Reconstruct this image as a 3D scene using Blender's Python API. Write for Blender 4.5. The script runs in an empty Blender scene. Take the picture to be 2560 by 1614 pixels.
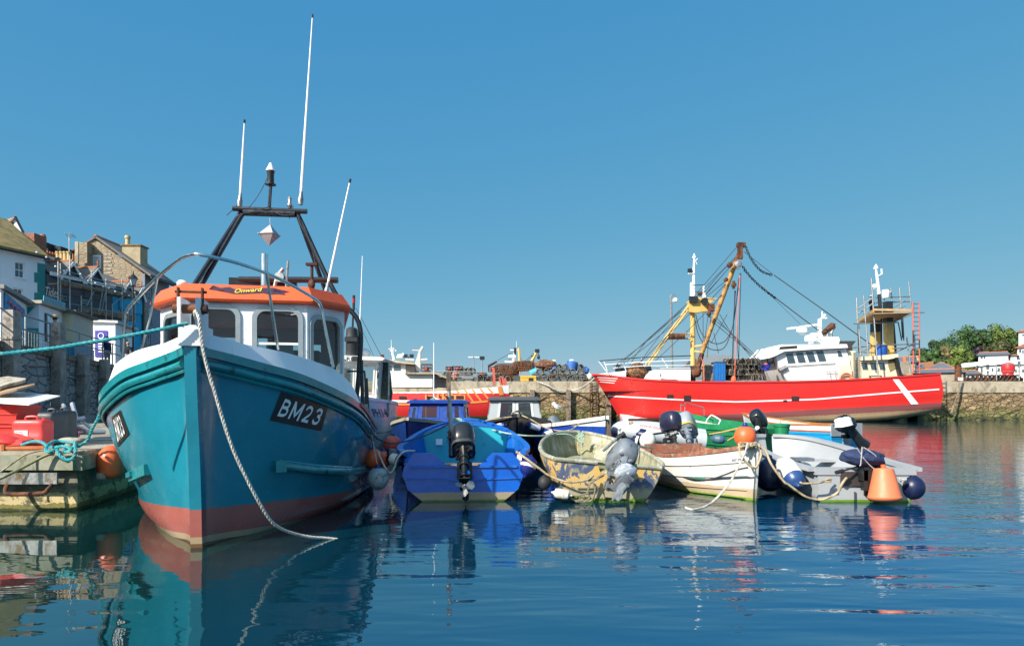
import bpy, bmesh, math, random
from mathutils import Vector, Matrix, Quaternion
from mathutils.bvhtree import BVHTree
R = math.radians
random.seed(7)
sc = bpy.context.scene
COL = sc.collection
# ---------------------------------------------------------------- camera
F = 1707.0; HZ = 1014.0; EYE = 1.42
cam_d = bpy.data.cameras.new('camera'); cam = bpy.data.objects.new('camera', cam_d)
COL.objects.link(cam); sc.camera = cam
cam.location = (0, 0, EYE); cam.rotation_euler = (R(90), 0, 0)
cam_d.sensor_width = 36; cam_d.lens = F * 36 / 2560
cam_d.shift_y = (HZ - 807) / 2560.0
cam_d.clip_start = 0.1; cam_d.clip_end = 6000
# ---------------------------------------------------------------- light
TO_SUN = Vector((-0.59, -0.58, 0.56)).normalized()
EL = math.asin(TO_SUN.z)
sun_d = bpy.data.lights.new('sun', 'SUN'); sun = bpy.data.objects.new('sun', sun_d); COL.objects.link(sun)
sun_d.energy = 4.6; sun_d.angle = R(0.53); sun_d.color = (1.0, 0.93, 0.82)
sun.rotation_euler = TO_SUN.to_track_quat('Z', 'Y').to_euler()
w = bpy.data.worlds.new('World'); sc.world = w; w.use_nodes = True
nt = w.node_tree; nt.nodes.clear()
sky = nt.nodes.new('ShaderNodeTexSky'); sky.sky_type = 'NISHITA'; sky.sun_disc = False
sky.sun_elevation = EL; sky.sun_rotation = math.atan2(TO_SUN.x, TO_SUN.y)
sky.air_density = 1.0; sky.dust_density = 0.0; sky.ozone_density = 3.0; sky.altitude = 0
def sky_curve():
    sp = nt.nodes.new('ShaderNodeSeparateColor'); cb = nt.nodes.new('ShaderNodeCombineColor'); nt.links.new(sky.outputs[0], sp.inputs[0])
    for i, (gain, pw) in enumerate(((0.355, 0.84), (1.24, 0.37), (2.53, 0.12))):
        a = nt.nodes.new('ShaderNodeMath'); a.operation = 'POWER'; nt.links.new(sp.outputs[i], a.inputs[0]); a.inputs[1].default_value = pw
        b = nt.nodes.new('ShaderNodeMath'); b.operation = 'MULTIPLY'; nt.links.new(a.outputs[0], b.inputs[0]); b.inputs[1].default_value = gain
        nt.links.new(b.outputs[0], cb.inputs[i])
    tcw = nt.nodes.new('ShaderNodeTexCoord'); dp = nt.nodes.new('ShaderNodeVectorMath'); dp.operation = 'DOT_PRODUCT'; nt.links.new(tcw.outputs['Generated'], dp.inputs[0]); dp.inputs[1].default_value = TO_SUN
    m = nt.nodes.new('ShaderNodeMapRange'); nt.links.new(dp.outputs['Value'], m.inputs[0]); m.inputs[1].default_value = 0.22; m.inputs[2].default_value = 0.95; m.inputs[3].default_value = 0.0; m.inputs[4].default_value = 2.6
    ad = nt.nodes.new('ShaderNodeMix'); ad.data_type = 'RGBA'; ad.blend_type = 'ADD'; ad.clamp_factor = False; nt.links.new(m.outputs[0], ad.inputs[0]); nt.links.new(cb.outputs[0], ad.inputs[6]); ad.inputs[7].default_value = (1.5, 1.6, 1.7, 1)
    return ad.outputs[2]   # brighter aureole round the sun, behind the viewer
bg = nt.nodes.new('ShaderNodeBackground'); bg.inputs['Strength'].default_value = 0.12
out = nt.nodes.new('ShaderNodeOutputWorld')
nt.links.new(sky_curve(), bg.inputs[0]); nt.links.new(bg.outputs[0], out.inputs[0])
sc.view_settings.view_transform = 'Standard'; sc.view_settings.look = 'None'
sc.view_settings.exposure = 0.72; sc.view_settings.gamma = 1.0
try:
    sc.cycles.max_bounces = 7; sc.cycles.transparent_max_bounces = 12; sc.cycles.caustics_reflective = False; sc.cycles.caustics_refractive = False
except Exception: pass
# ---------------------------------------------------------------- helpers
def P(px, py, Y): return Vector(((px - 1280) / F * Y, Y, EYE - (py - HZ) / F * Y))
def WX(px, Y): return (px - 1280) / F * Y
def WZ(py, Y): return EYE - (py - HZ) / F * Y
def V(*a): return Vector(a)
def cr(pts, n=8, closed=False):
    """Catmull-Rom through points"""
    pts = [Vector(p) for p in pts]; out = []
    m = len(pts)
    if m < 3 or n < 2: return pts
    rng = m if closed else m - 1
    for i in range(rng):
        if closed: a, b, c, d = pts[(i-1) % m], pts[i], pts[(i+1) % m], pts[(i+2) % m]
        else: a, b, c, d = pts[max(i-1, 0)], pts[i], pts[i+1], pts[min(i+2, m-1)]
        for k in range(n):
            t = k / n
            out.append(0.5 * ((2*b) + (c-a)*t + (2*a-5*b+4*c-d)*t*t + (3*b-a-3*c+d)*t*t*t))
    if not closed: out.append(pts[-1])
    return out
def lerp(a, b, t): return a + (b - a) * t
def interp(xs, ys, x):
    if x <= xs[0]: return ys[0]
    for i in range(len(xs)-1):
        if x <= xs[i+1]:
            return lerp(ys[i], ys[i+1], (x - xs[i]) / (xs[i+1] - xs[i]))
    return ys[-1]
class MB:
    def __init__(s): s.v = []; s.f = []; s.m = []; s.cur = 0
    def add(s, vs, fs):
        o = len(s.v); s.v += [tuple(x) for x in vs]
        for f in fs: s.f.append([i + o for i in f]); s.m.append(s.cur)
        return s
    def box(s, c, size, rz=0, rot=None):
        x, y, z = [d / 2 for d in size]
        vs = [V(a*x, b*y, d*z) for a in (-1, 1) for b in (-1, 1) for d in (-1, 1)]
        M = rot if rot is not None else (Matrix.Rotation(rz, 3, 'Z') if rz else None)
        if M is not None: vs = [M @ q for q in vs]
        c = Vector(c)
        return s.add([q + c for q in vs], [(0,1,3,2),(4,6,7,5),(0,4,5,1),(2,3,7,6),(0,2,6,4),(1,5,7,3)])
    def bbox(s, x0, x1, y0, y1, z0, z1): return s.box(((x0+x1)/2, (y0+y1)/2, (z0+z1)/2), (abs(x1-x0), abs(y1-y0), abs(z1-z0)))
    def prism(s, poly, vec):
        n = len(poly); vec = Vector(vec); a = [Vector(p) for p in poly]
        return s.add(a + [p + vec for p in a], [tuple(range(n))[::-1], tuple(range(n, 2*n))] + [(i, (i+1) % n, n+(i+1) % n, n+i) for i in range(n)])
    def face(s, pts): return s.add(pts, [tuple(range(len(pts)))])
    def rings(s, rs, closed=True, cap=False):
        n = len(rs[0]); vs = [p for r in rs for p in r]; fs = []
        for i in range(len(rs)-1):
            for j in range(n if closed else n-1):
                k = (j+1) % n; fs.append((i*n+j, i*n+k, (i+1)*n+k, (i+1)*n+j))
        if cap: fs += [tuple(range(n))[::-1], tuple(range((len(rs)-1)*n, len(rs)*n))]
        return s.add(vs, fs)
    def tube(s, pts, r, n=7, cap=True):
        pts = [Vector(p) for p in pts]; m = len(pts)
        rr = r if isinstance(r, (list, tuple)) else [r] * m
        if len(rr) != m: rr = [interp([0, 1], [rr[0], rr[-1]], i/(m-1)) for i in range(m)]
        t0 = (pts[1] - pts[0]).normalized()
        nn = t0.cross(Vector((0, 0, 1)));
        if nn.length < 1e-3: nn = t0.cross(Vector((1, 0, 0)))
        nn.normalize(); rs = []; prev = t0
        for i in range(m):
            t = (pts[min(i+1, m-1)] - pts[max(i-1, 0)])
            t = t.normalized() if t.length > 1e-9 else prev
            q = prev.rotation_difference(t); nn = (q @ nn); nn = (nn - t * nn.dot(t)).normalized(); prev = t
            b = t.cross(nn)
            rs.append([pts[i] + (nn*math.cos(2*math.pi*k/n) + b*math.sin(2*math.pi*k/n)) * rr[i] for k in range(n)])
        return s.rings(rs, True, cap)
    def strip(s, pts, wdt, hgt, up=V(0,0,1), side=None):
        """rectangular bar swept along pts"""
        pts = [Vector(p) for p in pts]; m = len(pts); rs = []
        for i in range(m):
            t = (pts[min(i+1, m-1)] - pts[max(i-1, 0)]).normalized()
            sd = t.cross(up).normalized(); u = sd.cross(t).normalized()
            rs.append([pts[i] + sd*a*wdt/2 + u*b*hgt/2 for a, b in ((-1,-1),(1,-1),(1,1),(-1,1))])
        return s.rings(rs, True, True)
    def rope(s, pts, r, pitch=None, n=5, strands=3):
        """laid rope: three helical strands"""
        pts = [Vector(p) for p in pts]; pitch = pitch or r * 7
        L = [0]
        for i in range(len(pts)-1): L.append(L[-1] + (pts[i+1]-pts[i]).length)
        tot = L[-1]; N = max(4, int(tot / (pitch / 7)))
        cs = []; j = 0
        for i in range(N+1):
            d = tot * i / N
            while j < len(L)-2 and L[j+1] < d: j += 1
            cs.append(pts[j].lerp(pts[j+1], (d - L[j]) / max(1e-9, L[j+1]-L[j])))
        prev = (cs[1]-cs[0]).normalized(); nn = prev.cross(V(0,0,1))
        if nn.length < 1e-3: nn = V(1,0,0)
        nn.normalize(); fr = []
        for i in range(N+1):
            t = (cs[min(i+1,N)] - cs[max(i-1,0)]).normalized()
            nn = prev.rotation_difference(t) @ nn; nn = (nn - t*nn.dot(t)).normalized(); prev = t
            fr.append((nn.copy(), t.cross(nn)))
        for k in range(strands):
            path = []
            for i in range(N+1):
                a = 2*math.pi*(tot*i/N/pitch + k/strands)
                path.append(cs[i] + (fr[i][0]*math.cos(a) + fr[i][1]*math.sin(a)) * r*0.5)
            s.tube(path, r*0.56, n)
        return s
    def sph(s, c, r, nu=16, nv=10, rot=None):
        c = Vector(c); r = (r, r, r) if not isinstance(r, (tuple, list)) else r
        rs = []
        for i in range(nv+1):
            th = math.pi * i / nv; sn = max(math.sin(th), 1e-3)
            ring = [V(r[0]*sn*math.cos(2*math.pi*j/nu), r[1]*sn*math.sin(2*math.pi*j/nu), r[2]*math.cos(th)) for j in range(nu)]
            if rot is not None: ring = [rot @ q for q in ring]
            rs.append([c + q for q in ring])
        return s.rings(rs, True, True)
    def lathe(s, prof, base=(0,0,0), axis=(0,0,1), n=20, cap=True):
        base = Vector(base); q = V(0,0,1).rotation_difference(Vector(axis).normalized())
        rs = [[base + q @ V(r*math.cos(2*math.pi*j/n), r*math.sin(2*math.pi*j/n), z) for j in range(n)] for r, z in prof]
        return s.rings(rs, True, cap)
    def build(s, name, mat, parent=None, smooth=35, loc=None):
        me = bpy.data.meshes.new(name)
        o = parent; base = Vector((0,0,0))
        while o is not None: base += o.location; o = o.parent
        if parent is None and loc is not None: base = Vector(loc)
        me.from_pydata([tuple(Vector(v) - base) for v in s.v], [], s.f)
        mats = mat if isinstance(mat, (list, tuple)) else [mat]
        for m in mats: me.materials.append(m)
        if len(mats) > 1: me.polygons.foreach_set('material_index', s.m)
        bm = bmesh.new(); bm.from_mesh(me); bmesh.ops.recalc_face_normals(bm, faces=bm.faces); bm.to_mesh(me); bm.free()
        if smooth:
            me.polygons.foreach_set('use_smooth', [True]*len(me.polygons))
            me.set_sharp_from_angle(angle=R(smooth))
        me.update()
        ob = bpy.data.objects.new(name, me); COL.objects.link(ob)
        if parent is not None: ob.parent = parent
        elif loc is not None: ob.location = loc
        return ob
def tag(o, label=None, cat=None, group=None, kind=None):
    if label: o['label'] = label
    if cat: o['category'] = cat
    if group: o['group'] = group
    if kind: o['kind'] = kind
    return o
def thing(name, label, cat, loc=(0,0,0), group=None):
    o = bpy.data.objects.new(name, None); o.empty_display_size = 0.2; COL.objects.link(o); o.location = loc
    return tag(o, label, cat, group)
def copy_tree(o, parent=None, loc=None, label=None, rz=None):
    c = o.copy(); COL.objects.link(c)
    if parent is not None: c.parent = parent
    if loc is not None: c.location = loc
    if rz is not None: c.rotation_euler = (0, 0, rz)
    if label: c['label'] = label
    for ch in [x for x in bpy.data.objects if x.parent == o]: copy_tree(ch, c)
    return c
def struct(mb, name, mat, smooth=35):
    return tag(mb.build(name, mat, None, smooth), kind='structure')
# ---------------------------------------------------------------- materials
_mats = {}
def sr(r, g, b):
    return tuple(((c/255.0)/12.92 if c/255.0 <= 0.04045 else ((c/255.0+0.055)/1.055)**2.4) for c in (r, g, b))
class NG:
    def __init__(s, name):
        s.mat = bpy.data.materials.new(name); s.mat.use_nodes = True; s.t = s.mat.node_tree
        s.b = s.t.nodes['Principled BSDF']; s.tc = s.t.nodes.new('ShaderNodeTexCoord')
    def n(s, typ, **kw):
        nd = s.t.nodes.new(typ)
        for k, v in kw.items(): setattr(nd, k, v)
        return nd
    def l(s, a, b): s.t.links.new(a, b)
    def mapped(s, scale=(1,1,1), coord='Object', rot=(0,0,0), loc=(0,0,0)):
        m = s.n('ShaderNodeMapping'); s.l(s.tc.outputs[coord], m.inputs[0]); m.inputs['Scale'].default_value = scale
        m.inputs['Rotation'].default_value = rot; m.inputs['Location'].default_value = loc; return m.outputs[0]
    def noise(s, vec, scale, detail=5, rough=0.6, dist=0.0):
        nd = s.n('ShaderNodeTexNoise'); s.l(vec, nd.inputs['Vector']); nd.inputs['Scale'].default_value = scale
        nd.inputs['Detail'].default_value = detail; nd.inputs['Roughness'].default_value = rough; nd.inputs['Distortion'].default_value = dist
        return nd.outputs[0]
    def mr(s, val, a, b, c=0.0, d=1.0):
        nd = s.n('ShaderNodeMapRange'); s.l(val, nd.inputs[0]) ; nd.inputs[1].default_value = a; nd.inputs[2].default_value = b
        nd.inputs[3].default_value = c; nd.inputs[4].default_value = d; return nd.outputs[0]
    def math(s, op, a, b=None):
        nd = s.n('ShaderNodeMath', operation=op)
        for i, x in enumerate((a, b)):
            if x is None: continue
            if isinstance(x, (int, float)): nd.inputs[i].default_value = x
            else: s.l(x, nd.inputs[i])
        return nd.outputs[0]
    def mix(s, fac, a, b, blend='MIX'):
        nd = s.n('ShaderNodeMix', data_type='RGBA', blend_type=blend)
        for i, x in ((0, fac), (6, a), (7, b)):
            if isinstance(x, (int, float)): nd.inputs[i].default_value = x
            elif isinstance(x, tuple): nd.inputs[i].default_value = (*x[:3], 1)
            else: s.l(x, nd.inputs[i])
        return nd.outputs[2]
    def bump(s, h, strength, dist=0.01):
        nd = s.n('ShaderNodeBump'); s.l(h, nd.inputs['Height']); nd.inputs['Strength'].default_value = strength; nd.inputs['Distance'].default_value = dist
        s.l(nd.outputs[0], s.b.inputs['Normal']); return nd
def pm(name, col, rough=0.5, metal=0.0, var=0.12, scale=3.0, bump=0.15, bscale=25.0, dirt=None, dirt_amt=0.0, dscale=2.0, spec=0.5, coat=0.0):
    """general weathered paint / fabric / metal: colour variation, patchy dirt, fine bump"""
    if name in _mats: return _mats[name]
    g = NG(name); v = g.mapped()
    base = g.mix(g.mr(g.noise(v, scale, 6), 0.3, 0.7), tuple(c*(1-var) for c in col), tuple(min(1, c*(1+var)) for c in col))
    if dirt is not None:
        nz = g.noise(g.mapped((1, 1, 0.6)), dscale, 9, 0.72, 0.4)
        base = g.mix(g.mr(nz, 0.62-dirt_amt*0.35, 0.66-dirt_amt*0.3+0.04), base, dirt)
    g.l(base, g.b.inputs['Base Color']) ; g.b.inputs['Roughness'].default_value = rough; g.b.inputs['Metallic'].default_value = metal
    rn = g.mr(g.noise(v, scale*2.3, 4), 0.3, 0.7, max(0.02, rough-0.08), min(1, rough+0.1)); g.l(rn, g.b.inputs['Roughness'])
    g.b.inputs['Specular IOR Level'].default_value = spec; g.b.inputs['Coat Weight'].default_value = coat
    if bump: g.bump(g.noise(v, bscale, 5), bump, 0.01)
    _mats[name] = g.mat; return g.mat
def bands(name, stops, kx=0.0, ky=0.0, wob=0.01, rough=0.35, var=0.12, scale=2.5, streak=0.15, dirt=None, dirt_amt=0.0, dscale=3.0, bump=0.2, bscale=9.0, planks=None, coat=0.0, blur=0.0):
    """paint in horizontal bands of the object's own height; stops=[(z_from, colour)...] ascending"""
    g = NG(name); v = g.mapped(); sep = g.n('ShaderNodeSeparateXYZ'); g.l(g.tc.outputs['Object'], sep.inputs[0])
    z = sep.outputs[2]
    if kx: z = g.math('ADD', z, g.math('MULTIPLY', sep.outputs[0], kx))
    if ky: z = g.math('ADD', z, g.math('MULTIPLY', sep.outputs[1], ky))
    if wob: z = g.math('ADD', z, g.mr(g.noise(v, 4.0, 8, 0.75), 0.2, 0.8, -wob, wob))
    z0 = stops[0][0]; z1 = stops[-1][0] + 0.5
    ramp = g.n('ShaderNodeValToRGB'); ramp.color_ramp.interpolation = 'CONSTANT'
    g.l(g.mr(z, z0, z1), ramp.inputs[0]); el = ramp.color_ramp.elements
    while len(el) < len(stops): el.new(0.5)
    for e, (zz, c) in zip(el, stops): e.position = (zz - z0)/(z1 - z0); e.color = (*c, 1)
    base = ramp.outputs[0]
    vv = g.mr(g.noise(v, scale, 7, 0.65), 0.25, 0.75, 1-var, 1+var)
    cc = g.n('ShaderNodeCombineColor'); [g.l(vv, cc.inputs[i]) for i in range(3)]
    base = g.mix(1.0, base, cc.outputs[0], 'MULTIPLY')
    if streak:
        sn = g.noise(g.mapped((7, 7, 0.5)), 2.0, 6, 0.7)
        base = g.mix(g.mr(sn, 0.58, 0.75, 0, streak*2), base, tuple(c*0.45 for c in stops[-1][1]))
    if dirt is not None:
        nz = g.noise(g.mapped((1, 1, 1.6)), dscale, 10, 0.75, 0.5)
        base = g.mix(g.mr(nz, 0.62-dirt_amt*0.35, 0.66-dirt_amt*0.3), base, dirt)
    g.l(base, g.b.inputs['Base Color'])
    g.l(g.mr(g.noise(v, 5, 4), 0.3, 0.7, max(0.03, rough-0.08), rough+0.1), g.b.inputs['Roughness']); g.b.inputs['Coat Weight'].default_value = coat
    h = g.noise(v, bscale, 4)
    if planks:
        wv = g.math('FRACT', g.math('DIVIDE', sep.outputs[2], planks)); h = g.math('ADD', g.math('MULTIPLY', h, 0.3), g.mr(wv, 0.0, 0.12))
    g.bump(h, bump, 0.012)
    return g.mat
def glassmat(name, tint=(0.55, 0.62, 0.62), refl=0.5, dark=0.0):
    g = NG(name); t = g.t; t.nodes.remove(g.b)
    tr = g.n('ShaderNodeBsdfTransparent'); tr.inputs[0].default_value = (*tint, 1)
    gl = g.n('ShaderNodeBsdfGlossy'); gl.inputs['Roughness'].default_value = 0.03; gl.inputs[0].default_value = (0.9, 0.95, 1, 1)
    fr = g.n('ShaderNodeFresnel'); fr.inputs[0].default_value = 1.5
    mx = g.n('ShaderNodeMixShader'); g.l(g.math('MULTIPLY', fr.outputs[0], 2*refl), mx.inputs[0]); g.l(tr.outputs[0], mx.inputs[1]); g.l(gl.outputs[0], mx.inputs[2])
    g.l(mx.outputs[0], t.nodes['Material Output'].inputs[0]); return g.mat
STEEL = pm('stainless steel', (0.62, 0.62, 0.6), 0.22, 1.0, 0.1, 6, 0.03)
WHITE = pm('white paint', (0.74, 0.75, 0.76), 0.42, 0, 0.06, 2, 0.12, 12, dirt=(0.42, 0.38, 0.3), dirt_amt=0.12, dscale=6)
WHITE2 = pm('clean white paint', (0.8, 0.8, 0.79), 0.45, 0, 0.03, 2, 0.05)
BLACK = pm('black paint', (0.014, 0.015, 0.018), 0.38, 0, 0.3, 5, 0.15)
RUBBER = pm('black rubber', (0.02, 0.021, 0.023), 0.65, 0, 0.3, 5, 0.2)
RUST = pm('rusty steel', (0.16, 0.06, 0.025), 0.85, 0.1, 0.4, 6, 0.5, 30, dirt=(0.05, 0.02, 0.012), dirt_amt=0.5)
GALV = pm('galvanised steel', (0.36, 0.36, 0.35), 0.45, 0.8, 0.2, 8, 0.1, dirt=(0.22, 0.16, 0.1), dirt_amt=0.25, dscale=8)
WOOD = pm('weathered timber', (0.23, 0.18, 0.13), 0.85, 0, 0.35, 4, 0.6, 18, dirt=(0.08, 0.06, 0.045), dirt_amt=0.4, dscale=5)
PALEWOOD = pm('pale bleached timber', (0.4, 0.35, 0.28), 0.85, 0, 0.25, 5, 0.5, 20, dirt=(0.15, 0.13, 0.09), dirt_amt=0.35, dscale=5)
GLASS = glassmat('window glass')
DGLASS = glassmat('dark window glass', (0.12, 0.14, 0.16), 0.8)
ROPE_W = pm('white rope', (0.52, 0.49, 0.43), 0.9, 0, 0.2, 20, 0.4, 80, dirt=(0.3, 0.27, 0.2), dirt_amt=0.3, dscale=9)
ROPE_T = pm('tan rope', (0.42, 0.33, 0.2), 0.9, 0, 0.25, 20, 0.4, 80, dirt=(0.2, 0.16, 0.09), dirt_amt=0.3, dscale=9)
ROPE_G = pm('teal rope', (0.02, 0.3, 0.33), 0.7, 0, 0.25, 20, 0.4, 80, dirt=(0.12, 0.36, 0.34), dirt_amt=0.3, dscale=9)
ROPE_D = pm('dark rope', (0.05, 0.05, 0.06), 0.9, 0, 0.25, 20, 0.4, 80)
ROPE_L = pm('pale green rope', (0.35, 0.5, 0.38), 0.9, 0, 0.25, 20, 0.4, 80)
# ---------------------------------------------------------------- text and decals
def text_mesh(txt, shear=0.0, bold=0.0, space=1.0):
    c = bpy.data.curves.new('lettering', 'FONT'); c.body = txt; c.size = 1; c.shear = shear; c.offset = bold; c.space_character = space; c.resolution_u = 3
    o = bpy.data.objects.new('lettering', c); COL.objects.link(o)
    bpy.context.view_layer.update()
    me = bpy.data.meshes.new_from_object(o.evaluated_get(bpy.context.evaluated_depsgraph_get()))
    bm = bmesh.new(); bm.from_mesh(me)
    vs = [v.co.copy() for v in bm.verts]; fs = [[v.index for v in f.verts] for f in bm.faces]; bm.free()
    bpy.data.objects.remove(o); bpy.data.meshes.remove(me)
    x0 = min(v.x for v in vs); x1 = max(v.x for v in vs); y0 = min(v.y for v in vs); y1 = max(v.y for v in vs)
    return [((v.x-x0)/(x1-x0), (v.y-y0)/(y1-y0)) for v in vs], fs, (x1-x0)/(y1-y0)
def bil(q, s, t):
    """q = bottom-left, bottom-right, top-right, top-left"""
    a, b, c, d = [Vector(x) for x in q]
    return a.lerp(b, s).lerp(d.lerp(c, s), t)
def lettering(mb, q, txt, **kw):
    vs, fs, _ = text_mesh(txt, **kw); mb.add([bil(q, a, b) for a, b in vs], fs)
def bvh_of(mb): return BVHTree.FromPolygons([Vector(v) for v in mb.v], mb.f)
CAMP = V(0, 0, EYE)
def hit(bvh, px, py, off=0.006):
    d = (P(px, py, 1.0) - CAMP).normalized()
    loc, nrm, idx, dist = bvh.ray_cast(CAMP, d)
    if loc is None: return None
    if nrm.dot(d) > 0: nrm = -nrm
    return loc + nrm * off
def grid_decal(bvh, q, nu, nv, off):
    mb = MB(); rs = []
    for j in range(nv+1):
        row = []
        for i in range(nu+1):
            p = bil([V(*a, 0) for a in q], i/nu, j/nv); h = hit(bvh, p.x, p.y, off)
            if h is None: return None
            row.append(h)
        rs.append(row)
    return mb.rings(rs, False)
def text_decal(mb, bvh, q, txt, off, **kw):
    vs, fs, _ = text_mesh(txt, **kw); out = []
    for a, b in vs:
        p = bil([V(*x, 0) for x in q], a, b); out.append(hit(bvh, p.x, p.y, off) or V(0, 0, -5))
    mb.add(out, fs)
# ---------------------------------------------------------------- hull loft
def loft_side(stations, nu=4, ng=4):
    """stations: lists of (v,u,z) from sheer to keel. returns grid[u][g] of Vectors"""
    rows = [cr([V(*p) for p in s], ng) for s in stations]
    cols = [cr([r[j] for r in rows], nu) for j in range(len(rows[0]))]
    return [[cols[j][i] for j in range(len(cols))] for i in range(len(cols[0]))]
def frame(x, y, yaw, roll=0.0, pitch=0.0, z=0.0):
    """local (v right, u aft/forward along +Y, z up) to world"""
    M = Matrix.Translation((x, y, z)) @ Matrix.Rotation(yaw, 4, 'Z') @ Matrix.Rotation(pitch, 4, 'X') @ Matrix.Rotation(roll, 4, 'Y')
    return lambda v, u, z: M @ V(v, u, z)
def hull_skin(T, grid, close_end=True, laps=0, lap=0.012, both=True):
    mb = MB()
    for sgn in (1, -1):
        rs = []
        for row in grid:
            if laps:
                n = len(row)-1; out = []
                for k in range(laps):
                    a = row[int(round(n*k/laps))]; b = row[int(round(n*(k+1)/laps))]
                    out += [V(a.x, a.y, a.z), V(b.x + (lap if b.x > lap*1.5 else 0), b.y, b.z)]
                rr = out
            else: rr = row
            rs.append([T(sgn*p.x, p.y, p.z) for p in rr])
        mb.rings(rs, False)
    if close_end:
        last = grid[-1]
        mb.face([T(p.x, p.y, p.z) for p in last] + [T(-p.x, p.y, p.z) for p in last[::-1]])
    return mb
def inner_skin(T, grid, th=0.03, floor=0.1):
    mb = MB()
    for sgn in (1, -1):
        rs = []
        for row in grid: rs.append([T(sgn*max(p.x-th, 0.0), p.y, max(p.z, floor)) for p in row])
        mb.rings(rs, False)
    return mb
# ================================================================ WATER
def water_mat():
    g = NG('harbour water')
    sep = g.n('ShaderNodeSeparateXYZ'); g.l(g.tc.outputs['Object'], sep.inputs[0])
    # calm lee by the moored boats, ruffled open water to the right and far away
    cx = g.mr(sep.outputs[0], -3.5, 5.0, 0.10, 1.0); cy = g.mr(sep.outputs[1], 9.0, 26.0, 0.0, 0.9)
    calm = g.math('MAXIMUM', cx, cy)
    n1 = g.noise(g.mapped((0.45, 1.25, 1), rot=(0, 0, R(-14))), 1.0, 2, 0.4, 0.6)
    n2 = g.noise(g.mapped((1.0, 3.2, 1), rot=(0, 0, R(-10))), 1.4, 3, 0.5, 0.5)
    n3 = g.noise(g.mapped((2.5, 6.0, 1), rot=(0, 0, R(8))), 2.2, 2, 0.5)
    n5 = g.noise(g.mapped((0.55, 2.3, 1), rot=(0, 0, R(-13)), loc=(3, 1, 0)), 1.15, 2, 0.4, 0.4)
    swell = g.noise(g.mapped((0.5, 0.8, 1)), 0.8, 1, 0.3)
    h = g.math('ADD', g.math('MULTIPLY', g.math('MULTIPLY', n1, g.mr(sep.outputs[1], 5.0, 9.5, 0.045, 0.010)), 1.0), g.math('MULTIPLY', n2, 0.0065))
    h = g.math('ADD', h, g.math('MULTIPLY', n5, g.mr(sep.outputs[1], 5.0, 9.0, 0.042, 0.007)))
    h = g.math('ADD', h, g.math('MULTIPLY', g.math('MULTIPLY', n3, 0.0028), g.mr(sep.outputs[1], 5.0, 16.0, 0.6, 1.3)))
    h = g.math('MULTIPLY', h, g.math('MULTIPLY', calm, g.mr(sep.outputs[1], 12.0, 32.0, 1.0, 0.55))); h = g.math('ADD', h, g.math('MULTIPLY', swell, 0.02))
    b = g.n('ShaderNodeBump'); g.l(h, b.inputs['Height']); b.inputs['Strength'].default_value = 1.0; b.inputs['Distance'].default_value = 1.0
    g.l(b.outputs[0], g.b.inputs['Normal'])
    g.l(g.mix(g.math('MULTIPLY', g.mr(sep.outputs[0], -3.0, 4.0), g.mr(sep.outputs[1], 11.0, 7.5, 0.3, 1.0)), (0.003, 0.022, 0.022), (0.0, 0.042, 0.125)), g.b.inputs['Base Color'])  # sky reflection painted into the base colour: bluer to the right and close by
    g.b.inputs['Roughness'].default_value = 0.015; g.b.inputs['IOR'].default_value = 2.7
    g.b.inputs['Specular IOR Level'].default_value = 0.5; g.b.inputs['Specular Tint'].default_value = (0.74, 0.97, 1.0, 1)
    return g.mat
mb = MB(); mb.face([(-900, -60, 0), (900, -60, 0), (900, 3500, 0), (-900, 3500, 0)])
struct(mb, 'water', water_mat(), 0)
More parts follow.
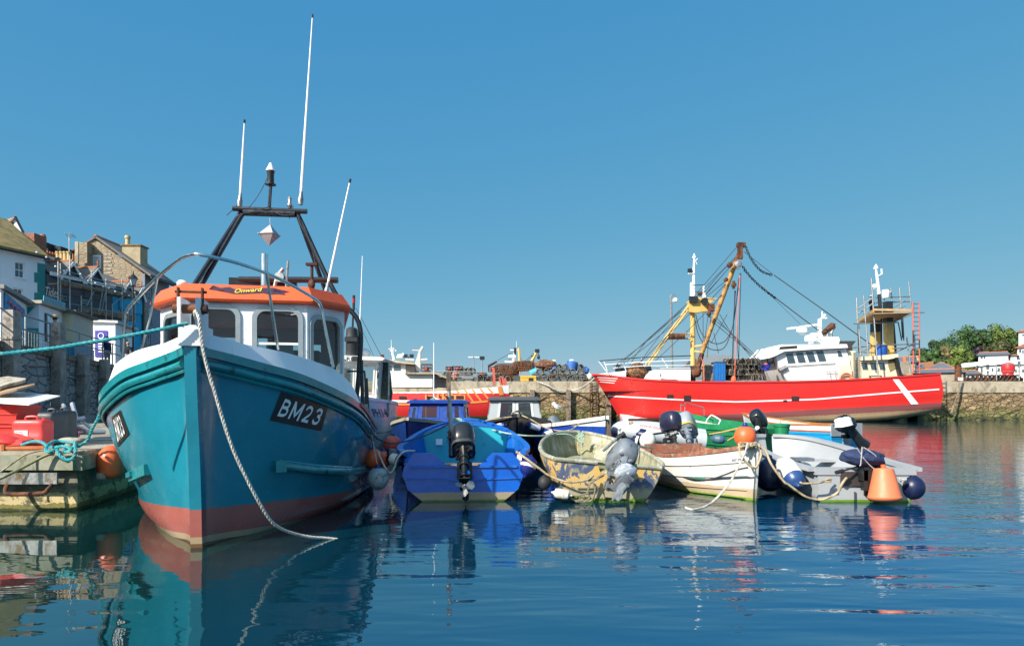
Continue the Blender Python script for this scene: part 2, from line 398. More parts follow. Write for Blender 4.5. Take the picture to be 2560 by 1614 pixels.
# ================================================================ STONE MATERIALS
def stone_mat(name, c1, c2, sc_=(1, 1, 1.9), cell=1.5, weed_z=None, mortar=(0.2, 0.17, 0.12), rnd=1.0, bump=1.0):
    g = NG(name); v0 = g.mapped(sc_); 
    wob = g.n('ShaderNodeVectorMath', operation='ADD'); g.l(v0, wob.inputs[0])
    nn = g.n('ShaderNodeTexNoise'); g.l(v0, nn.inputs['Vector']); nn.inputs['Scale'].default_value = 3.0
    scl = g.n('ShaderNodeVectorMath', operation='SCALE'); g.l(nn.outputs['Color'], scl.inputs[0]); scl.inputs['Scale'].default_value = 0.25
    g.l(scl.outputs[0], wob.inputs[1]); v = wob.outputs[0]
    vo = g.n('ShaderNodeTexVoronoi'); g.l(v, vo.inputs['Vector']); vo.inputs['Scale'].default_value = cell; vo.inputs['Randomness'].default_value = rnd
    ve = g.n('ShaderNodeTexVoronoi', feature='DISTANCE_TO_EDGE'); g.l(v, ve.inputs['Vector']); ve.inputs['Scale'].default_value = cell; ve.inputs['Randomness'].default_value = rnd
    sepc = g.n('ShaderNodeSeparateColor'); g.l(vo.outputs['Color'], sepc.inputs[0])
    col = g.mix(sepc.outputs[0], c1, c2)
    fine = g.noise(g.mapped(), 9, 8, 0.7); col = g.mix(g.mr(fine, 0.35, 0.7, 0, 0.6), col, tuple(c*0.45 for c in c1))
    edge = g.mr(g.math('ADD', ve.outputs['Distance'], g.mr(g.noise(g.mapped(), 5, 5, .7), .3, .7, -.03, .03)), 0.0, 0.035); col = g.mix(edge, mortar, col)
    if weed_z is not None:
        sep = g.n('ShaderNodeSeparateXYZ'); g.l(g.tc.outputs['Object'], sep.inputs[0])
        zz = g.math('ADD', sep.outputs[2], g.mr(g.noise(g.mapped(), 1.2, 7, 0.7), 0.3, 0.7, -0.9, 0.9))
        wn = g.mr(zz, weed_z, weed_z-0.9)
        patch = g.mr(g.noise(g.mapped(), 2.4, 7, 0.75), 0.35, 0.62)
        col = g.mix(g.math('MULTIPLY', wn, patch), col, (0.085, 0.12, 0.02))
        col = g.mix(g.mr(zz, 0.35, -0.1), col, (0.03, 0.035, 0.018))
    g.l(col, g.b.inputs['Base Color']); g.b.inputs['Roughness'].default_value = 0.9
    h = g.math('ADD', g.math('MULTIPLY', g.mr(ve.outputs['Distance'], 0.0, 0.12), 1.0), g.math('MULTIPLY', fine, 0.5))
    g.bump(h, bump, 0.09); return g.mat
CONC = pm('weathered concrete', (0.43, 0.36, 0.26), 0.9, 0, 0.2, 1.2, 0.5, 10, dirt=(0.24, 0.2, 0.14), dirt_amt=0.4, dscale=1.2)
PIERSTONE = stone_mat('pier rubble stone', (0.42, 0.29, 0.15), (0.22, 0.145, 0.075), cell=1.7, weed_z=1.7, mortar=(0.07, 0.055, 0.035))
QUAYSTONE = stone_mat('quay block stone', (0.5, 0.46, 0.43), (0.34, 0.31, 0.29), sc_=(0.8, 0.8, 2.3), cell=1.25, weed_z=0.7, mortar=(0.13, 0.115, 0.105), rnd=0.65)
# ================================================================ PIER
PY = 68.0; PZ = 3.86
mb = MB(); xs = [-30 + i*0.8 for i in range(0, 140)]
random.seed(3)
rows = []
for z in [-1.0, 0.0, 0.35, 0.7, 1.05, 1.4, 1.75, 2.1, 2.45, 2.78]:
    rows.append([V(x + random.uniform(-.2, .2), PY + random.uniform(-.11, .08), z) for x in xs])
mb.rings(rows, False); mb.rings([rows[-1], [V(x, PY+0.6, 2.8) for x in xs]], False)
pier_face = mb
root = thing('harbour_pier', 'long stone pier wall with pale concrete coping behind the red trawler', 'pier', (10, PY, 0))
pier_face.build('rubble_wall', PIERSTONE, root, 0)
mb = MB(); mb.bbox(-30, 82, PY-0.1, PY+16, 2.74, PZ); mb.build('coping', CONC, root)
mb = MB(); mb.bbox(-30, 82, PY+0.7, PY+15.8, -1, 2.72); mb.build('pier_core', CONC, root)
# timber fender posts of the pier, iron ladder
mb = MB(); mb.bbox(-0.22, 0.22, -0.5, 0, -1, 3.0); mb.bbox(-0.25, 0.25, -0.1, 0.12, 2.2, 2.35)
post0 = tag(mb.build('fender_post', WOOD, None, 20), 'bolted timber fender post on the stone pier wall', 'post', 'timber fender posts on the pier wall')
pxs = [1146, 1330, 1420, 1520]
lab = ['timber fender post on the pier behind the orange striped hull', 'timber fender post under the yellow bin on the pier', 'timber fender post with a slack rope hanging over it, left of the iron ladder', 'timber fender post close beside the red trawler bow']
for i, a in enumerate(pxs):
    o = post0 if i == 0 else post0.copy()
    if i: COL.objects.link(o)
    o.location = (WX(a, PY), PY-0.1, 0); o['label'] = lab[i]
def ladder(name, label, x, y, z0, z1, mat, wd=0.42, step=0.3, loc=None, tilt=0.0, cat='ladder', group=None, r=0.025):
    root = thing(name, label, cat, (x, y, z0), group); h = z1-z0
    for s in (-1, 1):
        mb = MB(); mb.tube([(x+s*wd/2, y, z0), (x+s*wd/2+tilt, y, z1)], r, 6); mb.build('rail', mat, root)
    mb = MB(); k = step*0.7
    while k < h: mb.tube([(x-wd/2+tilt*k/h, y, z0+k), (x+wd/2+tilt*k/h, y, z0+k)], r*0.75, 5); k += step
    tag(mb.build('rungs', mat, root)); return root
ladder('iron_ladder', 'rusty iron ladder fixed to the stone pier left of the red trawler', WX(1482, PY), PY-0.3, 0.2, 3.9, RUST, 0.6, 0.32, r=0.05)
# ================================================================ LEFT QUAY
QL = [(-12.0, -12), (-14.8, 8), (-17.6, 20), (-18.9, 25), (-20.3, 30), (-23.4, 40), (-27, 52), (-30.5, 68)]
QZ = 3.82
mb = MB()
for i in range(len(QL)-1):
    a = V(*QL[i], 0); b = V(*QL[i+1], 0); n = max(2, int((b-a).length/0.8)); rows = []
    for z in [-1, 0, .5, 1, 1.5, 2, 2.5, 3, 3.5, QZ-0.2]:
        rows.append([a.lerp(b, k/n) + V(random.uniform(-.05, .05), 0, z) for k in range(n+1)])
    mb.rings(rows, False)
root = thing('quay_wall', 'dark stone quay wall with timber piles behind the floating pontoon', 'quay wall', (-19, 25, 0))
mb.build('stone_face', QUAYSTONE, root, 0)
mb = MB(); a = [V(x, y, QZ-0.22) for x, y in QL]; mb.strip([p + V(-0.12, 0, 0.1) for p in a], 0.45, 0.24); mb.build('capping_beam', WOOD, root)
mb = MB(); poly = [V(x-0.05, y, QZ) for x, y in QL] + [V(-30.5, 400, QZ), V(-600, 400, QZ), V(-600, -12, QZ)]
mb.face(poly); struct(mb, 'quay_ground', pm('quay tarmac', (0.16, 0.15, 0.14), 0.9, 0, 0.2, 2, 0.3), 0)
def qline(y):
    return interp([q[1] for q in QL], [q[0] for q in QL], y)
PILE = pm('wet weathered pile timber', (0.32, 0.28, 0.24), 0.88, 0, 0.35, 3, 0.7, 14, dirt=(0.12, 0.10, 0.085), dirt_amt=0.25, dscale=2)
for i, (y, h, lb) in enumerate([(25.6, 5.0, 'leftmost timber pile in front of the quay wall'), (30.2, 5.1, 'timber pile against the quay wall beneath the man in the straw hat'), (33.6, 4.0, 'timber pile with frayed blue rope beside it on the quay wall'), (37.3, 3.95, 'timber pile on the quay wall below the white kiosk'), (41, 3.9, 'timber pile on the quay wall just left of the teal bow')]):
    x = qline(y) + 0.3; mb = MB()
    rr = [[V(x + a*0.21*k, y + b*0.2*k, z) for a, b in ((-1,-1), (1,-1), (1.05,1), (-1,1))] for z, k in ((-1, 1.05), (1.2, 1.02), (2.6, 1.0), (h-0.1, 0.96), (h, 0.8))]
    mb.rings(rr, True, True); mb.bbox(x-.25, x+.25, y-.24, y+.24, h-1.1, h-1.02)
    tag(mb.build('quay_pile', PILE, None, 20, (x, y, 0)), lb, 'pile', 'timber piles along the quay wall')
# ================================================================ PONTOON
PD = 0.80
pe = [(-5.87, 9.25), (-9.2, 25.5)]      # boat side edge
deckm = pm('pontoon deck boards', (0.33, 0.29, 0.22), 0.85, 0, 0.25, 4, 0.4, 14, dirt=(0.14, 0.13, 0.09), dirt_amt=0.35, dscale=2)
pc = bands('pontoon concrete', [(-0.3, sr(60, 62, 20)), (0.03, sr(120, 112, 60)), (0.09, sr(196, 176, 130)), (0.24, sr(120, 116, 100)), (0.5, sr(104, 104, 78))], wob=0.05, rough=0.85, streak=0.3, dirt=(0.1, 0.1, 0.055), dirt_amt=0.35)
root = thing('floating_pontoon', 'wide concrete and timber floating pontoon beside the teal fishing boat', 'pontoon', (-9, 12, 0))
mb = MB(); poly = [V(-5.9, 9.27, -0.3), V(-9.2, 25.5, -0.3), V(-17.8, 25.5, -0.3), V(-14.4, 9.27, -0.3)]; mb.prism(poly, (0, 0, 0.86)); mb.build('float', pc, root, 20)
mb = MB(); n = 60
for i in range(n):
    t0 = i/n; t1 = (i+0.93)/n
    e = lambda t: (lerp(-5.86, -9.16, t), lerp(9.22, 25.5, t))
    a = e(t0); b = e(t1); zz = PD + random.uniform(-.004, .004)
    mb.prism([V(a[0], a[1], zz-0.05), V(b[0], b[1], zz-0.05), V(b[0]-8.4, b[1], zz-0.05), V(a[0]-8.4, a[1], zz-0.05)], (0, 0, 0.05))
mb.build('deck_boards', deckm, root, 0)
beam = pm('mossy edge beam', (0.26, 0.26, 0.19), 0.85, 0, 0.3, 3, 0.6, 12, dirt=(0.12, 0.13, 0.06), dirt_amt=0.4, dscale=2.5)
mb = MB(); mb.bbox(-14.4, -5.88, 9.14, 9.22, PD-0.24, PD-0.05); mb.strip([(-5.84, 9.2, PD-0.15), (-9.12, 25.5, PD-0.15)], 0.09, 0.2); mb.build('edge_beam', beam, root, 20)
mb = MB(); mb.bbox(-12.0, -6.05, 9.075, 9.11, PD-0.42, PD-0.27)
for i in range(9): mb.lathe([(0.03, 0), (0.03, 0.03)], (-6.9-i*0.6, 9.07, PD-0.34), (0, -1, 0), 8)
mb.build('steel_channel', GALV, root, 20)
mb = MB(); mb.tube(cr([(-6.72, 9.1, PD-0.42), (-6.7, 9.03, PD-0.5), (-6.62, 9.0, PD-0.54), (-6.2, 9.0, PD-0.53), (-6.13, 9.02, PD-0.48), (-6.12, 9.1, PD-0.42)], 4), 0.028, 8); mb.build('handle', RUST, root)
# ================================================================ MAIN TEAL BOAT
TH = R(11.0); BX, BY = -3.17, 6.89
T = frame(BX, BY, TH)
def st(u, pts): return [(v, u + (q[0] if q else 0), z) for v, z, *q in pts]
S = [
 st(0, [(.035,1.99,-.24),(.035,1.45,-.16),(.035,.95,-.08),(.035,.45,-.03),(.035,0,0),(.02,-.6,.2)]),
 st(.10,[(.22,1.955,-.05),(.17,1.45),(.13,.95),(.105,.45),(.085,0,.02),(.02,-.6,.2)]),
 st(.3, [(.51,1.88),(.41,1.4),(.32,.9),(.25,.42),(.19,0,.04),(.02,-.6,.2)]),
 st(.65,[(.90,1.77),(.79,1.35),(.66,.88),(.52,.42),(.42,0),(.03,-.6)]),
 st(1.3,[(1.33,1.57),(1.26,1.22),(1.12,.82),(.92,.4),(.75,0),(.03,-.6)]),
 st(1.9,[(1.53,1.42),(1.49,1.12),(1.37,.78),(1.17,.38),(1.0,0),(.03,-.65)]),
 st(2.6,[(1.63,1.25),(1.61,1.02),(1.53,.72),(1.38,.36),(1.24,0),(.03,-.7)]),
 st(3.6,[(1.68,1.12),(1.67,.92),(1.63,.66),(1.54,.34),(1.45,0),(.03,-.7)]),
 st(5.2,[(1.70,1.04),(1.69,.86),(1.67,.62),(1.63,.32),(1.58,0),(.03,-.7)]),
 st(8.8,[(1.5,1.06),(1.5,.88),(1.49,.62),(1.46,.32),(1.42,0),(.03,-.5)])]
G = loft_side(S, 6, 5)
teal = (0.012, 0.20, 0.275)
HULLM = bands('teal hull paint', [(-0.8, sr(70, 60, 30)), (-0.02, sr(120, 85, 55)), (0.035, sr(176, 150, 118)), (0.10, sr(165, 92, 82)), (0.375, teal)], kx=-0.012, ky=0.062, wob=0.006, rough=0.22, var=0.08, scale=1.2, streak=0.09, dirt=(0.05, 0.2, 0.22), dirt_amt=-0.16, dscale=3, bump=0.45, bscale=2.6, coat=0.3)
# the bands material reads object coordinates; root sits at the stem foot on the water
root = thing('fishing_boat', 'large teal fishing boat with white wheelhouse and orange roof, numbered BM23', 'fishing boat', (BX, BY, 0))
hull = hull_skin(T, G); HB = bvh_of(hull); hull.build('hull', HULLM, root, 50)
TEAL = pm('teal trim paint', (0.01, 0.21, 0.235), 0.25, 0, 0.15, 4, 0.25, 8, dirt=(0.01, 0.07, 0.08), dirt_amt=0.15, dscale=8, coat=0.3)
BWH = pm('bulwark white paint', (0.74, 0.75, 0.76), 0.38, 0, 0.05, 2, 0.2, 5, dirt=(0.45, 0.40, 0.34), dirt_amt=0.0, dscale=9)
# stem post
mb = MB(); pts = [(0,-.30,2.02),(0,-.24,1.5),(0,-.15,.95),(0,-.09,.45),(0,-.05,.0),(0,.1,-.5)]
ring = []
for _, u, z in cr([V(*p) for p in pts], 4):
    ring.append([T(-.075, u+.10, z), T(-.055, u-.005, z), T(.055, u-.005, z), T(.075, u+.10, z)])
mb.rings(ring, True, True); mb.build('stem_post', HULLM, root, 30)
# sheer line
sheer = [r[0] for r in G]
sh_u = [p.y for p in sheer]
def shpt(u): return V(interp(sh_u, [p.x for p in sheer], u), u, interp(sh_u, [p.z for p in sheer], u))
for s in (1, -1):
    mb = MB(); mb.strip([T(s*(p.x+.012), p.y, p.z-.035) for p in sheer], .07, .085); mb.tube([T(s*(p.x+.012), p.y, p.z-.15) for p in sheer[2:]], .042, 9)
    mb.tube([T(s*(p.x+.0), p.y, p.z-.215) for p in sheer[2:]], .018, 6)
    mb.build('rubbing_strake', TEAL, root, 40)
    # white bulwark above the sheer
    us = [p.y for p in sheer]; hh = [interp([-.24, 0, .3, .65, 1.3, 1.9, 2.6, 3.6, 8.8], [.16,.17,.19,.24,.32,.29,.2,.12,.1], u) for u in us]
    mb = MB(); rs = []
    for p, h in zip(sheer, hh):
        k = min(1, p.x/.5)
        a = T(s*p.x, p.y, p.z); b = T(s*(p.x-.10*k), p.y+.02, p.z+h); c = T(s*max(.0, p.x-.17*k-.02), p.y+.02, p.z+h); d = T(s*max(0, p.x-.12*k-.02), p.y, p.z)
        rs.append([a, b, c, d])
    mb.rings(rs, True, True); mb.build('bulwark', BWH, root, 30)
# red line on the aft part of the right sheer
redt = pm('faded red trim', (0.38, 0.06, 0.05), 0.5, 0, 0.2, 4, 0.2)
mb = MB(); mb.strip([T(p.x+.05, p.y, p.z-.01) for p in sheer if p.y > 1.7], .03, .05); mb.build('red_trim', redt, root, 30)
# stem head and anchor roller
mb = MB(); mb.prism([T(-.1,-.32,2.0), T(.1,-.32,2.0), T(.13,.06,2.0), T(-.13,.06,2.0)], (0,0,.2)); 
mb.prism([T(-.115,-.3,2.195), T(-.075,-.34,2.195), T(-.075,-.0,2.195), T(-.115,-.0,2.195)], (0,0,.27)); mb.prism([T(.06,-.34,2.195), T(.1,-.3,2.195), T(.1,.0,2.195), T(.06,.0,2.195)], (0,0,.27))
mb.build('stem_head', BWH, root, 30)
mb = MB(); mb.tube([T(-.16,-.26,2.36), T(.15,-.26,2.36)], .045, 12); mb.tube([T(-.15,-.24,2.53), T(.14,-.24,2.53)], .014, 8)
for s in (-.12, .1): mb.box(T(s,-.24,2.44), (.016,.06,.26), TH)
mb.build('anchor_roller', RUST, root, 40)
# foredeck and floor
mb = MB(); rs = []
for p in sheer: rs.append([T(-max(0,p.x-.1), p.y+.03, p.z-.12), T(max(0,p.x-.1), p.y+.03, p.z-.12)])
mb.rings(rs, False); mb.build('deck', pm('deck paint', (0.12, 0.2, 0.24), 0.7, 0, 0.15, 3, 0.3), root, 0)
# bilge rubbing bars, found on the hull itself
mb = MB(); pr = [hit(HB, lerp(692, 921, t), interp([0, .4, .8, 1], [1161, 1172, 1176, 1168], t), .03) for t in [i/20 for i in range(21)]]
pr = [p for p in pr if p]; mb.tube(pr, .05, 9); mb.tube([p + V(0,0,.055) for p in pr[:-4]], .016, 6); mb.box(pr[0] + V(.02, 0, -.01), (.12, .06, .13), TH + .5)
mb.build('bilge_bar', TEAL, root, 40)
mb = MB(); pl = [hit(HB, lerp(372, 292, t), lerp(1170, 1203, t), .045) for t in [i/8 for i in range(9)]]; pl = [p for p in pl if p]
mb.strip([p + V(.02,.02,0) for p in pl], .07, .12); mb.strip([p + V(-.0, -.01, .015) for p in pl[3:]], .06, .06); mb.build('bilge_bar', TEAL, root, 30)
# registration numbers
NPL = pm('number panel black', (0.008, 0.008, 0.01), 0.35, 0, 0.2, 3, 0.05); LET = pm('lettering white', (0.78, 0.8, 0.8), 0.45, 0, 0.03, 3, 0.03)
GLY = {'B': [(0,(.0,-.12),(.0,1.12)), (1,(.02,1),(.5,1),(.82,.9),(.88,.76),(.8,.62),(.5,.54),(.02,.54)), (1,(.02,.54),(.55,.54),(.9,.42),(.98,.26),(.9,.1),(.55,0),(.02,0))],
 'M': [(0,(0,-.12),(0,1.12)), (0,(.0,1.05),(.5,.12),(1,1.05)), (0,(1,-.12),(1,1.12))],
 '2': [(1,(.03,.74),(.12,.93),(.48,1.0),(.85,.9),(.95,.7),(.8,.46),(.4,.22),(.08,.0)), (0,(-.05,0),(1.05,0))],
 '3': [(1,(.05,.8),(.2,.96),(.5,1.0),(.82,.92),(.9,.74),(.78,.58),(.42,.53)), (1,(.42,.53),(.8,.48),(.97,.27),(.85,.07),(.5,0),(.15,.05),(.0,.24))]}
def regno(q, inset, shear=0.0):
    d = grid_decal(HB, q, 12, 6, .006)
    if d is None: print('REG MISS', q); return
    o = tag(d.build('number_panel', NPL, root, 60))
    mb = MB(); x0 = 0; iq = [V(*a, 0) for a in inset]
    for ch, cw in (('B', .78), ('M', .95), ('2', .72), ('3', .72)):
        for k, pl_ in enumerate(GLY[ch]):
            pts = cr([V(x, y, 0) for x, y in pl_[1:]], 4) if pl_[0] else [V(x, y, 0) for x, y in pl_[1:]]
            if not pl_[0]: pts = sum([[pts[i].lerp(pts[i+1], j/4) for j in range(4)] for i in range(len(pts)-1)], []) + [pts[-1]]
            L_ = []; R_ = []
            for i, p in enumerate(pts):
                t = (pts[min(i+1, len(pts)-1)] - pts[max(i-1, 0)]).normalized(); n_ = V(-t.y, t.x, 0)*.105
                for S_, q in ((L_, p+n_), (R_, p-n_)):
                    w = bil(iq, (x0 + .105 + q.x*(cw-.21))/3.62, .105+q.y*.79); S_.append(hit(HB, w.x, w.y, .010+.0012*k) or V(0,0,-5))
            mb.rings([L_, R_], False)
        x0 += cw + .15
    mb.build('registration_number', LET, o, 0)
regno([(674,1050),(802,1077),(820,1014),(702,978)], [(690,1039),(793,1064),(812,1022),(711,995)])
regno([(296,1117),(325,1084),(302,1024),(280,1042)], [(297,1105),(316,1083),(299,1034),(285,1048)])
# ---------------- wheelhouse
W0 = .10
def wall(mb, a, b, z0, z1, wins, th=.05):
    """wall panel from plan point a to b with rectangular openings; wins in fractions/absolute: (s0,s1,zb,zt) along length"""
    a = V(*a, 0); b = V(*b, 0); L = (b-a).length; d = (b-a)/L; nrm = V(d.y, -d.x, 0)
    ss = sorted({0, L} | {w_[0] for w_ in wins} | {w_[1] for w_ in wins}); zs = sorted({z0, z1} | {w_[2] for w_ in wins} | {w_[3] for w_ in wins})
    for i in range(len(ss)-1):
        for j in range(len(zs)-1):
            cs = (ss[i]+ss[i+1])/2; cz = (zs[j]+zs[j+1])/2
            if any(w_[0] < cs < w_[1] and w_[2] < cz < w_[3] for w_ in wins): continue
            q = [a + d*ss[i], a + d*ss[i+1]]
            p = [T(q[0].x, q[0].y, zs[j]), T(q[1].x, q[1].y, zs[j]), T(q[1].x, q[1].y, zs[j+1]), T(q[0].x, q[0].y, zs[j+1])]
            n3 = T(nrm.x, nrm.y, 0) - T(0, 0, 0); mb.prism(p, -n3*th)
def rrect(x0, x1, z0, z1, r, n=5):
    out = []
    for cx, cz, a0 in ((x1-r, z1-r, 0), (x0+r, z1-r, 90), (x0+r, z0+r, 180), (x1-r, z0+r, 270)):
        for k in range(n+1):
            t = R(a0 + 90*k/n); out.append((cx + r*math.cos(t), cz + r*math.sin(t)))
    return out
def winframe(a, b, w_, root, r=.09, fw=.045, bar=None):
    a = V(*a, 0); b = V(*b, 0); d = (b-a).normalized(); nrm = V(d.y, -d.x, 0)
    o = rrect(w_[0]-fw, w_[1]+fw, w_[2]-fw, w_[3]+fw, r+fw); i_ = rrect(w_[0]+.012, w_[1]-.012, w_[2]+.012, w_[3]-.012, r)
    cs = rrect(w_[0]-.005, w_[1]+.005, w_[2]-.005, w_[3]+.005, .01)
    def pt(s, z, off): q = a + d*s + nrm*off; return T(q.x, q.y, z)
    mb = MB(); mb.rings([[pt(s, z, .004) for s, z in o], [pt(s, z, .022) for s, z in o], [pt(s, z, .022) for s, z in i_], [pt(s, z, -.03) for s, z in i_], [pt(s, z, -.03) for s, z in cs]], True)
    f = mb.build('window_frame', pm('window frame grey', (0.3, 0.33, 0.34), 0.35, 0.4, 0.1, 8, 0.1), root, 40)
    mb = MB(); mb.face([pt(s, z, -.02) for s, z in i_]); mb.build('pane', GLASS, f, 0)
    if bar: 
        mb = MB(); mb.prism([pt(w_[0], bar, -.015), pt(w_[1], bar, -.015), pt(w_[1], bar+.03, -.015), pt(w_[0], bar+.03, -.015)], (T(nrm.x, nrm.y, 0)-T(0,0,0))*.02); mb.build('glazing_bar', WHITE2, f, 0)
wh = [(W0-1.25, 5.2), (W0-1.25, 2.75), (W0-.76, 2.02), (W0+.76, 2.02), (W0+1.21, 2.62), (W0+.98, 5.2)]
Z0, Z1 = 1.05, 2.80
mb = MB(); wins = [[(.3, .95, 1.95, 2.55)], [(.2, .84, 1.9, 2.6)], [(.08, .64, 2.0, 2.68), (.88, 1.42, 1.96, 2.67)], [(.09, .64, 1.82, 2.6)], [(1.4, 2.2, 1.95, 2.55)]]
for i in range(5): wall(mb, wh[i], wh[i+1], Z0, Z1, wins[i])
wall(mb, (W0+.98, 5.2), (W0-1.25, 5.2), Z0, Z1, [(.3, .8, 1.6, 2.5), (1.2, 2.1, .9, 2.6)])
mb.build('wheelhouse', WHITE, root, 30)
for i in range(5):
    for w_ in wins[i]: winframe(wh[i], wh[i+1], w_, root, .11, .05, 2.22 if i == 2 else None)
# rivets are part of the frame paint; console inside the wheelhouse
mb = MB(); mb.prism([T(W0-.75, 2.25, 1.2), T(W0+.8, 2.25, 1.2), T(W0+.8, 2.75, 1.2), T(W0-.75, 2.75, 1.2)], (0,0,.85)); mb.prism([T(W0+.2, 2.3, 2.05), T(W0+.55, 2.3, 2.05), T(W0+.5, 2.6, 2.05), T(W0+.25, 2.6, 2.05)], (0,0,.2))
mb.prism([T(W0+.25, 3.9, 1.2), T(W0+.75, 3.9, 1.2), T(W0+.75, 4.3, 1.2), T(W0+.25, 4.3, 1.2)], (0,0,1.1))
mb.build('console', pm('console teal', (0.02, 0.12, 0.14), 0.5, 0, 0.2, 4, 0.1), root, 30)
mb = MB(); mb.box(T(W0-1.0, 2.95, 2.15), (.3, .12, .5), TH); mb.build('life_jacket', pm('lifejacket orange', (0.75, 0.09, 0.02), 0.7, 0, 0.15, 8, 0.4), root, 30)
# roof
def ro(e, z): e = e - .02; return [T(v, u, z) for v, u in ((W0-1.25-e, 5.3+e*.5), (W0-1.27-e, 2.68-e*.5), (W0-.80-e*.55, 1.99-e), (W0+.80+e*.55, 1.99-e), (W0+1.22+e, 2.55-e*.5), (W0+1.0+e, 5.3+e*.5))]
ORG = pm('orange roof paint', (0.80, 0.10, 0.018), 0.55, 0, 0.08, 2.5, 0.3, 22, dirt=(0.5, 0.07, 0.02), dirt_amt=0.02, dscale=7)
mb = MB(); mb.rings([ro(-.05, 2.75), ro(.08, 2.76), ro(.10, 2.79), ro(.09, 2.83), ro(-.02, 2.99), ro(-.30, 3.02)], True, True)
RB = bvh_of(mb); rf = mb.build('wheelhouse_roof', ORG, root, 18)
BAN = pm('banner purple', (0.035, 0.012, 0.035), 0.6, 0, 0.1, 5, 0.1)
def poly_decal(bvh, poly, off):
    """flat outline laid on a surface"""
    bm = bmesh.new(); vs = [bm.verts.new((x, y, 0)) for x, y in poly]; f = bm.faces.new(vs); bmesh.ops.triangulate(bm, faces=[f]); bmesh.ops.subdivide_edges(bm, edges=bm.edges, cuts=2, use_grid_fill=True)
    bmesh.ops.triangulate(bm, faces=bm.faces)
    bm.verts.index_update(); mb = MB(); mb.add([hit(bvh, v.co.x, v.co.y, off) or V(0,0,-5) for v in bm.verts], [[v.index for v in f.verts] for f in bm.faces]); bm.free(); return mb
z3 = lambda x, y: (360 + x/2.811, 380 + y/2.811)
ban = [z3(*p) for p in [(485,937),(540,955),(600,948),(630,960),(640,965),(840,955),(905,955),(912,985),(960,988),(1022,982),(985,992),(995,1006),(940,1000),(880,1003),(835,992),(700,998),(630,998),(570,985),(560,968),(500,972),(455,966),(515,958)]]
pd = poly_decal(RB, ban, .004); pd.build('name_banner', BAN, rf, 0)
mb = MB(); q = [z3(638,994), z3(832,980), z3(832,952), z3(640,966)]; text_decal(mb, RB, q, 'Onward', .009, shear=.25, bold=.012); mb.build('name_lettering', pm('yellow lettering', (0.8, 0.6, 0.06), 0.5), rf, 0)
# small whistle mushroom vent and exhaust pipe
mb = MB(); c = P(456, 712, 9.6); mb.lathe([(.03, 0), (.045, .08), (.07, .13), (.075, .17), (.05, .2), (.0, .21)], c - V(0,0,.14), n=16); mb.build('roof_vent', WHITE2, root)
mb = MB(); c = P(661, 714, 10.6); mb.tube([c, c + V(0,0,.49)], .055, 12); mb.build('exhaust_pipe', STEEL, root)
# ---------------- black A-frame and gear
AY = 12.2
BP = pm('black mast paint', (0.012, 0.013, 0.016), 0.3, 0, 0.3, 6, 0.1)
zp = lambda x, y, Y: P(*z3(x, y), Y)
mb = MB(); mb.tube([zp(625, 398, AY), zp(1145, 418, AY)], .045, 8); mb.tube([zp(700, 425, AY), zp(1065, 437, AY)], .06, 8)
mb.tube(cr([zp(680, 425, AY), zp(640, 490, AY), zp(360, 925, 11.2), zp(200, 1180, 10.6)], 5), .045, 8); mb.tube([zp(690, 440, AY), zp(410, 925, 11.4), zp(250, 1190, 10.8)], .04, 8)
mb.tube(cr([zp(1075, 430, AY), zp(1110, 500, AY), zp(1340, 985, 12.0), zp(1510, 1200, 12.0), zp(1512, 1518, 12.0), zp(1490, 1750, 12.0)], 6), .045, 8); mb.tube([zp(1080, 440, AY), zp(1270, 960, 12.6), zp(1290, 1400, 12.9)], .04, 8)
mb.tube([zp(880, 395, AY), zp(890, 235, AY)], .03, 8)
mb.build('mast_frame', BP, root)
mb = MB(); mb.tube([zp(668, 895, 11.6), zp(1362, 900, 11.6)], .055, 6); mb.box(zp(840, 925, 11.7), (1.1, .12, .16), TH)
mb.build('light_bar', BP, root)
wires = MB()
def slack(a, b, sag, n=10): return [Vector(a).lerp(Vector(b), i/n) + V(0, 0, -sag*4*(i/n)*(1-i/n)) for i in range(n+1)]
wires.tube(cr([zp(890, 240, AY-.05), zp(885, 370, AY-.06), zp(840, 395, AY-.08), zp(740, 425, AY-.08), zp(690, 440, AY-.06), zp(600, 590, AY-.1), zp(430, 850, 11.3)], 5), .008, 5)
wires.tube(slack(zp(865, 185, AY), zp(740, 385, AY), .05), .006, 5); wires.tube(slack(zp(580, 445, AY), zp(655, 370, AY), .01), .007, 5)
wires.tube(cr([zp(1080, 440, AY-.06), zp(1100, 510, AY-.08), zp(1155, 600, AY-.1), zp(1200, 760, AY-.1), zp(1215, 850, AY-.1)], 5), .009, 5)
wires.tube(slack(zp(900, 410, AY-.08), zp(1060, 430, AY-.08), .06), .008, 5); wires.tube(slack(zp(1050, 380, AY), zp(1020, 470, AY), -.02), .006, 5)
wires.build('mast_wiring', ROPE_D, root)
mb = MB(); c = zp(890, 232, AY)
mb.lathe([(.095, 0), (.095, .015), (.06, .03), (.06, .2), (.068, .22), (.068, .25)], c, n=12); o = mb.build('masthead_lamp', BLACK, root)
mb = MB(); mb.lathe([(.08, .25), (.075, .28), (.045, .33), (.03, .37), (.02, .39), (0.001, .4)], c, n=14); mb.build('lamp_cap', WHITE2, o)
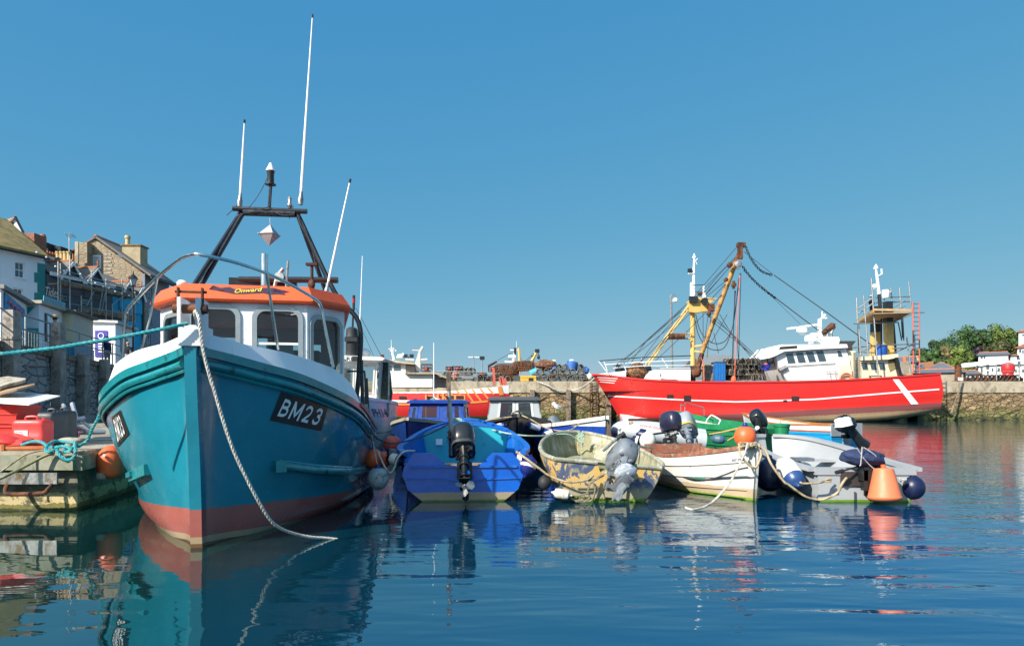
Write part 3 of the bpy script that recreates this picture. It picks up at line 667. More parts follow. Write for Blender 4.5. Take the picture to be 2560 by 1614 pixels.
def whip(a, b, r0, r1, col=WHITE2):
    mb = MB(); a = Vector(a); b = Vector(b); L = (b-a).length; mb.tube([a, a.lerp(b, .25), b], [r0, r0, r1], 8)
    o = mb.build('antenna', col, root); mb = MB(); mb.lathe([(r0*1.6, -.12), (r0*1.9, -.02), (r0*1.4, .03), (r0, .12)], a, b-a, 10); mb.build('antenna_base', GALV, o)
    mb = MB(); mb.tube([b, b + (b-a).normalized()*.06], r1*1.7, 6); mb.build('antenna_tip', BLACK, o)
whip(P(600, 500, 12.2), P(611, 308, 12.2), .025, .011)
whip(P(752, 495, 12.2), P(781, 45, 12.2), .027, .010)
whip(P(817, 722, 10.6), P(874, 457, 10.6), .019, .011)
mb = MB(); mb.lathe([(.03, 0), (.05, .05), (.03, .1), (.035, .16), (.03, .2), (.001, .21)], zp(1024, 396, AY), n=10); mb.build('deck_lamp', GALV, root)
# pulpit rail in stainless tube
mb = MB()
mb.tube(cr([P(303, 930, 8.4), P(309, 870, 8.35), P(313, 800, 8.3), P(322, 770, 8.2), P(392, 695, 7.6), P(450, 648, 7.0), P(478, 637, 6.8), P(505, 637, 6.75), P(600, 660, 7.0), P(700, 698, 7.5), P(782, 744, 8.0), P(802, 765, 8.15), P(811, 810, 8.2), P(833, 918, 8.3)], 6), .019, 10)
mb.tube([P(392, 697, 7.6), P(375, 790, 7.75), P(348, 890, 7.9)], .017, 8); mb.tube([P(667, 684, 7.3), P(682, 790, 7.5), P(695, 873, 7.7)], .017, 8)
mb.build('pulpit_rail', STEEL, root)
# black tubular gallows on the right side deck and derrick gear
mb = MB(); mb.tube(cr([P(868, 928, 10.4), P(905, 928, 10.4), P(912, 935, 10.4), P(914, 1010, 10.4)], 3), .014, 8); mb.build('deck_hoop', BP, root); mb = MB(); mb.tube([P(903, 900, 11), P(908, 1040, 11)], .03, 8); mb.build('deck_post', BP, root); mb = MB(); mb.tube([P(915, 945, 11.2), P(920, 1035, 11.2)], .03, 8)
mb.build('deck_post', BP, root)
mb = MB(); c = P(780, 712, 11.0); mb.tube([c, c + V(0, 0, .33)], .025, 7); mb.box(c + V(-.0,0,.33), (.18,.1,.04)); mb.sph(c + V(0,-.03,.0), (.06,.05,.09), 10, 8); mb.build('lifting_block', RUST, root)
mb = MB(); c = P(690, 690, 11.2); mb.tube([c+V(-.05,0,-.3), c+V(.02,0,.0), c+V(.12,0,.12)], .03, 7); mb.lathe([(.08,-.04),(.08,.04)], c+V(.06,0,-.02), (0,1,0), 12); mb.tube([c+V(.16,0,-.3), c+V(.2,0,.25)], .02, 6); mb.build('pot_hauler', GALV, root)
# hanging octahedral radar reflector
c = P(674, 587, AY); rr = thing('radar_reflector', 'silver octahedral radar reflector hanging from the black mast bar of the teal boat', 'radar reflector', c)
mb = MB(); r = .19; rot = Matrix.Rotation(R(35), 3, 'Z'); px_ = [c + rot @ V(*p)*r for p in ((1,0,0),(0,1,0),(-1,0,0),(0,-1,0))]; tp = c + V(.01,0,.19); bt = c - V(.01,0,.2)
mb.add(px_ + [tp, bt], [(0,1,4),(1,2,4),(2,3,4),(3,0,4),(1,0,5),(2,1,5),(3,2,5),(0,3,5)]); mb.build('body', pm('dull aluminium', (0.42, 0.42, 0.42), 0.5, 0.35, 0.15, 4, 0.1), rr, 5)
mb = MB(); [mb.tube([px_[i], px_[(i+1) % 4]], .008, 5) for i in range(4)]; mb.tube([tp, P(674, 534, AY)], .006, 5); mb.sph(px_[2], .02, 8, 6); mb.build('frame', GALV, rr)
# mooring ropes
def rope_thing(name, label, pts, r, mat, laid=False, cat='rope', group=None, sub=6):
    mb = MB(); p = cr(pts, sub)
    if laid: mb.rope(p, r)
    else: mb.tube(p, r, 6)
    return tag(mb.build(name, mat, None, 60, pts[0]), label, cat, group)
def z4(x, y): return (230 + x/2.448, 780 + y/2.448)
rope_thing('bow_rope', 'thick white rope falling from the anchor roller down the teal bow into the water', [P(*z4(a, b), Y) for a, b, Y in ((640, 60, 6.75), (628, 8, 6.60), (636, -5, 6.52), (655, 40, 6.44), (672, 180, 6.42), (690, 280, 6.42), (760, 520, 6.45), (860, 830, 6.5), (1000, 1120, 6.62), (1120, 1300, 6.8), (1300, 1370, 7.1), (1540, 1403, 7.35))] + [P(*z4(1700, 1420), 7.35) + V(.1, 0, -.25)], .0175, ROPE_W, True)
z2 = lambda x, y: (x/3.374, 850 + y/3.374)
rope_thing('mooring_line', 'taut teal mooring rope running from the bow roller out to the left', [P(-60, 890, 6.0), P(120, 872, 6.15), P(300, 843, 6.32), P(400, 823, 6.42), P(470, 808, 6.52)], .019, ROPE_G, True)
rope_thing('mooring_rope', 'slack teal rope from the boat quarter down to the pontoon cleat', [P(*z2(a, b), Y) for a, b, Y in ((950, 310, 9.2), (905, 390, 9.25), (850, 520, 9.4), (835, 640, 9.4), (780, 740, 9.45), (730, 850, 9.5), (640, 900, 9.5))], .022, ROPE_G, True)
# ================================================================ RED TRAWLER
zA = lambda x, y, Y=60.5: P(1460 + x/4.102, 590 + y/4.102, Y)
zB = lambda x, y, Y=60.5: P(1900 + x/4.744, 640 + y/4.744, Y)
zC = lambda x, y: (1440 + x/2.508, 880 + y/2.508)
TX, TY = 7.5, 63.5
TT = lambda v, u, z: V(TX + u, TY - v, z)
def s2(*p): return [(v, u, z) for v, u, z in p]
S = [s2((.06,0,4.3),(.06,.85,3.0),(.06,1.65,1.7),(.06,2.5,.3),(.05,3.3,-1.2)),
     s2((.85,.5,4.24),(.76,1.3,3.0),(.6,2.0,1.7),(.38,2.75,.3),(.05,3.5,-1.2)),
     s2((1.55,1.5,4.12),(1.42,2.1,2.9),(1.2,2.7,1.6),(.85,3.2,.25),(.05,3.8,-1.2)),
     s2((2.8,4.4,3.72),(2.68,4.5,2.7),(2.42,4.7,1.5),(2.0,4.9,.2),(.1,5.2,-1.3)),
     s2((3.45,8.5,3.52),(3.35,8.5,2.6),(3.1,8.6,1.4),(2.8,8.8,.1),(.1,9,-1.4)),
     s2((3.55,14,3.48),(3.55,14,2.5),(3.5,14,1.3),(3.35,14,0),(.1,14,-1.4)),
     s2((3.55,20.5,3.62),(3.55,20.5,2.5),(3.5,20.5,1.3),(3.3,20.5,0),(.1,20.5,-1.2)),
     s2((3.5,25.5,3.88),(3.5,25.5,2.8),(3.4,25.5,1.6),(3.1,25.5,.25),(.1,25.5,-.5)),
     s2((3.25,30.3,4.22),(3.3,30.5,3.1),(3.2,30.5,2.0),(2.9,30.3,.98),(.1,30.0,.6))]
G = loft_side(S, 6, 5)
RED = (0.66, 0.024, 0.018)
TH_M = bands('red trawler hull', [(-2.5, sr(90, 80, 40)), (-1.5, sr(120, 100, 60)), (-1.1, sr(176, 150, 115)), (-.62, sr(150, 125, 95)), (-.46, sr(118, 66, 62)), (.07, RED)], kx=-.053, wob=.07, rough=.32, var=.1, scale=.4, streak=.06, dirt=(0.75, .25, .2), dirt_amt=-.42, dscale=1.6, bump=.25, bscale=.9)
root = thing('trawler', 'big red beam trawler with white wheelhouse and yellow masts alongside the stone pier', 'trawler', (TX, TY, 0))
hull = hull_skin(TT, G); TB = bvh_of(hull)
# object x starts at the bow, so shift the sloping waterline there
hull.build('hull', TH_M, root, 50)
sheer = [r[0] for r in G]
RP = pm('red rail paint', RED, 0.4, 0, .1, 1, .1)
for s in (1, -1):
    mb = MB(); mb.strip([TT(s*p.x, p.y, p.z+.02) for p in sheer], .16, .14); mb.build('gunwale', RP, root, 40)
DK = pm('trawler deck', (.12, .13, .12), .8, 0, .3, 1)
mb = MB(); mb.rings([[TT(-max(0, p.x-.1), p.y, 2.75), TT(max(0, p.x-.1), p.y, 2.75)] for p in sheer], False); mb.build('deck', DK, root, 0)
WS = pm('trawler stripe white', (.8, .8, .78), .5, 0, .04, 1)
mk = MB()
def band_decal(pts, wpx, off=.03):
    top = []; bot = []
    for i in range(41):
        t = i/40; x = lerp(pts[0][0], pts[-1][0], t); y = interp([p[0] for p in pts], [p[1] for p in pts], x)
        a = hit(TB, x, y - wpx/2, off); b = hit(TB, x, y + wpx/2, off)
        if a and b: top.append(a); bot.append(b)
    mk.rings([top, bot], False)
band_decal([zC(200, 273), zC(700, 300), zC(1010, 311), zC(1500, 295), zC(1960, 256), zC(2330, 228)], 3.6)
for y0 in (157, 171, 185): band_decal([zC(135+ (y0-157)*.6, y0-1), zC(262-(y0-157)*.7, y0+8)], 1.9)
mb = poly_decal(TB, [zC(1984,170), zC(2022,170), zC(2146,325), zC(2100,327)], .045); mk.add(mb.v, mb.f)
mb = poly_decal(TB, [zC(250,383), zC(330,393), zC(450,414), zC(268,416)], .04); mk.add(mb.v, mb.f)
mk.build('white_markings', WS, root, 0)
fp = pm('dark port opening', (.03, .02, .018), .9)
for q in [(570,265,610,288), (676,270,720,304), (1350,276,1398,304), (1298,299,1322,310)]:
    mb = poly_decal(TB, [zC(q[0],q[1]), zC(q[2],q[1]), zC(q[2],q[3]), zC(q[0],q[3])], .05); mb.build('freeing_port', fp, root, 0)
# forecastle house and drum
WP = pm('trawler white paint', (.78, .77, .72), .5, 0, .05, 1, .05, dirt=(.5, .36, .2), dirt_amt=-.12, dscale=1.5)
CRM = pm('cream paint', (.76, .66, .46), .55, 0, .07, 1, .05, dirt=(.5, .33, .16), dirt_amt=0, dscale=2)
mb = MB(); prof = [zA(600,1500,61.3), zA(640,1420,61.3), zA(700,1375,61.3), zA(790,1352,61.3), zA(1093,1350,61.3), zA(1093,1500,61.3)]; mb.prism(prof, (0, 4.4, 0)); mb.build('forecastle_house', WP, root, 30)
mb = MB(); mb.tube(cr([zA(780,1400,61.2), zA(785,1455,61.2), zA(950,1465,61.2)], 3), .05, 6); mb.build('grab_pipe', WP, root)
mb = MB(); mb.lathe([(.8,-1.5),(.8,-1.4),(.45,-1.39),(.45,1.4),(.8,1.41),(.8,1.5)], zA(505,1400,63.0), (1,.15,0), 18); mb.build('net_drum', BLACK, root)
mb = MB(); mb.sph(zA(545,1400,61.9), (1.0,.7,.6), 12, 8); mb.sph(zA(550,1350,61.9), (.7,.6,.45), 12, 8)
mb.v = [tuple(Vector(v) + V(random.uniform(-.06,.06), random.uniform(-.06,.06), random.uniform(-.06,.06))) for v in mb.v]; mb.build('net_heap', pm('rust brown net', (.3, .13, .04), .95, 0, .5, 6, 1, 12, dirt=(.06,.04,.03), dirt_amt=.5, dscale=4), root, 0)
mb = MB(); mb.prism([zA(160,1412,62.6), zA(430,1380,61.4), zA(430,1440,61.4), zA(160,1425,62.6)], (0,.1,0)); mb.build('bow_bulwark', WP, root, 0)
# rails forward
mb = MB()
mb.tube([zA(150,1280,63), zA(560,1245,61), zA(1100,1225,61)], .045, 5); 
mb.build('top_rail', BLACK, root)
mb = MB()
mb.tube([zA(215,1318,62.6), zA(600,1290,61), zA(1100,1272,61)], .04, 5); mb.tube([zA(300,1352,62), zA(620,1330,61), zA(1100,1325,61)], .035, 5)
for a in [(150,1280,240,1400),(205,1285,240,1380),(400,1300,440,1400),(590,1250,620,1340),(800,1250,860,1350)]: mb.tube([zA(a[0],a[1],61.6), zA(a[2],a[3],61.6)], .04, 5)
mb.build('rail', WS, root)
# masts, struts and boom
YEL = pm('mast yellow', (.66, .42, .12), .55, 0, .1, 1.5, .1, dirt=(.32,.16,.05), dirt_amt=.15, dscale=3)
OCH = pm('boom ochre', (.42, .22, .045), .6, 0, .2, 1.5, .2, dirt=(.16,.07,.03), dirt_amt=.35, dscale=3)
mb = MB(); a = zA(1118,1500,63); b = zA(1112,665,63); mb.tube([a, b], .22, 14); mb.build('foremast', YEL, root)
mb = MB(); mb.tube([zA(1116,1500,63), zA(1116,1330,63)], .25, 14); mb.build('mast_foot', BLACK, root)
mb = MB()
for d in (0, 32): mb.tube([zA(1095+d*.1,680+d,62.6+d*.03), zA(628+d,1325,61.8+d*.03)], .09, 8)
mb.tube([zA(850,1010,62.4), zA(1095,1000,62.6)], .08, 8); mb.tube([zA(850,1055,62.4), zA(1095,1050,62.6)], .07, 8)
mb.tube([zA(1140,1130,62.6), zA(1220,1120,61.8)], .1, 7); mb.tube([zA(1140,1180,62.6), zA(1200,1190,61.8)], .1, 7)
mb.build('mast_strut', YEL, root)
mb = MB(); mb.tube([zA(872,1028,62.2), zA(1032,1025,62.2)], .27, 10); mb.build('rolled_net', RUST, root)
mb = MB(); mb.prism([zA(1075,660,62.2), zA(1150,628,62.2), zA(1365,635,62.2), zA(1290,690,62.2), zA(1345,705,62.2), zA(1335,755,62.2), zA(1145,785,62.2), zA(1085,775,62.2)], (0,.8,0)); mb.build('crosstree', YEL, root, 20)
mb = MB(); mb.box(zA(1120,650,62.1), (.7,.5,.55)); mb.lathe([(.3,-.2),(.3,.2)], zA(1235,665,61.9), (0,1,0), 12); mb.build('winch_head', BLACK, root)
mb = MB(); mb.box(zA(1305,735,61.9), (.5,.4,.7)); mb.build('sheave_box', RUST, root, 20)
mb = MB(); mb.tube([zA(1125,650,63), zA(1125,380,63), zA(1131,225,63)], [.17,.12,.08], 10); mb.lathe([(.08,0),(.17,.05),(.17,.15),(.02,.5)], zA(1131,232,63), n=12)
mb.tube([zA(1131,380,62.9), zA(1068,382,62.9)], .1, 6); mb.tube([zA(1135,265,63), zA(1165,230,63)], .04, 5); mb.tube([zA(1135,240,63), zA(1160,290,63)], .03, 5); mb.box(zA(1105,560,63), (.25,.3,1.5)); mb.tube([zA(1228,635,62.5), zA(1228,510,62.5)], .1, 6); mb.tube([zA(1242,630,62.5), zA(1236,560,62.5)], .1, 6)
mb.build('topmast', WS, root)
mb = MB(); mb.tube([zA(1110,505,62.6), zA(1230,500,62.6), zA(1228,580,62.6)], .04, 5); mb.tube([zA(1130,568,62.6), zA(1225,572,62.6)], .03, 5); mb.box(zA(1085,355,62.9), (.35,.3,.35)); mb.build('masthead_lamp', BLACK, root)
for dy, nm in ((0, 'near'), (5.2, 'far')):
    Yb = 60.7 + dy
    mb = MB(); a = zA(1205,1205,61.2+dy*.9); b = zA(1555,262,Yb) if not dy else zA(1560,270,Yb-.1); mb.tube([a, b], [.21,.2], 12); o = mb.build('derrick_boom', OCH, root)
    mb = MB(); mb.tube([b, b + (b-a).normalized()*1.75], [.2,.16], 10); mb.build('boom_tip', RUST, o)
mb = MB(); mb.tube([zA(1215,1210,61), zA(1165,1350,61), zA(1130,1420,61.2)], [.22,.3,.25], 8); mb.sph(zA(1155,1390,61), (.5,.4,.45), 10, 7); mb.v = [tuple(Vector(v)+V(*[random.uniform(-.08,.08) for _ in range(3)])) for v in mb.v]; mb.build('chain_heap', RUST, root, 0)
mb = MB(); mb.box(zA(1610,90,60.6), (.7,.5,.35)); mb.box(zA(1600,160,60.5), (.4,.4,1.3)); mb.build('boom_head', RUST, root, 20)
# blocks and tackle
for x, y, a, b in [(1583,290,.32,.42), (1495,295,.25,.16), (1455,448,.18,.14), (1535,500,.22,.34), (1282,797,.2,.3), (1190,590,.2,.15)]:
    mb = MB(); mb.lathe([(a*.6,-.15),(a,-.1),(a,.1),(a*.6,.15)], zA(x,y,60.1), (0,1,0), 12); mb.box(zA(x,y,60.1), (a*.9,.2,b*2)); mb.build('tackle_block', GALV if x == 1583 else RUST, root, 30)
rg = MB(); rn = 0
def line(pts, r=.035, sag=0, n=5):
    p = [zA(x, y, (a[0] if a else 60.6)) for x, y, *a in pts]
    if len(p) == 2 and sag: p = slack(p[0], p[1], sag, 10)
    elif len(p) > 2: p = cr(p, 5)
    rg.tube(p, r, n)
for l in [[(1585,90),(1110,640,62.5)],[(1565,200),(1160,610,62.5)],[(1520,290),(1230,610,62.5)],[(1500,310),(1250,600,62)],[(1545,240),(1400,380),(1240,570,62.4)],[(1440,470),(1255,620,62)],[(1450,490),(1310,640,62)],[(1410,600),(1330,700,62)],
          [(1060,690,62.5),(740,1000,62),(300,1340,61.5)],[(1050,700,62.5),(340,1340,61.5)],[(900,920,62.5),(560,1190,61.5),(350,1345,61.5)],[(1050,770,62.5),(830,960,62),(560,1310,61.5)],[(1090,790,62.5),(570,1300,61.5)],[(1085,950,62.5),(720,1290,61.5)],[(1000,770,62.5),(640,1080,62),(450,1350,61.5)],[(1240,790,62),(1050,985,62.2)],
          [(1545,560),(1525,1430)],[(1555,560),(1530,1000),(1520,1300)],[(1610,380),(1592,1010),(1586,1490)],[(1600,380),(1570,1000),(1590,1300)],
          [(1145,800,62),(1180,940,62),(1240,1040,61.5),(1340,1100,61),(1440,1080,61),(1500,990,61),(1530,900,60.8),(1550,560,60.6)],[(1140,860,62),(1170,1000,62),(1240,1120,61.5),(1330,1165,61),(1430,1150,61),(1490,1040,61),(1540,850,60.8),(1590,430,60.6)],
          [(1240,780,62),(1560,1040,61.5),(1900,1360,61)],[(1310,780,62),(1830,1370,61)],[(1300,860,62),(1880,1350,61)],[(1390,800,62),(1540,1030,62),(1830,1320,61)],[(1220,780,62),(1222,1120,62)],[(1270,830,61),(1235,1090,61)],[(1300,830,61),(1262,1250,61)],[(1330,990,61),(1380,1200,61)],[(1470,800,61),(1300,1100,61)]]:
    line(l, .03 if len(l) < 5 else .045)
rg.build('rigging', ROPE_D, root, 0)
# chains from the boom head aft to the wheelhouse mast and gantry
ch = MB()
def chain(mb, pts, r=.05, step=.22):
    L = 0; pts = [Vector(p) for p in pts]; tot = sum((pts[i+1]-pts[i]).length for i in range(len(pts)-1)); n = int(tot/step); k = 0; acc = 0; j = 0
    for i in range(n):
        d = (i+.5)*tot/n
        while j < len(pts)-2 and acc + (pts[j+1]-pts[j]).length < d: acc += (pts[j+1]-pts[j]).length; j += 1
        dr = (pts[j+1]-pts[j]); q = pts[j] + dr.normalized()*(d-acc); dn = dr.normalized(); sd = dn.cross(V(0,1,0) if i % 2 else V(0,.5,1)).normalized()
        a = q - dn*step*.6; b = q + dn*step*.6; c1 = q + sd*step*.3; c2 = q - sd*step*.3
        mb.tube([a, c1, b, c2, a], r*.5, 4, False)
chain(ch, cr([zA(1655,105), zA(1700,210), zA(1760,300), zA(1830,365), zA(1930,402)], 6), .09, .3)
chain(ch, cr([zA(1625,310), zA(1700,410), zA(1790,500), zA(1860,560), zA(1969,640)], 6), .09, .3)
ch.build('chain', BLACK, root, 0)
mb = MB(); mb.tube([zA(1640,160), zA(1940,395)], .025, 5); mb.tube([zB(165,225), zB(740,630), zB(1330,1060, 62)], .045, 5); mb.tube([zB(0,345), zB(110,440), zB(690,880,62)], .045, 5); mb.tube([zA(1630,350), zB(60,400), zB(480,810,62)], .015, 4)
mb.build('stay_wire', ROPE_D, root, 0)
mb = MB(); mb.tube(cr([zA(1600,400,60.4), zA(1570,900,60.3), zA(1545,1440,60.2)], 5), .035, 5); mb.tube([zA(1222,1290,60.4), zA(1235,1490,60.3)], .04, 5); mb.tube(cr([zA(1200,1240,60.4), zA(1225,1330,60.4), zA(1232,1480,60.2)], 4), .04, 5); mb.sph(zA(1535,1470,60.1), (.22,.15,.35), 8, 6); mb.build('orange_line', pm('orange twine', (.7,.14,.06), .8), root, 0)
# wheelhouse
def pr(mb, pts, d): return mb.prism(pts, (0, d, 0))
WY = 61.0
mb = MB(); pr(mb, [zB(335,1490,WY), zB(232,1335,WY), zB(180,1150,WY), zB(900,1090,WY), zB(1010,1085,WY), zB(1060,1215,WY), zB(1100,1490,WY)], 5.2); mb.build('wheelhouse', WP, root, 20)
mb = MB(); y0 = WY-.45; pr(mb, [zB(120,1205,y0), zB(150,1160,y0), zB(240,1068,y0), zB(250,1048,y0), zB(1030,1042,y0), zB(1045,1085,y0), zB(640,1105,y0), zB(290,1130,y0), zB(165,1190,y0)], 6.1); mb.build('wheelhouse_roof', WP, root, 20)
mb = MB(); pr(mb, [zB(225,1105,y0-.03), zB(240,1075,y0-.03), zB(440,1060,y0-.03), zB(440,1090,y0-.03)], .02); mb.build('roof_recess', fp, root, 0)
def wwin(pts, Y, nm='window', fm=WS):
    c = sum([zB(*p, Y) for p in pts], V(0,0,0))/4
    mb = MB(); o = [zB(*p, Y) for p in pts]; big = [c + (q-c)*1.16 for q in o]
    mb.prism(big, (0, -.03, 0)); f = mb.build(nm, fm, root, 0)
    mb = MB(); mb.prism([q + V(0,-.033,0) for q in o], (0, -.02, 0)); mb.build('pane', BG, f, 0)
def tintglass(name, c, rough=.08):
    return pm(name, c, rough, 0, .25, .6, 0.02, spec=.8)
BG = tintglass('bridge glass', (.05, .08, .1))
for p in [[(330,1272),(420,1268),(385,1148),(302,1152)], [(455,1265),(542,1260),(505,1138),(420,1143)], [(580,1258),(662,1252),(625,1130),(540,1136)], [(698,1250),(785,1245),(745,1120),(660,1126)]]: wwin(p, WY)
for y1 in (61.7, 63.1, 64.5):
    f0 = lambda s, yy, off: zB(lerp(188, 222, s) , lerp(1185, 1325, s), WY) + V(off, yy-WY, 0)
    mb = MB(); mb.prism([f0(.02,y1,-.03), f0(.85,y1,-.03), f0(.85,y1+1.1,-.03), f0(.02,y1+1.1,-.03)], (-.03,0,0)); mb.build('front_window', BG, root, 0)
wwin([(925,1190),(980,1190),(950,1120),(915,1118)], WY); 
mb = MB(); pr(mb, [zB(950,1480,WY-.02), zB(945,1296,WY-.02), zB(1060,1294,WY-.02), zB(1085,1340,WY-.02), zB(1092,1480,WY-.02)], .015); mb.build('side_recess', CRM, root, 0)
mb = MB(); mb.tube([zB(235,1325,60.9), zB(330,1305,60.9), zB(885,1270,60.9), zB(885,1260,60.9)], .03, 5); mb.tube([zB(775,1370,60.8), zB(930,1365,60.8)], .03, 5); mb.tube([zB(827,1370,60.8), zB(830,1445,60.8)], .03, 5); mb.tube([zB(900,1368,60.8), zB(895,1440,60.8)], .03, 5); mb.build('hand_rail', GALV, root)
mb = MB(); mb.tube([zB(225,1360,60.9), zB(315,1315,60.9)], .22, 8); mb.build('rolled_fender', GALV, root)
# wheelhouse mast, radar, liferaft
RY = 63
mb = MB(); pr(mb, [zB(690,1040,RY), zB(700,900,RY), zB(705,740,RY), zB(730,735,RY), zB(735,920,RY), zB(770,1000,RY), zB(770,1040,RY)], .35); pr(mb, [zB(470,925,RY), zB(690,905,RY), zB(700,950,RY)], .2); mb.build('radar_mast', WP, root, 20)
mb = MB(); mb.tube([zB(320,862,RY-.3), zB(675,815,RY-.3)], .1, 8); mb.lathe([(.3,0),(.5,.1),(.5,.3),(.2,.6)], zB(500,905,RY-.3), n=12); mb.build('radar_scanner', WS, root)
mb = MB(); mb.lathe([(.25,-.2),(.25,0),(.55,.05),(.55,.45),(.3,.6)], zB(605,1010,RY-.5), n=14); mb.build('radar_dome', WS, root)
mb = MB(); mb.tube([zB(740,735,RY), zB(738,655,RY)], .06, 6); mb.sph(zB(765,705,RY), .15, 8, 6); mb.box(zB(755,735,RY), (.5,.3,.12)); mb.build('aerial_cluster', WS, root)
mb = MB(); mb.tube([zB(765,1005,RY-.8), zB(920,1005,RY-.8)], .38, 12); mb.build('liferaft_canister', WS, root)
mb = MB(); mb.tube([zB(740,920,RY), zB(860,820,RY), zB(892,800,RY)], [.22,.3,.05], 8); mb.build('davit_arm', RUST, root)
mb = MB(); mb.tube(cr([zB(745,900,RY), zB(790,970,RY), zB(800,900,RY)], 4), .1, 6); mb.tube(cr([zB(890,835,RY), zB(845,900,RY), zB(850,970,RY)], 4), .12, 6); mb.build('exhaust_pipe', GALV, root)
mb = MB(); pr(mb, [zB(920,1005,63.5), zB(1140,1005,63.5), zB(1095,1060,63.5), zB(1100,1150,63.5), zB(1010,1140,63.5), zB(1010,1050,63.5), zB(925,1045,63.5)], 1.6); mb.build('funnel', pm('funnel dark grey', (.04,.045,.05), .6), root, 20)
# aft house
mb = MB(); pr(mb, [zB(1185,1500,61.4), zB(1175,1240,61.4), zB(1195,1195,61.4), zB(1520,1180,61.4), zB(1640,1340,61.4), zB(1690,1440,61.4), zB(1690,1500,61.4)], 4.6); pr(mb, [zB(1210,1235,61), zB(1220,1190,61), zB(1640,1160,61), zB(1640,1200,61), zB(1520,1225,61)], 5.2); mb.build('aft_house', CRM, root, 20)
for x in (1195, 1298, 1400): wwin([(x+22,1345),(x+85,1345),(x+70,1262),(x,1262)], 61.4, fm=CRM)
mb = MB(); pr(mb, [zB(1640,1200,61), zB(1690,1420,61), zB(1660,1420,61), zB(1600,1200,61)], 4.4); mb.build('side_screen', BLACK, root, 0)
mb = MB(); pr(mb, [zB(1525,1180,61.35), zB(1620,1190,61.35), zB(1610,1330,61.35), zB(1545,1370,61.35), zB(1522,1300,61.35)], .03); mb.build('canvas_dodger', pm('olive canvas', (.2,.17,.08), .9, 0, .3, 2), root, 0)
mb = MB(); mb.bbox(zB(1100,0).x, zB(1180,0).x, 61.2, 61.5, 2.8, zB(0,1120,61.2).z); mb.build('ladder_board', CRM, root)
mb = MB(); 
for k in range(13): mb.tube([zB(1105,1150+k*27,61.1), zB(1185,1150+k*27,61.1)], .035, 5)
mb.build('ladder_rungs', GALV, root)
mb = MB(); mb.lathe([(.55,-.12),(.62,0),(.55,.12),(.42,0),(.55,-.12)], zB(1020,1460,60.7), (0,1,0), 18, False); mb.build('lifebuoy', pm('lifebuoy orange', (.75,.22,.1), .7), root)
# gantry columns
mb = MB(); mb.tube([zB(1365,1200,64.5), zB(1375,760,64.5)], .01, 4); mb.strip([zB(1365,1200,64.5), zB(1375,760,64.5)], .7, .7, up=V(0,1,0)); o = mb.build('gantry_column', YEL, root, 20); mb = MB(); mb.tube([zB(1374,900,64.5), zB(1378,600,64.5)], .01, 4); mb.strip([zB(1374,900,64.4), zB(1378,600,64.4)], .72, .72, up=V(0,1,0)); mb.build('column_top', BLACK, o, 20)
mb = MB(); mb.tube([zB(1530,1200,62), zB(1520,700,62)], .01, 4); mb.strip([zB(1530,1200,62), zB(1520,700,62)], .62, .62, up=V(0,1,0)); o = mb.build('gantry_column', YEL, root, 20); mb = MB(); mb.tube([zB(1520,790,62), zB(1515,540,62)], .01, 4); mb.strip([zB(1520,790,61.95), zB(1515,540,61.95)], .6, .6, up=V(0,1,0)); mb.build('column_top', BLACK, o, 20)
mb = MB(); mb.tube([zB(1425,610,63), zB(1412,450,63)], .16, 8); mb.tube([zB(1440,1240,62.6), zB(1440,700,62.6)], .08, 5); mb.build('mast_base', BLACK, root)
mb = MB(); mb.tube([zB(1412,455,63), zB(1395,300,63), zB(1376,160,63)], [.15,.13,.09], 10); mb.lathe([(.09,0),(.2,.05),(.2,.2),(.03,.5)], zB(1376,160,63), n=12); mb.tube([zB(1388,242,63), zB(1450,212,63)], .06, 5); mb.tube([zB(1445,215,63), zB(1440,150,63)], .07, 5); mb.tube([zB(1400,372,63), zB(1350,380,63)], .1, 5); mb.build('aft_mast', WS, root)
mb = MB(); mb.box(zB(1368,352,63), (.4,.3,.3)); mb.lathe([(.3,-.45),(.32,-.4),(.32,.2),(.28,.3)], zB(1490,440,63), n=14); mb.build('mast_lamp', WS, root)
mb = MB(); mb.lathe([(.45,0),(.5,.1),(.5,.9),(.4,1.0)], zB(1437,1180,61.5), n=14); mb.build('blue_drum', pm('drum blue', (.02,.1,.4), .5), root)
mb = MB()
for x0, x1 in ((1160,1170),(1580,1605),(1690,1705),(1640,1680)): mb.tube([zB(x0,790,62), zB(x1,1140 if x0<1600 else 1000,62)], .05, 5)
mb.build('hanging_line', BLACK, root, 0)
for a_, b_ in (((1582,795),(1610,1150)),((1685,740),(1698,970))): mb = MB(); mb.tube([zB(*a_,63), zB(*b_,63)], .1, 6); mb.build('hanging_hose', BLACK, root, 0)
mb = MB(); pr(mb, [zC(0,0) and zB(2180-60,1490,61), zB(2175,1490,61), zB(2160,1490,61)], .1) if False else None
mb.bbox(37.3, 37.8, 62.8, 64.4, -1, 1.4); mb.build('rudder', pm('slimy green timber', (.06,.07,.03), .8), root)
mb = MB()
for a in [(1210,1460,1280,1458),(1290,1425,1440,1420),(1450,1440,1620,1435),(1300,1430,1330,1460),(1440,1422,1430,1450)]: mb.tube([zB(a[0],a[1],60.6), zB(a[2],a[3],60.6)], .05, 5)
mb.build('deck_rail', BLACK, root)
mb = MB(); 
for k in range(10): mb.tube(cr([zB(1690+random.uniform(-20,120), 1418+random.uniform(-18,12), 61.5) for _ in range(5)], 5), .06, 5)
mb.build('rope_pile', ROPE_T, root, 0)
SBD = pm('scaffold boards', (.42,.27,.12), .85, 0, .25, 2, .3)
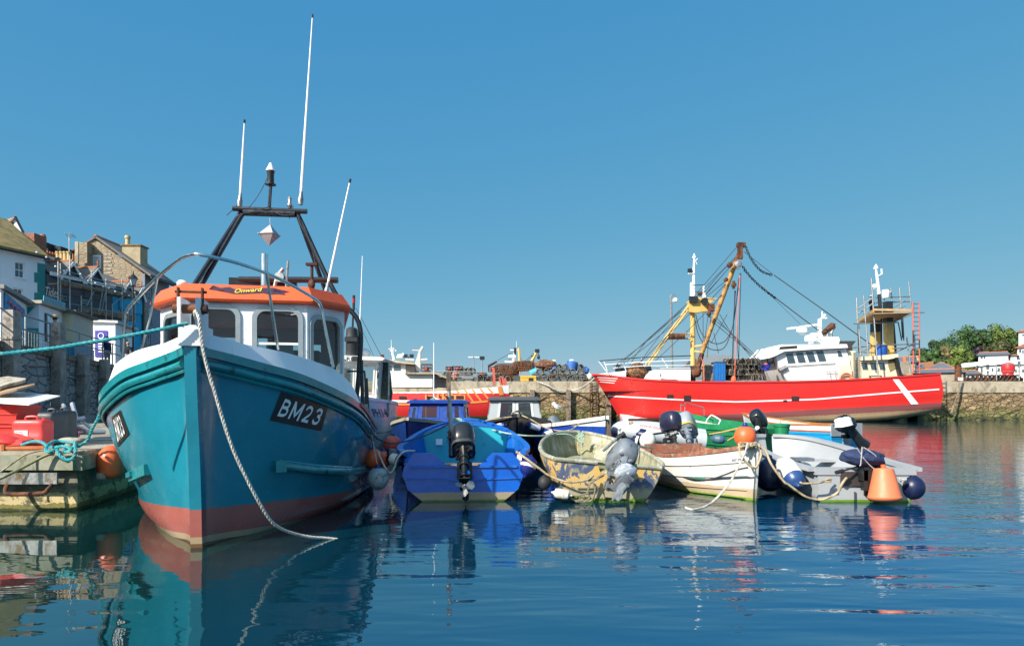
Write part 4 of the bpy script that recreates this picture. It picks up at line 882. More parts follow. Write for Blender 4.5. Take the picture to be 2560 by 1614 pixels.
# scaffold tower on the trawler (its own thing)
sf = thing('scaffold_platform', 'scaffold tube platform with plank deck around the trawler aft mast', 'scaffold', zB(1500,1200,62))
mb = MB(); top = [zB(1175,795,60), zB(1370,640,66), zB(1805,628,66), zB(1690,790,60)]
top = [zB(1170,792,60.0), zB(1560,790,60.0), zB(1800,668,65.2), zB(1370,672,65.2)]
mb = MB(); cz = zB(1200,760,60).z
A = zB(1175,795,59.9); Bq = zB(1600,770,59.9); w_ = 4.6
pl = [zB(1175,790,60.2), zB(1345,640,64.8), zB(1800,625,64.8), zB(1790,680,62), zB(1560,790,60.2)]
zc = WZ(640+735/4.744, 62); 
def atz(x, y): 
    px, py = 1900+x/4.744, 640+y/4.744; Y = F*(zc-EYE)/(HZ-py); return P(px, py, Y)
pts = [atz(1175,790), atz(1350,685), atz(1800,672), atz(1570,795)]
mb.prism(pts, (0,0,.07)); mb.build('plank_deck', SBD, sf, 0)
mb = MB(); tb = [p + V(0,0,.12) for p in pts]; mb.strip([tb[1]+V(0,0,.25), tb[2]+V(0,0,.1)], .06, .2); mb.strip([tb[0]+V(0,0,.1), tb[1]+V(0,0,.15)], .08, .3); mb.build('toe_board', SBD, sf, 0)
tubes = [((1145,495),(1155,795),60),((1228,465),(1285,1190),60),((1318,260),(1405,1460),60),((1550,370),(1570,620),65),((1655,375),(1668,625),65),((1762,305),(1800,680),65),((1145,635),(1330,500),61),((1155,690),(1340,560),61),((1370,492),(1785,480),65),((1375,552),(1790,538),65),
 ((1110,800),(1640,785),60),((1225,690),(1950,668),64.8),((1560,615),(1720,522),63),((1565,665),(1725,580),63),((1560,400),(1480,410),64),((1475,525),(1480,405),64),((1480,500),(1560,405),64),((1100,1085),(1370,1060),61),((1360,1060),(1830,1040),61),((1180,1140),(1330,1080),62),((1580,1150),(1820,1045),62),((1560,790),(1790,690),62),((1170,1140),(1560,1150),62),((1570,1095),(1700,1090),61),((1740,960),(1800,1420),61.5),((1168,800),(1195,1190),60.4),((1815,550),(1850,1390),62)]
mb = MB()
for a, b, Y in tubes:
    if a[1] == 260: mb = MB() if False else mb
    mb.tube([zB(*a, Y), zB(*b, Y)], .06, 6)
mb.build('scaffold_tubes', GALV, sf)
lr = thing('scaffold_ladder', 'tall orange and red access ladder standing beside the trawler scaffold', 'ladder', zB(1855,1390,61.5))
for x0, x1, c in ((1815,1818,(.7,.12,.05)),(1888,1893,(.7,.12,.05))):
    mb = MB(); mb.tube([zB(x1,1390,61.5), zB(x0,548,61.5)], .05, 6); mb.build('rail', pm('orange red ladder paint', (.62,.1,.06), .6), lr)
mb = MB()
for k in range(16): mb.tube([zB(1816,565+k*53,61.5), zB(1889,563+k*53,61.5)], .045, 5)
mb.build('rungs', GALV, lr)
# ================================================================ BOAT FITTINGS
BLUEC = pm('fender blue', (.012, .02, .16), .35, 0, .15, 4, .05); NAVY = pm('fender navy', (.008, .012, .05), .35, 0, .2, 4, .05)
FWH = pm('fender white', (.72, .68, .6), .4, 0, .08, 4, .1, dirt=(.4, .34, .22), dirt_amt=.05, dscale=7)
ORB = pm('buoy orange', (.78, .13, .035), .42, 0, .1, 4, .08, dirt=(.5, .12, .05), dirt_amt=.05)
GREYB = pm('fender grey', (.15, .17, .2), .4, 0, .2, 3, .1, dirt=(.08,.08,.07), dirt_amt=.2)
def fender(label, a, b, r, body=None, cap=None, group=None, cap2=None, cat='fender'):
    a = Vector(a); b = Vector(b); L = (b-a).length; d = (b-a)/L
    root = thing('boat_fender', label, cat, (a+b)/2, group)
    c = r*1.1
    mb = MB(); mb.lathe([(r*.99, c), (r, c+.03), (r, L-c-.03), (r*.99, L-c)], a, d, 20); mb.build('body', body or FWH, root, 60)
    for p, q, cm in ((a, d, cap2 or cap or BLUEC), (b, -d, cap or BLUEC)):
        mb = MB(); prof = [(r*.16, -.02), (r*.2, .0), (r*.55, .03*1), (r*.85, c*.4), (r, c)]; mb.lathe(prof, p, q, 20); mb.build('end_cap', cm, root, 60)
    return root
def ball(label, c, r, body, cap=None, group=None, up=(0,0,1)):
    root = thing('ball_fender', label, 'buoy', c, group); c = Vector(c)
    mb = MB(); mb.sph(c, (r, r, r*1.08), 24, 16); mb.build('body', body, root, 60)
    mb = MB(); mb.lathe([(r*.62, r*.80), (r*.42, r*.98), (r*.2, r*1.12), (r*.17, r*1.3), (r*.05, r*1.34)], c, up, 16); mb.build('eye_cap', cap or body, root, 60)
    return root
def outboard(label, pos, yaw, tilt, sc_, cowlm, legm, roll=0, band=None, prop=True, tiller=True, cover=False):
    root = thing('outboard_motor', label, 'outboard motor', pos)
    M = Matrix.Translation(pos) @ Matrix.Rotation(yaw, 4, 'Z') @ Matrix.Rotation(roll, 4, 'Y') @ Matrix.Rotation(tilt, 4, 'X') @ Matrix.Scale(sc_, 4)
    M0 = Matrix.Translation(pos) @ Matrix.Rotation(yaw, 4, 'Z') @ Matrix.Rotation(roll*.4, 4, 'Y') @ Matrix.Scale(sc_, 4)
    def tf(mb, m=M): mb.v = [tuple(m @ Vector(v)) for v in mb.v]; return mb
    mb = MB(); rs = []
    for z, wx, wy, oy in ((.14,.12,.17,0),(.17,.155,.22,0),(.30,.165,.245,-.005),(.42,.16,.24,-.01),(.50,.135,.20,0),(.545,.09,.13,.01),(.555,.03,.05,.01)):
        rs.append([V(wx*math.copysign(abs(math.cos(t))**.65, math.cos(t)), oy-.1 + wy*math.copysign(abs(math.sin(t))**.65, math.sin(t)), z) for t in [2*math.pi*k/24 for k in range(24)]])
    mb.rings(rs, True, True)
    if cover:
        mb.v = [tuple(Vector(v)*1.12 + V(random.uniform(-.012,.012), random.uniform(-.012,.012), random.uniform(-.012,.012))) for v in mb.v]
    tf(mb).build('cowl', cowlm, root, 50)
    if band is not None:
        mb = MB(); mb.rings([[V(.162*math.copysign(abs(math.cos(t))**.65, math.cos(t)), -.1+.228*math.copysign(abs(math.sin(t))**.65, math.sin(t)), z) for t in [2*math.pi*k/24 for k in range(24)]] for z in (.155, .20)], True); tf(mb).build('cowl_band', band, root, 50)
    mb = MB(); rs = []
    for z, wx, wy in ((.16,.085,.14),(.05,.06,.10),(-.1,.045,.085),(-.4,.035,.08),(-.5,.028,.075)):
        rs.append([V(wx*math.cos(t), -.12+wy*math.sin(t), z) for t in [2*math.pi*k/12 for k in range(12)]])
    mb.rings(rs, True, True)
    for z in (.1, .0, -.12, -.3): mb.rings([[V(.07*math.cos(t), -.12+.11*math.sin(t), z+dz) for t in [2*math.pi*k/12 for k in range(12)]] for dz in (-.012, .012)], True, True)
    mb.box((0,-.16,-.42), (.14,.3,.014)); mb.lathe([(.01,-.16),(.045,-.08),(.05,.03),(.035,.14)], (0,-.12,-.56), (0,-1,0), 12)
    mb.prism([V(-.006,-.2,-.58), V(-.006,-.02,-.58), V(-.006,-.1,-.74), V(-.006,-.16,-.74)], (.012,0,0)); tf(mb).build('leg', legm, root, 40)
    mb = MB(); mb.box((0,.0,-.0), (.2,.1,.05)); mb.box((-.09,.03,-.1), (.03,.1,.22)); mb.box((.09,.03,-.1), (.03,.1,.22)); mb.tube([V(-.09,.1,-.08), V(-.09,.16,-.08)], .012, 6); mb.tube([V(.09,.1,-.08), V(.09,.16,-.08)], .012, 6); mb.box((0,-.03,-.16), (.2,.03,.05)); tf(mb, M0).build('clamp_bracket', legm, root, 30)
    rp = random.Random(len(label)); mb = MB()
    for k in range(16): mb.box((rp.uniform(-.1,.1), rp.uniform(-.26,.06), rp.uniform(.07,.15)), (rp.uniform(.02,.06), rp.uniform(.02,.07), rp.uniform(.02,.06)), rp.uniform(0,1))
    for k in range(3): mb.tube(cr([V(rp.uniform(-.1,.1), rp.uniform(-.25,.1), rp.uniform(.02,.15)) for _ in range(4)], 3), .008, 5)
    tf(mb).build('powerhead', legm, root, 20)
    if prop:
        mb = MB(); mb.lathe([(.03,.13),(.032,.2),(.01,.25)], (0,-.12,-.56), (0,-1,0), 10)
        for k in range(3):
            a = k*2*math.pi/3 + .4; c0 = V(0,-.3,-.56); e = V(math.cos(a),0,math.sin(a)); f = V(-math.sin(a),0,math.cos(a))
            q = [c0+e*.025-f*.02+V(0,.02,0), c0+e*.08-f*.05+V(0,.03,0), c0+e*.13-f*.03+V(0,.02,0), c0+e*.135+f*.02+V(0,-.01,0), c0+e*.09+f*.055+V(0,-.03,0), c0+e*.025+f*.02+V(0,-.02,0)]
            mb.prism(q, (0,.008,0))
        tf(mb).build('propeller', GALV, root, 30)
    if tiller:
        mb = MB(); mb.tube([V(0,.1,.15), V(-.03,.35,.17), V(-.05,.55,.18)], .022, 8); mb.tube([V(-.05,.55,.18), V(-.07,.72,.185)], .03, 8); tf(mb).build('tiller', BLACK, root, 40)
    return root
def dinghy(L, B, Bt, zb, zm, zs, rake=.35, full=.5, deep=.14, chine=0.0):
    """stations bow first (u=L) to transom (u=0)"""
    out = []
    for t in (0, .03, .1, .22, .4, .6, .8, 1):
        u = L*(1-t)
        b = B/2 * (1 - (1-min(1, t/.62))**2.1) if t < .62 else lerp(B/2, Bt/2, ((t-.62)/.38)**1.6)
        b = max(b, .025)
        z = zb + (zm-zb)*(1-(1-min(1, t/.65))**1.7) if t < .65 else lerp(zm, zs, (t-.65)/.35)
        k = min(1, t/.35); rk = rake*(1-t)**3
        lo = lerp(.28, .86, k**.6); wl = lerp(.12, .66, k**.7)
        out.append([(b, u, z), (b*lerp(.62, .97, k), u-rk*.3, z*.62), (b*lo, u-rk*.62, z*.26), (max(.02, b*wl), u-rk*.9, -.03), (max(.02, b*wl*.55), u-rk, -deep*.8), (.02, u-rk, -deep)])
    return out
def boat(name, label, T, stn, hullm, inm, gunm, loc, cat='dinghy', floor=.08, laps=0, lap=.012, gw=(.06,.05), th=.03, transom=None, thwarts=(), seatm=None, ribs=0, group=None, tm=None, inner=True, nu=5, gtube=False):
    root = thing(name, label, cat, loc, group)
    G = loft_side(stn, nu, 4); h = hull_skin(T, G, close_end=transom is None, laps=laps, lap=lap); bv = bvh_of(h); h.build('hull', hullm, root, 40 if not laps else 25)
    if inner:
        i_ = inner_skin(T, G, th, floor)
        if transom is None:
            r = G[-1]; i_.face([T(max(p.x-th,0), p.y+.03, max(p.z, floor)) for p in r] + [T(-max(p.x-th,0), p.y+.03, max(p.z, floor)) for p in r[::-1]])
        i_.build('inner_lining', inm, root, 40)
    sh = [r[0] for r in G]
    for s in (1, -1):
        mb = MB(); pts = [T(s*(p.x-.01), p.y, p.z+.01) for p in sh]
        if gtube: mb.tube(pts, gw[0]/2, 8)
        else: mb.strip(pts, *gw)
        mb.build('gunwale', gunm, root, 40)
    if transom is not None:
        mb = MB(); u = G[-1][0].y
        mb.prism([T(v, u-.005, z) for v, z in transom], T(0, .045, 0) - T(0, 0, 0)); mb.build('transom', tm or hullm, root, 20)
    for (u, z, w_) in thwarts:
        b = interp([p.y for p in sh][::-1], [p.x for p in sh][::-1], u) - .05
        mb = MB(); mb.add([T(a*b, u+c*w_/2, z+d) for a in (-1,1) for c in (-1,1) for d in (0,-.03)], [(0,1,3,2),(4,6,7,5),(0,4,5,1),(2,3,7,6),(0,2,6,4),(1,5,7,3)]); mb.build('thwart', seatm or WOOD, root, 0)
    if ribs:
        mb = MB()
        for k in range(1, ribs):
            row = G[int((len(G)-1)*k/ribs)]
            for s in (1, -1): mb.strip([T(s*max(p.x-th-.005,0), p.y, max(p.z, floor)) for p in row if p.z > floor-.02] or [T(0,0,0), T(0,.01,0)], .03, .02, up=V(0,1,0))
        tag(mb.build('ribs', seatm or WOOD, root, 0))
    return root, G, bv
zD = lambda x, y, Y: P(920 + x/4.743, 960 + y/4.743, Y)     # blue boat crop
zE = lambda x, y, Y: P(1300 + x/5.06, 990 + y/5.06, Y)      # yellow boat crop
zF = lambda x, y, Y: P(1560 + x/5.233, 1000 + y/5.233, Y)   # clinker crop
zG = lambda x, y, Y: P(1840 + x/4.816, 1000 + y/4.816, Y)   # grey dinghy crop
zH = lambda x, y, Y: P(860 + x/5.234, 830 + y/5.234, Y)     # left back crop
# ================================================================ BLUE BOAT WITH TURQUOISE INSIDE
c0 = V(WX(1158, 10.15), 10.15, 0); Tb = frame(c0.x, c0.y, R(3))
sb = [[(.03,4.6,1.12),(.03,4.5,.8),(.03,4.35,.4),(.03,4.1,0),(.02,4.0,-.1),(.02,3.9,-.15)],
 [(.3,4.3,1.08),(.2,4.25,.75),(.14,4.15,.38),(.08,4.0,0),(.04,3.95,-.1),(.02,3.9,-.15)],
 [(.62,3.5,1.0),(.52,3.5,.68),(.42,3.5,.34),(.3,3.5,0),(.15,3.5,-.1),(.02,3.5,-.16)],
 [(.82,2.6,.92),(.76,2.6,.6),(.66,2.6,.3),(.5,2.6,0),(.28,2.6,-.1),(.02,2.6,-.17)],
 [(.98,1.3,.80),(.94,1.3,.5),(.84,1.3,.25),(.62,1.3,0),(.35,1.3,-.1),(.02,1.3,-.17)],
 [(1.0,.5,.74),(.97,.5,.46),(.88,.5,.22),(.62,.5,0),(.35,.5,-.1),(.02,.5,-.17)],
 [(.9,0,.71),(.9,0,.40),(.82,0,.18),(.6,0,0),(.35,0,-.1),(.02,0,-.17)]]
BLU = (.004, .10, .50)
bh = bands('blue boat paint', [(-.3, sr(60,70,20)), (.015, sr(90,120,25)), (.03, sr(150,135,110)), (.135, BLU)], wob=.012, rough=.25, var=.15, scale=2, streak=.05, bump=.25, bscale=8, coat=.3)
btq = pm('turquoise interior', (.02, .40, .46), .5, 0, .12, 2.5, .15, dirt=(.05,.22,.24), dirt_amt=.1, dscale=4)
BLM = pm('blue deck paint', (.006, .11, .48), .4, 0, .2, 3, .2, dirt=(.03,.16,.5), dirt_amt=.2)
tr = [(-.9,.40),(-.88,.5),(-.74,.72),(-.45,.72),(-.25,.53),(.24,.53),(.43,.72),(.74,.72),(.88,.5),(.9,.40),(.82,.18),(.60,0),(.35,-.1),(0,-.17),(-.35,-.1),(-.6,0),(-.82,.18)]
blue_root, G, BB = boat('motor_dinghy', 'bright blue open boat with turquoise inside and black outboard on its stern', Tb, sb, bh, BLM, BLM, c0, 'boat', floor=.2, gw=(.09,.06), transom=tr, thwarts=((.75,.50,.28),), seatm=pm('varnished thwart', (.33,.22,.15), .55, 0, .2, 4, .2))
mb = MB(); mb.strip([Tb(-.8, -.02, .52), Tb(.8, -.02, .52)], .03, .03); mb.strip([Tb(-.84, -.015, .345), Tb(-.3,-.015,.34), Tb(0,-.015,.28), Tb(.3,-.015,.33), Tb(.84, -.015, .345)], .02, .015); mb.build('transom_moulding', BLM, blue_root, 20)
mb = MB(); rs = []
for t in (0, .2, .4, .6, .8, .97):
    u = lerp(2.55, 4.5, t); b = interp([2.6,3.5,4.3,4.6],[.80,.6,.28,.03],u); z = interp([2.6,3.5,4.3,4.6],[.92,1.0,1.08,1.12],u)
    rs.append([Tb(-b,u,z), Tb(-b*.55,u,z+.10*(1-t*.5)), Tb(0,u,z+.14*(1-t*.5)), Tb(b*.55,u,z+.10*(1-t*.5)), Tb(b,u,z)])
mb.rings(rs, False); mb.build('foredeck', BLM, blue_root, 30)
mb = MB(); mb.prism([Tb(-.8,2.56,.22), Tb(.8,2.56,.22), Tb(.8,2.56,.92), Tb(.44,2.56,1.02), Tb(0,2.56,1.06), Tb(-.44,2.56,1.02), Tb(-.8,2.56,.92)], Tb(0,.04,0)-Tb(0,0,0)); mb.build('cuddy_bulkhead', btq, blue_root, 20)
mb = MB(); mb.prism([Tb(-.1,2.52,.45), Tb(.16,2.52,.45), Tb(.16,2.52,.98), Tb(-.1,2.52,.98)], Tb(0,.03,0)-Tb(0,0,0)); mb.build('mast_board', WOOD, blue_root, 20)
mb = MB(); a = zD(845,685,12.62); mb.prism([a+V(-.06,-.02,-.05), a+V(.06,-.02,-.05), a+V(.06,-.02,.06), a+V(-.06,-.02,.06)], (0,.01,0)); mb.build('safety_label', LET, blue_root, 0)
post = thing('mooring_post', 'tall grey post clamped upright inside the blue and turquoise boat', 'post', zD(995,880,11.5))
mb = MB(); mb.tube([zD(992,860,11.6), zD(990,640,11.8)], .05, 10); mb.build('lower_post', BLACK, post)
mb = MB(); mb.tube([zD(988,640,11.8), zD(962,90,11.8), zD(957,-60,11.8)], [.042,.03,.03], 10); mb.build('shaft', GALV, post)
mb = MB(); mb.box(zD(956,-30,11.8), (.075,.06,.32)); mb.build('timber_top', WOOD, post)
mb = MB(); mb.box(zD(990,570,11.7), (.16,.1,.02)); mb.box(zD(990,630,11.7), (.16,.1,.02)); mb.box(zD(957,600,11.7), (.015,.08,.16)); mb.box(zD(1020,600,11.7), (.015,.08,.16)); mb.build('clamp', RUST, post, 20)
MOTB = pm('outboard gloss black', (.012,.013,.015), .25, 0, .2, 6, .1, coat=.3, dirt=(.06,.06,.06), dirt_amt=-.1, dscale=9)
MOTL = pm('outboard leg black', (.02,.022,.024), .35, .2, .4, 12, .4, 25, dirt=(.12,.12,.12), dirt_amt=0, dscale=14)
outboard('black outboard with bare propeller tilted on the stern of the bright blue boat', c0 + V(.02, -.02, .56), R(3), R(-38), 1.08, MOTB, MOTL, roll=R(-3), band=pm('cowl seam grey', (.05,.052,.055), .4))
fender('white fender with blue ends hanging off the left stern corner of the blue boat', zD(228,870,10.35), zD(420,915,10.2), .088, cap=NAVY)
fender('white fender with navy ends beneath the left rail of the blue boat', zD(235,800,10.7), zD(450,860,10.5), .07, body=GREYB, cap=NAVY)
fender('large white fender with purple blue lower end off the right rail of the blue boat', zD(1930,850,10.3), zD(1860,1090,10.2), .125, cap=BLUEC)
fender('long white fender lying behind the bulky fender on the right of the blue boat', zD(1770,800,10.9), zD(2000,1000,10.6), .085)
ball('scuffed pale ball fender with blue top between the teal boat and the blue boat', zD(120,1115,9.9), .155, pm('scuffed ball', (.30,.36,.38), .5, 0, .4, 5, .2, dirt=(.12,.1,.07), dirt_amt=.3, dscale=6), BLUEC)
ball('red ball fender low beside the teal hull stern quarter', zD(60,880,10.6), .15, ORB, BLUEC)
ball('red ball fender just left of the blue boat near corner', zD(180,890,10.9), .13, ORB, BLUEC)
ball('faded red ball fender between the dark blue cabin boat and the blue boat', zD(290,720,12.6), .17, pm('faded red buoy', (.62,.1,.07), .5, 0, .15), NAVY)
# ================================================================ YELLOW FLAKING BOAT
c1 = V(WX(1512, 10.1), 10.1, 0); Ty = frame(c1.x, c1.y, R(2), roll=R(5), z=.02)
def flaking(name):
    g = NG(name); v = g.mapped(); n1 = g.noise(v, 2.6, 8, .72, .6); n2 = g.noise(g.mapped(loc=(5,2,1)), 4.5, 9, .75, .4); n3 = g.noise(g.mapped(loc=(1,7,3)), 1.8, 7, .7)
    c = g.mix(g.mr(n2, .35, .65), (.60,.33,.05), (.5,.4,.2)); c = g.mix(g.mr(n1, .505, .52), c, (.06,.085,.16)); c = g.mix(g.mr(n3, .50, .56), c, (.30,.28,.16)); c = g.mix(g.mr(g.noise(g.mapped(loc=(9,1,4)), 3, 9, .8), .6, .63), c, (.10,.11,.04))
    sep = g.n('ShaderNodeSeparateXYZ'); g.l(g.tc.outputs['Object'], sep.inputs[0]); zz = g.math('ADD', sep.outputs[2], g.mr(g.noise(v, 9, 6, .7), .3, .7, -.05, .05))
    c = g.mix(g.mr(zz, .26, .14), c, (.34,.30,.2)); c = g.mix(g.mr(zz, .055, .03), c, (.10,.2,.012)); g.l(c, g.b.inputs['Base Color']); g.b.inputs['Roughness'].default_value = .75
    g.bump(g.math('ADD', g.mr(n1,.54,.58), g.noise(v, 30, 5)), .4, .006); return g.mat
def mossy(name, a=(.34,.31,.2), b_=(.14,.15,.06), d=(.45,.42,.33)):
    g = NG(name); v = g.mapped((1,1,.5)); c = g.mix(g.mr(g.noise(v, 5, 9, .75), .35, .65), a, b_); c = g.mix(g.mr(g.noise(g.mapped(loc=(3,1,2)), 2.2, 8, .7), .5, .62), c, d); c = g.mix(g.mr(g.noise(g.mapped((9,9,1)), 2, 6, .7), .52, .7, 0, .7), c, (.07,.065,.03))
    g.l(c, g.b.inputs['Base Color']); g.b.inputs['Roughness'].default_value = .88; g.bump(g.noise(v, 30, 6), .5, .008); return g.mat
MOSS = mossy('mossy boat interior'); RIM = mossy('weathered grey rim', (.34,.33,.24), (.2,.21,.14), (.45,.43,.34))
sy = [[(.03,3.2,.88),(.03,3.12,.65),(.03,3.0,.35),(.03,2.8,0),(.02,2.7,-.08),(.02,2.6,-.14)],
 [(.2,3.13,.87),(.15,3.08,.62),(.11,2.95,.33),(.08,2.8,0),(.05,2.7,-.08),(.02,2.6,-.14)],
 [(.5,2.75,.83),(.4,2.72,.58),(.3,2.7,.3),(.2,2.65,0),(.1,2.6,-.08),(.02,2.6,-.14)],
 [(.8,2.0,.74),(.74,2.0,.5),(.62,2.0,.26),(.42,2,0),(.2,2,-.08),(.02,2,-.14)],
 [(.94,1.1,.64),(.9,1.1,.42),(.8,1.1,.2),(.56,1.1,0),(.3,1.1,-.08),(.02,1.1,-.14)],
 [(.93,.4,.57),(.88,.4,.38),(.76,.4,.18),(.56,.4,0),(.3,.4,-.08),(.02,.4,-.14)],
 [(.80,0,.54),(.76,0,.36),(.68,0,.17),(.56,0,0),(.3,0,-.08),(.02,0,-.14)]]
ty = [(-.8,.54),(-.16,.54),(-.1,.40),(.34,.40),(.38,.54),(.8,.54),(.76,.36),(.68,.17),(.56,0),(.3,-.08),(0,-.14),(-.3,-.08),(-.56,0),(-.68,.17),(-.76,.36)]
FLK = flaking('flaking yellow and blue paint')
yr, G, YB = boat('rowing_boat', 'old dinghy with flaking yellow and blue paint and a mossy interior', Ty, sy, FLK, MOSS, RIM, c1, 'dinghy', floor=.12, gw=(.07,.06), transom=ty, gtube=True, thwarts=((1.15,.42,.3),), seatm=MOSS)
mb = MB(); mb.tube([Ty(-.8,-.01,.55), Ty(-.16,-.01,.55)], .032, 8); mb.build('transom_cap', RIM, yr); mb = MB(); mb.tube([Ty(.38,-.01,.55), Ty(.8,-.01,.55)], .032, 8); mb.build('transom_cap', RIM, yr)
mb = MB(); mb.prism([Ty(-.02,-.06,.06), Ty(.3,-.06,.06), Ty(.3,-.06,.38), Ty(-.02,-.06,.38)], Ty(0,.055,0)-Ty(0,0,0)); mb.build('motor_pad', FLK, yr, 20)
mb = MB(); mb.prism([Ty(-.02,1.4,.13), Ty(.02,1.4,.13), Ty(.02,2.9,.13), Ty(-.02,2.9,.13)], (0,0,.12)); mb.prism([Ty(-.35,2.3,.4), Ty(.35,2.3,.4), Ty(.2,2.9,.42), Ty(-.2,2.9,.42)], (0,0,.03)); mb.build('bow_seat', MOSS, yr, 20)
wd = MB()
for i in range(260):
    x = random.uniform(-.55,.55); p = Ty(x, -.015, random.uniform(-.01,.03)); L = random.uniform(.015,.045); a = random.uniform(-.8,.8)
    wd.add([p+V(-.012,0,0), p+V(.012,-.004,0), p+V(math.sin(a)*L, -.02, L*.5), ], [(0,1,2)])
tag(wd.build('waterline_weed', pm('bright green weed', (.12,.25,.015), .8, 0, .4, 9), yr, 0), kind='stuff')
GMOT = pm('grey weathered outboard', (.17,.19,.21), .5, 0, .25, 6, .3, 18, dirt=(.06,.065,.07), dirt_amt=.25, dscale=8)
outboard('grey weathered outboard tipped over on the stern of the flaking yellow dinghy', Ty(.12, -.06, .40), R(8), R(-58), 1.12, GMOT, GMOT, roll=R(34), prop=False, tiller=False)
mb = MB(); 
o = thing('steering_arm', 'thick grey tiller arm rising to the right behind the grey outboard of the yellow dinghy', 'tiller arm', zE(1060,680,10.4)); mb.tube([zE(1050,690,10.3), zE(1230,530,10.35)], .022, 8); mb.build('tube', GMOT, o); mb = MB(); mb.tube([zE(1225,535,10.35), zE(1325,465,10.35)], .033, 10); mb.build('hand_grip', RUBBER, o)
o = thing('covered_gearcase', 'grey plastic sheeting wrapped round the raised outboard foot at the yellow dinghy', 'motor wrap', zE(1330,960,9.8)); mb = MB(); mb.sph(zE(1330,960,9.85), (.17,.1,.12), 14, 10, Matrix.Rotation(R(-20),3,'Y')); mb.v = [tuple(Vector(v)+V(*[random.uniform(-.014,.014) for _ in range(3)])) for v in mb.v]; mb.build('sheeting', pm('grey plastic sheet', (.35,.38,.42), .3, 0, .25, 7, .4, 12), o, 20)
ball('round black fender hanging between the blue boat and the yellow dinghy', zE(310,1090,10.2), .098, RUBBER)
fender('old white fender floating with green weed at the left of the yellow dinghy stern', zE(415,1215,9.95), zE(640,1255,9.9), .075, body=pm('dirty white buoy', (.6,.52,.42), .6, 0, .15, 5, .2, dirt=(.25,.2,.08), dirt_amt=.2, dscale=7), cap=FWH)
# ================================================================ WHITE CLINKER BOAT
cs = V(3.05, 13.0, 0); ds = V(3.64-3.05, 10.12-13.0, 0); Lw = ds.length; yw = math.atan2(ds.y, ds.x) - math.pi/2
Tw = frame(cs.x, cs.y, yw)
sw = dinghy(Lw, 1.42, 1.15, .83, .56, .60, rake=.12, deep=.2)
for s_ in sw[:2]:
    pass
wm = bands('white clinker paint', [(-.4, sr(70,80,30)), (.0, sr(120,150,40)), (.035, sr(180,160,130)), (.17, (.60,.58,.53))], wob=.03, rough=.6, var=.08, streak=.12, dirt=(.30,.33,.12), dirt_amt=-.12, dscale=1.6, bump=.3, bscale=20)
gwn = pm('worn red brown gunwale', (.27,.09,.05), .75, 0, .3, 6, .5, dirt=(.3,.25,.18), dirt_amt=.3, dscale=9)
inw = pm('pale boat interior', (.55,.50,.42), .75, 0, .15, 4, .3, dirt=(.25,.2,.12), dirt_amt=.3, dscale=5)
wr, G, WB = boat('clinker_boat', 'white clinker rowing boat with red brown gunwale, its bow toward the viewer', Tw, sw, wm, inw, gwn, cs, 'rowing boat', floor=.1, laps=7, lap=.026, gw=(.05,.06), thwarts=((.9,.42,.24),(1.8,.46,.22)), seatm=gwn, nu=5)
wr_sh = [r[0] for r in G]
mb = MB(); mb.tube([Tw(0, Lw+.01, .86), Tw(0, Lw-.02, .5), Tw(0, Lw-.06, .2), Tw(0, Lw-.11, -.1)], .03, 6); mb.build('stem', wm, wr)
mb = MB(); mb.strip([Tw(-.58, .05, .62), Tw(.58,.05,.62)], .05, .17); mb.build('transom_board', gwn, wr, 20)
q = [zF(1418,793,0).xz, 0]
def px(zf, x, y): p = zf(x, y, 1.0); return (1280 + p.x*F, HZ - (p.z-EYE)*F)
mb = MB(); text_decal(mb, WB, [px(zF,1418,797), px(zF,1575,787), px(zF,1575,755), px(zF,1418,765)], 'MY TESS', .008, bold=.01); mb.build('name_lettering', pm('faded blue lettering', (.12,.12,.3), .6), wr, 0)
hb = [hit(WB, *px(zF, x, y), .03) for x, y in ((560,860),(980,1015))]
fender('small blue fender hanging on the side of the white clinker boat', zF(490,800,11.9), zF(630,920,11.75), .068, body=BLUEC, group=None)
fender('green fender tied along the side of the white clinker boat', zF(862,1005,11.1), zF(1100,1025,10.85), .055, body=pm('fender green', (.01,.16,.1), .4, 0, .2, 5, .1), cap=pm('fender green', (0,0,0)))
NV = pm('outboard navy', (.02,.02,.045), .3, 0, .1, 4, .05, coat=.3)
m1 = outboard('dark navy outboard upright on the far end of the white clinker boat', V(WX(1672,13.3), 13.25, .78), R(25), R(-12), .95, NV, MOTL, band=None, tiller=True)
mb = MB(); q = [zF(598,462,12.93), zF(690,425,12.90), zF(688,395,12.90), zF(598,430,12.93)]; lettering(mb, q, 'TOHATSU', bold=.01); mb.build('lettering', LET, m1, 0)
outboard('grey yellow-topped outboard tilted up behind the white clinker boat', V(WX(1722,14.5), 14.3, .70), R(-25), R(-42), 1.1, pm('outboard grey', (.27,.3,.33), .4, 0, .15, 6, .15), pm('outboard grey leg', (.2,.23,.27), .45, .1, .3, 9, .3), roll=R(-20), band=pm('mustard band', (.5,.38,.05), .6), tiller=False)
ball('white ball fender behind the left end of the white clinker boat', zF(312,530,13.6), .165, FWH)
fender('white and navy fender lying left of the white ball fender', zF(90,510,13.9), zF(260,545,13.8), .1, cap=NAVY)
fender('navy fender on the stern corner behind the white ball fender', zF(170,440,14.3), zF(310,470,14.2), .13, body=NAVY, cap=NAVY)
ball('bright orange ball buoy resting on the bow of the white clinker boat', zF(1585,478,10.6), .165, ORB, BLUEC)
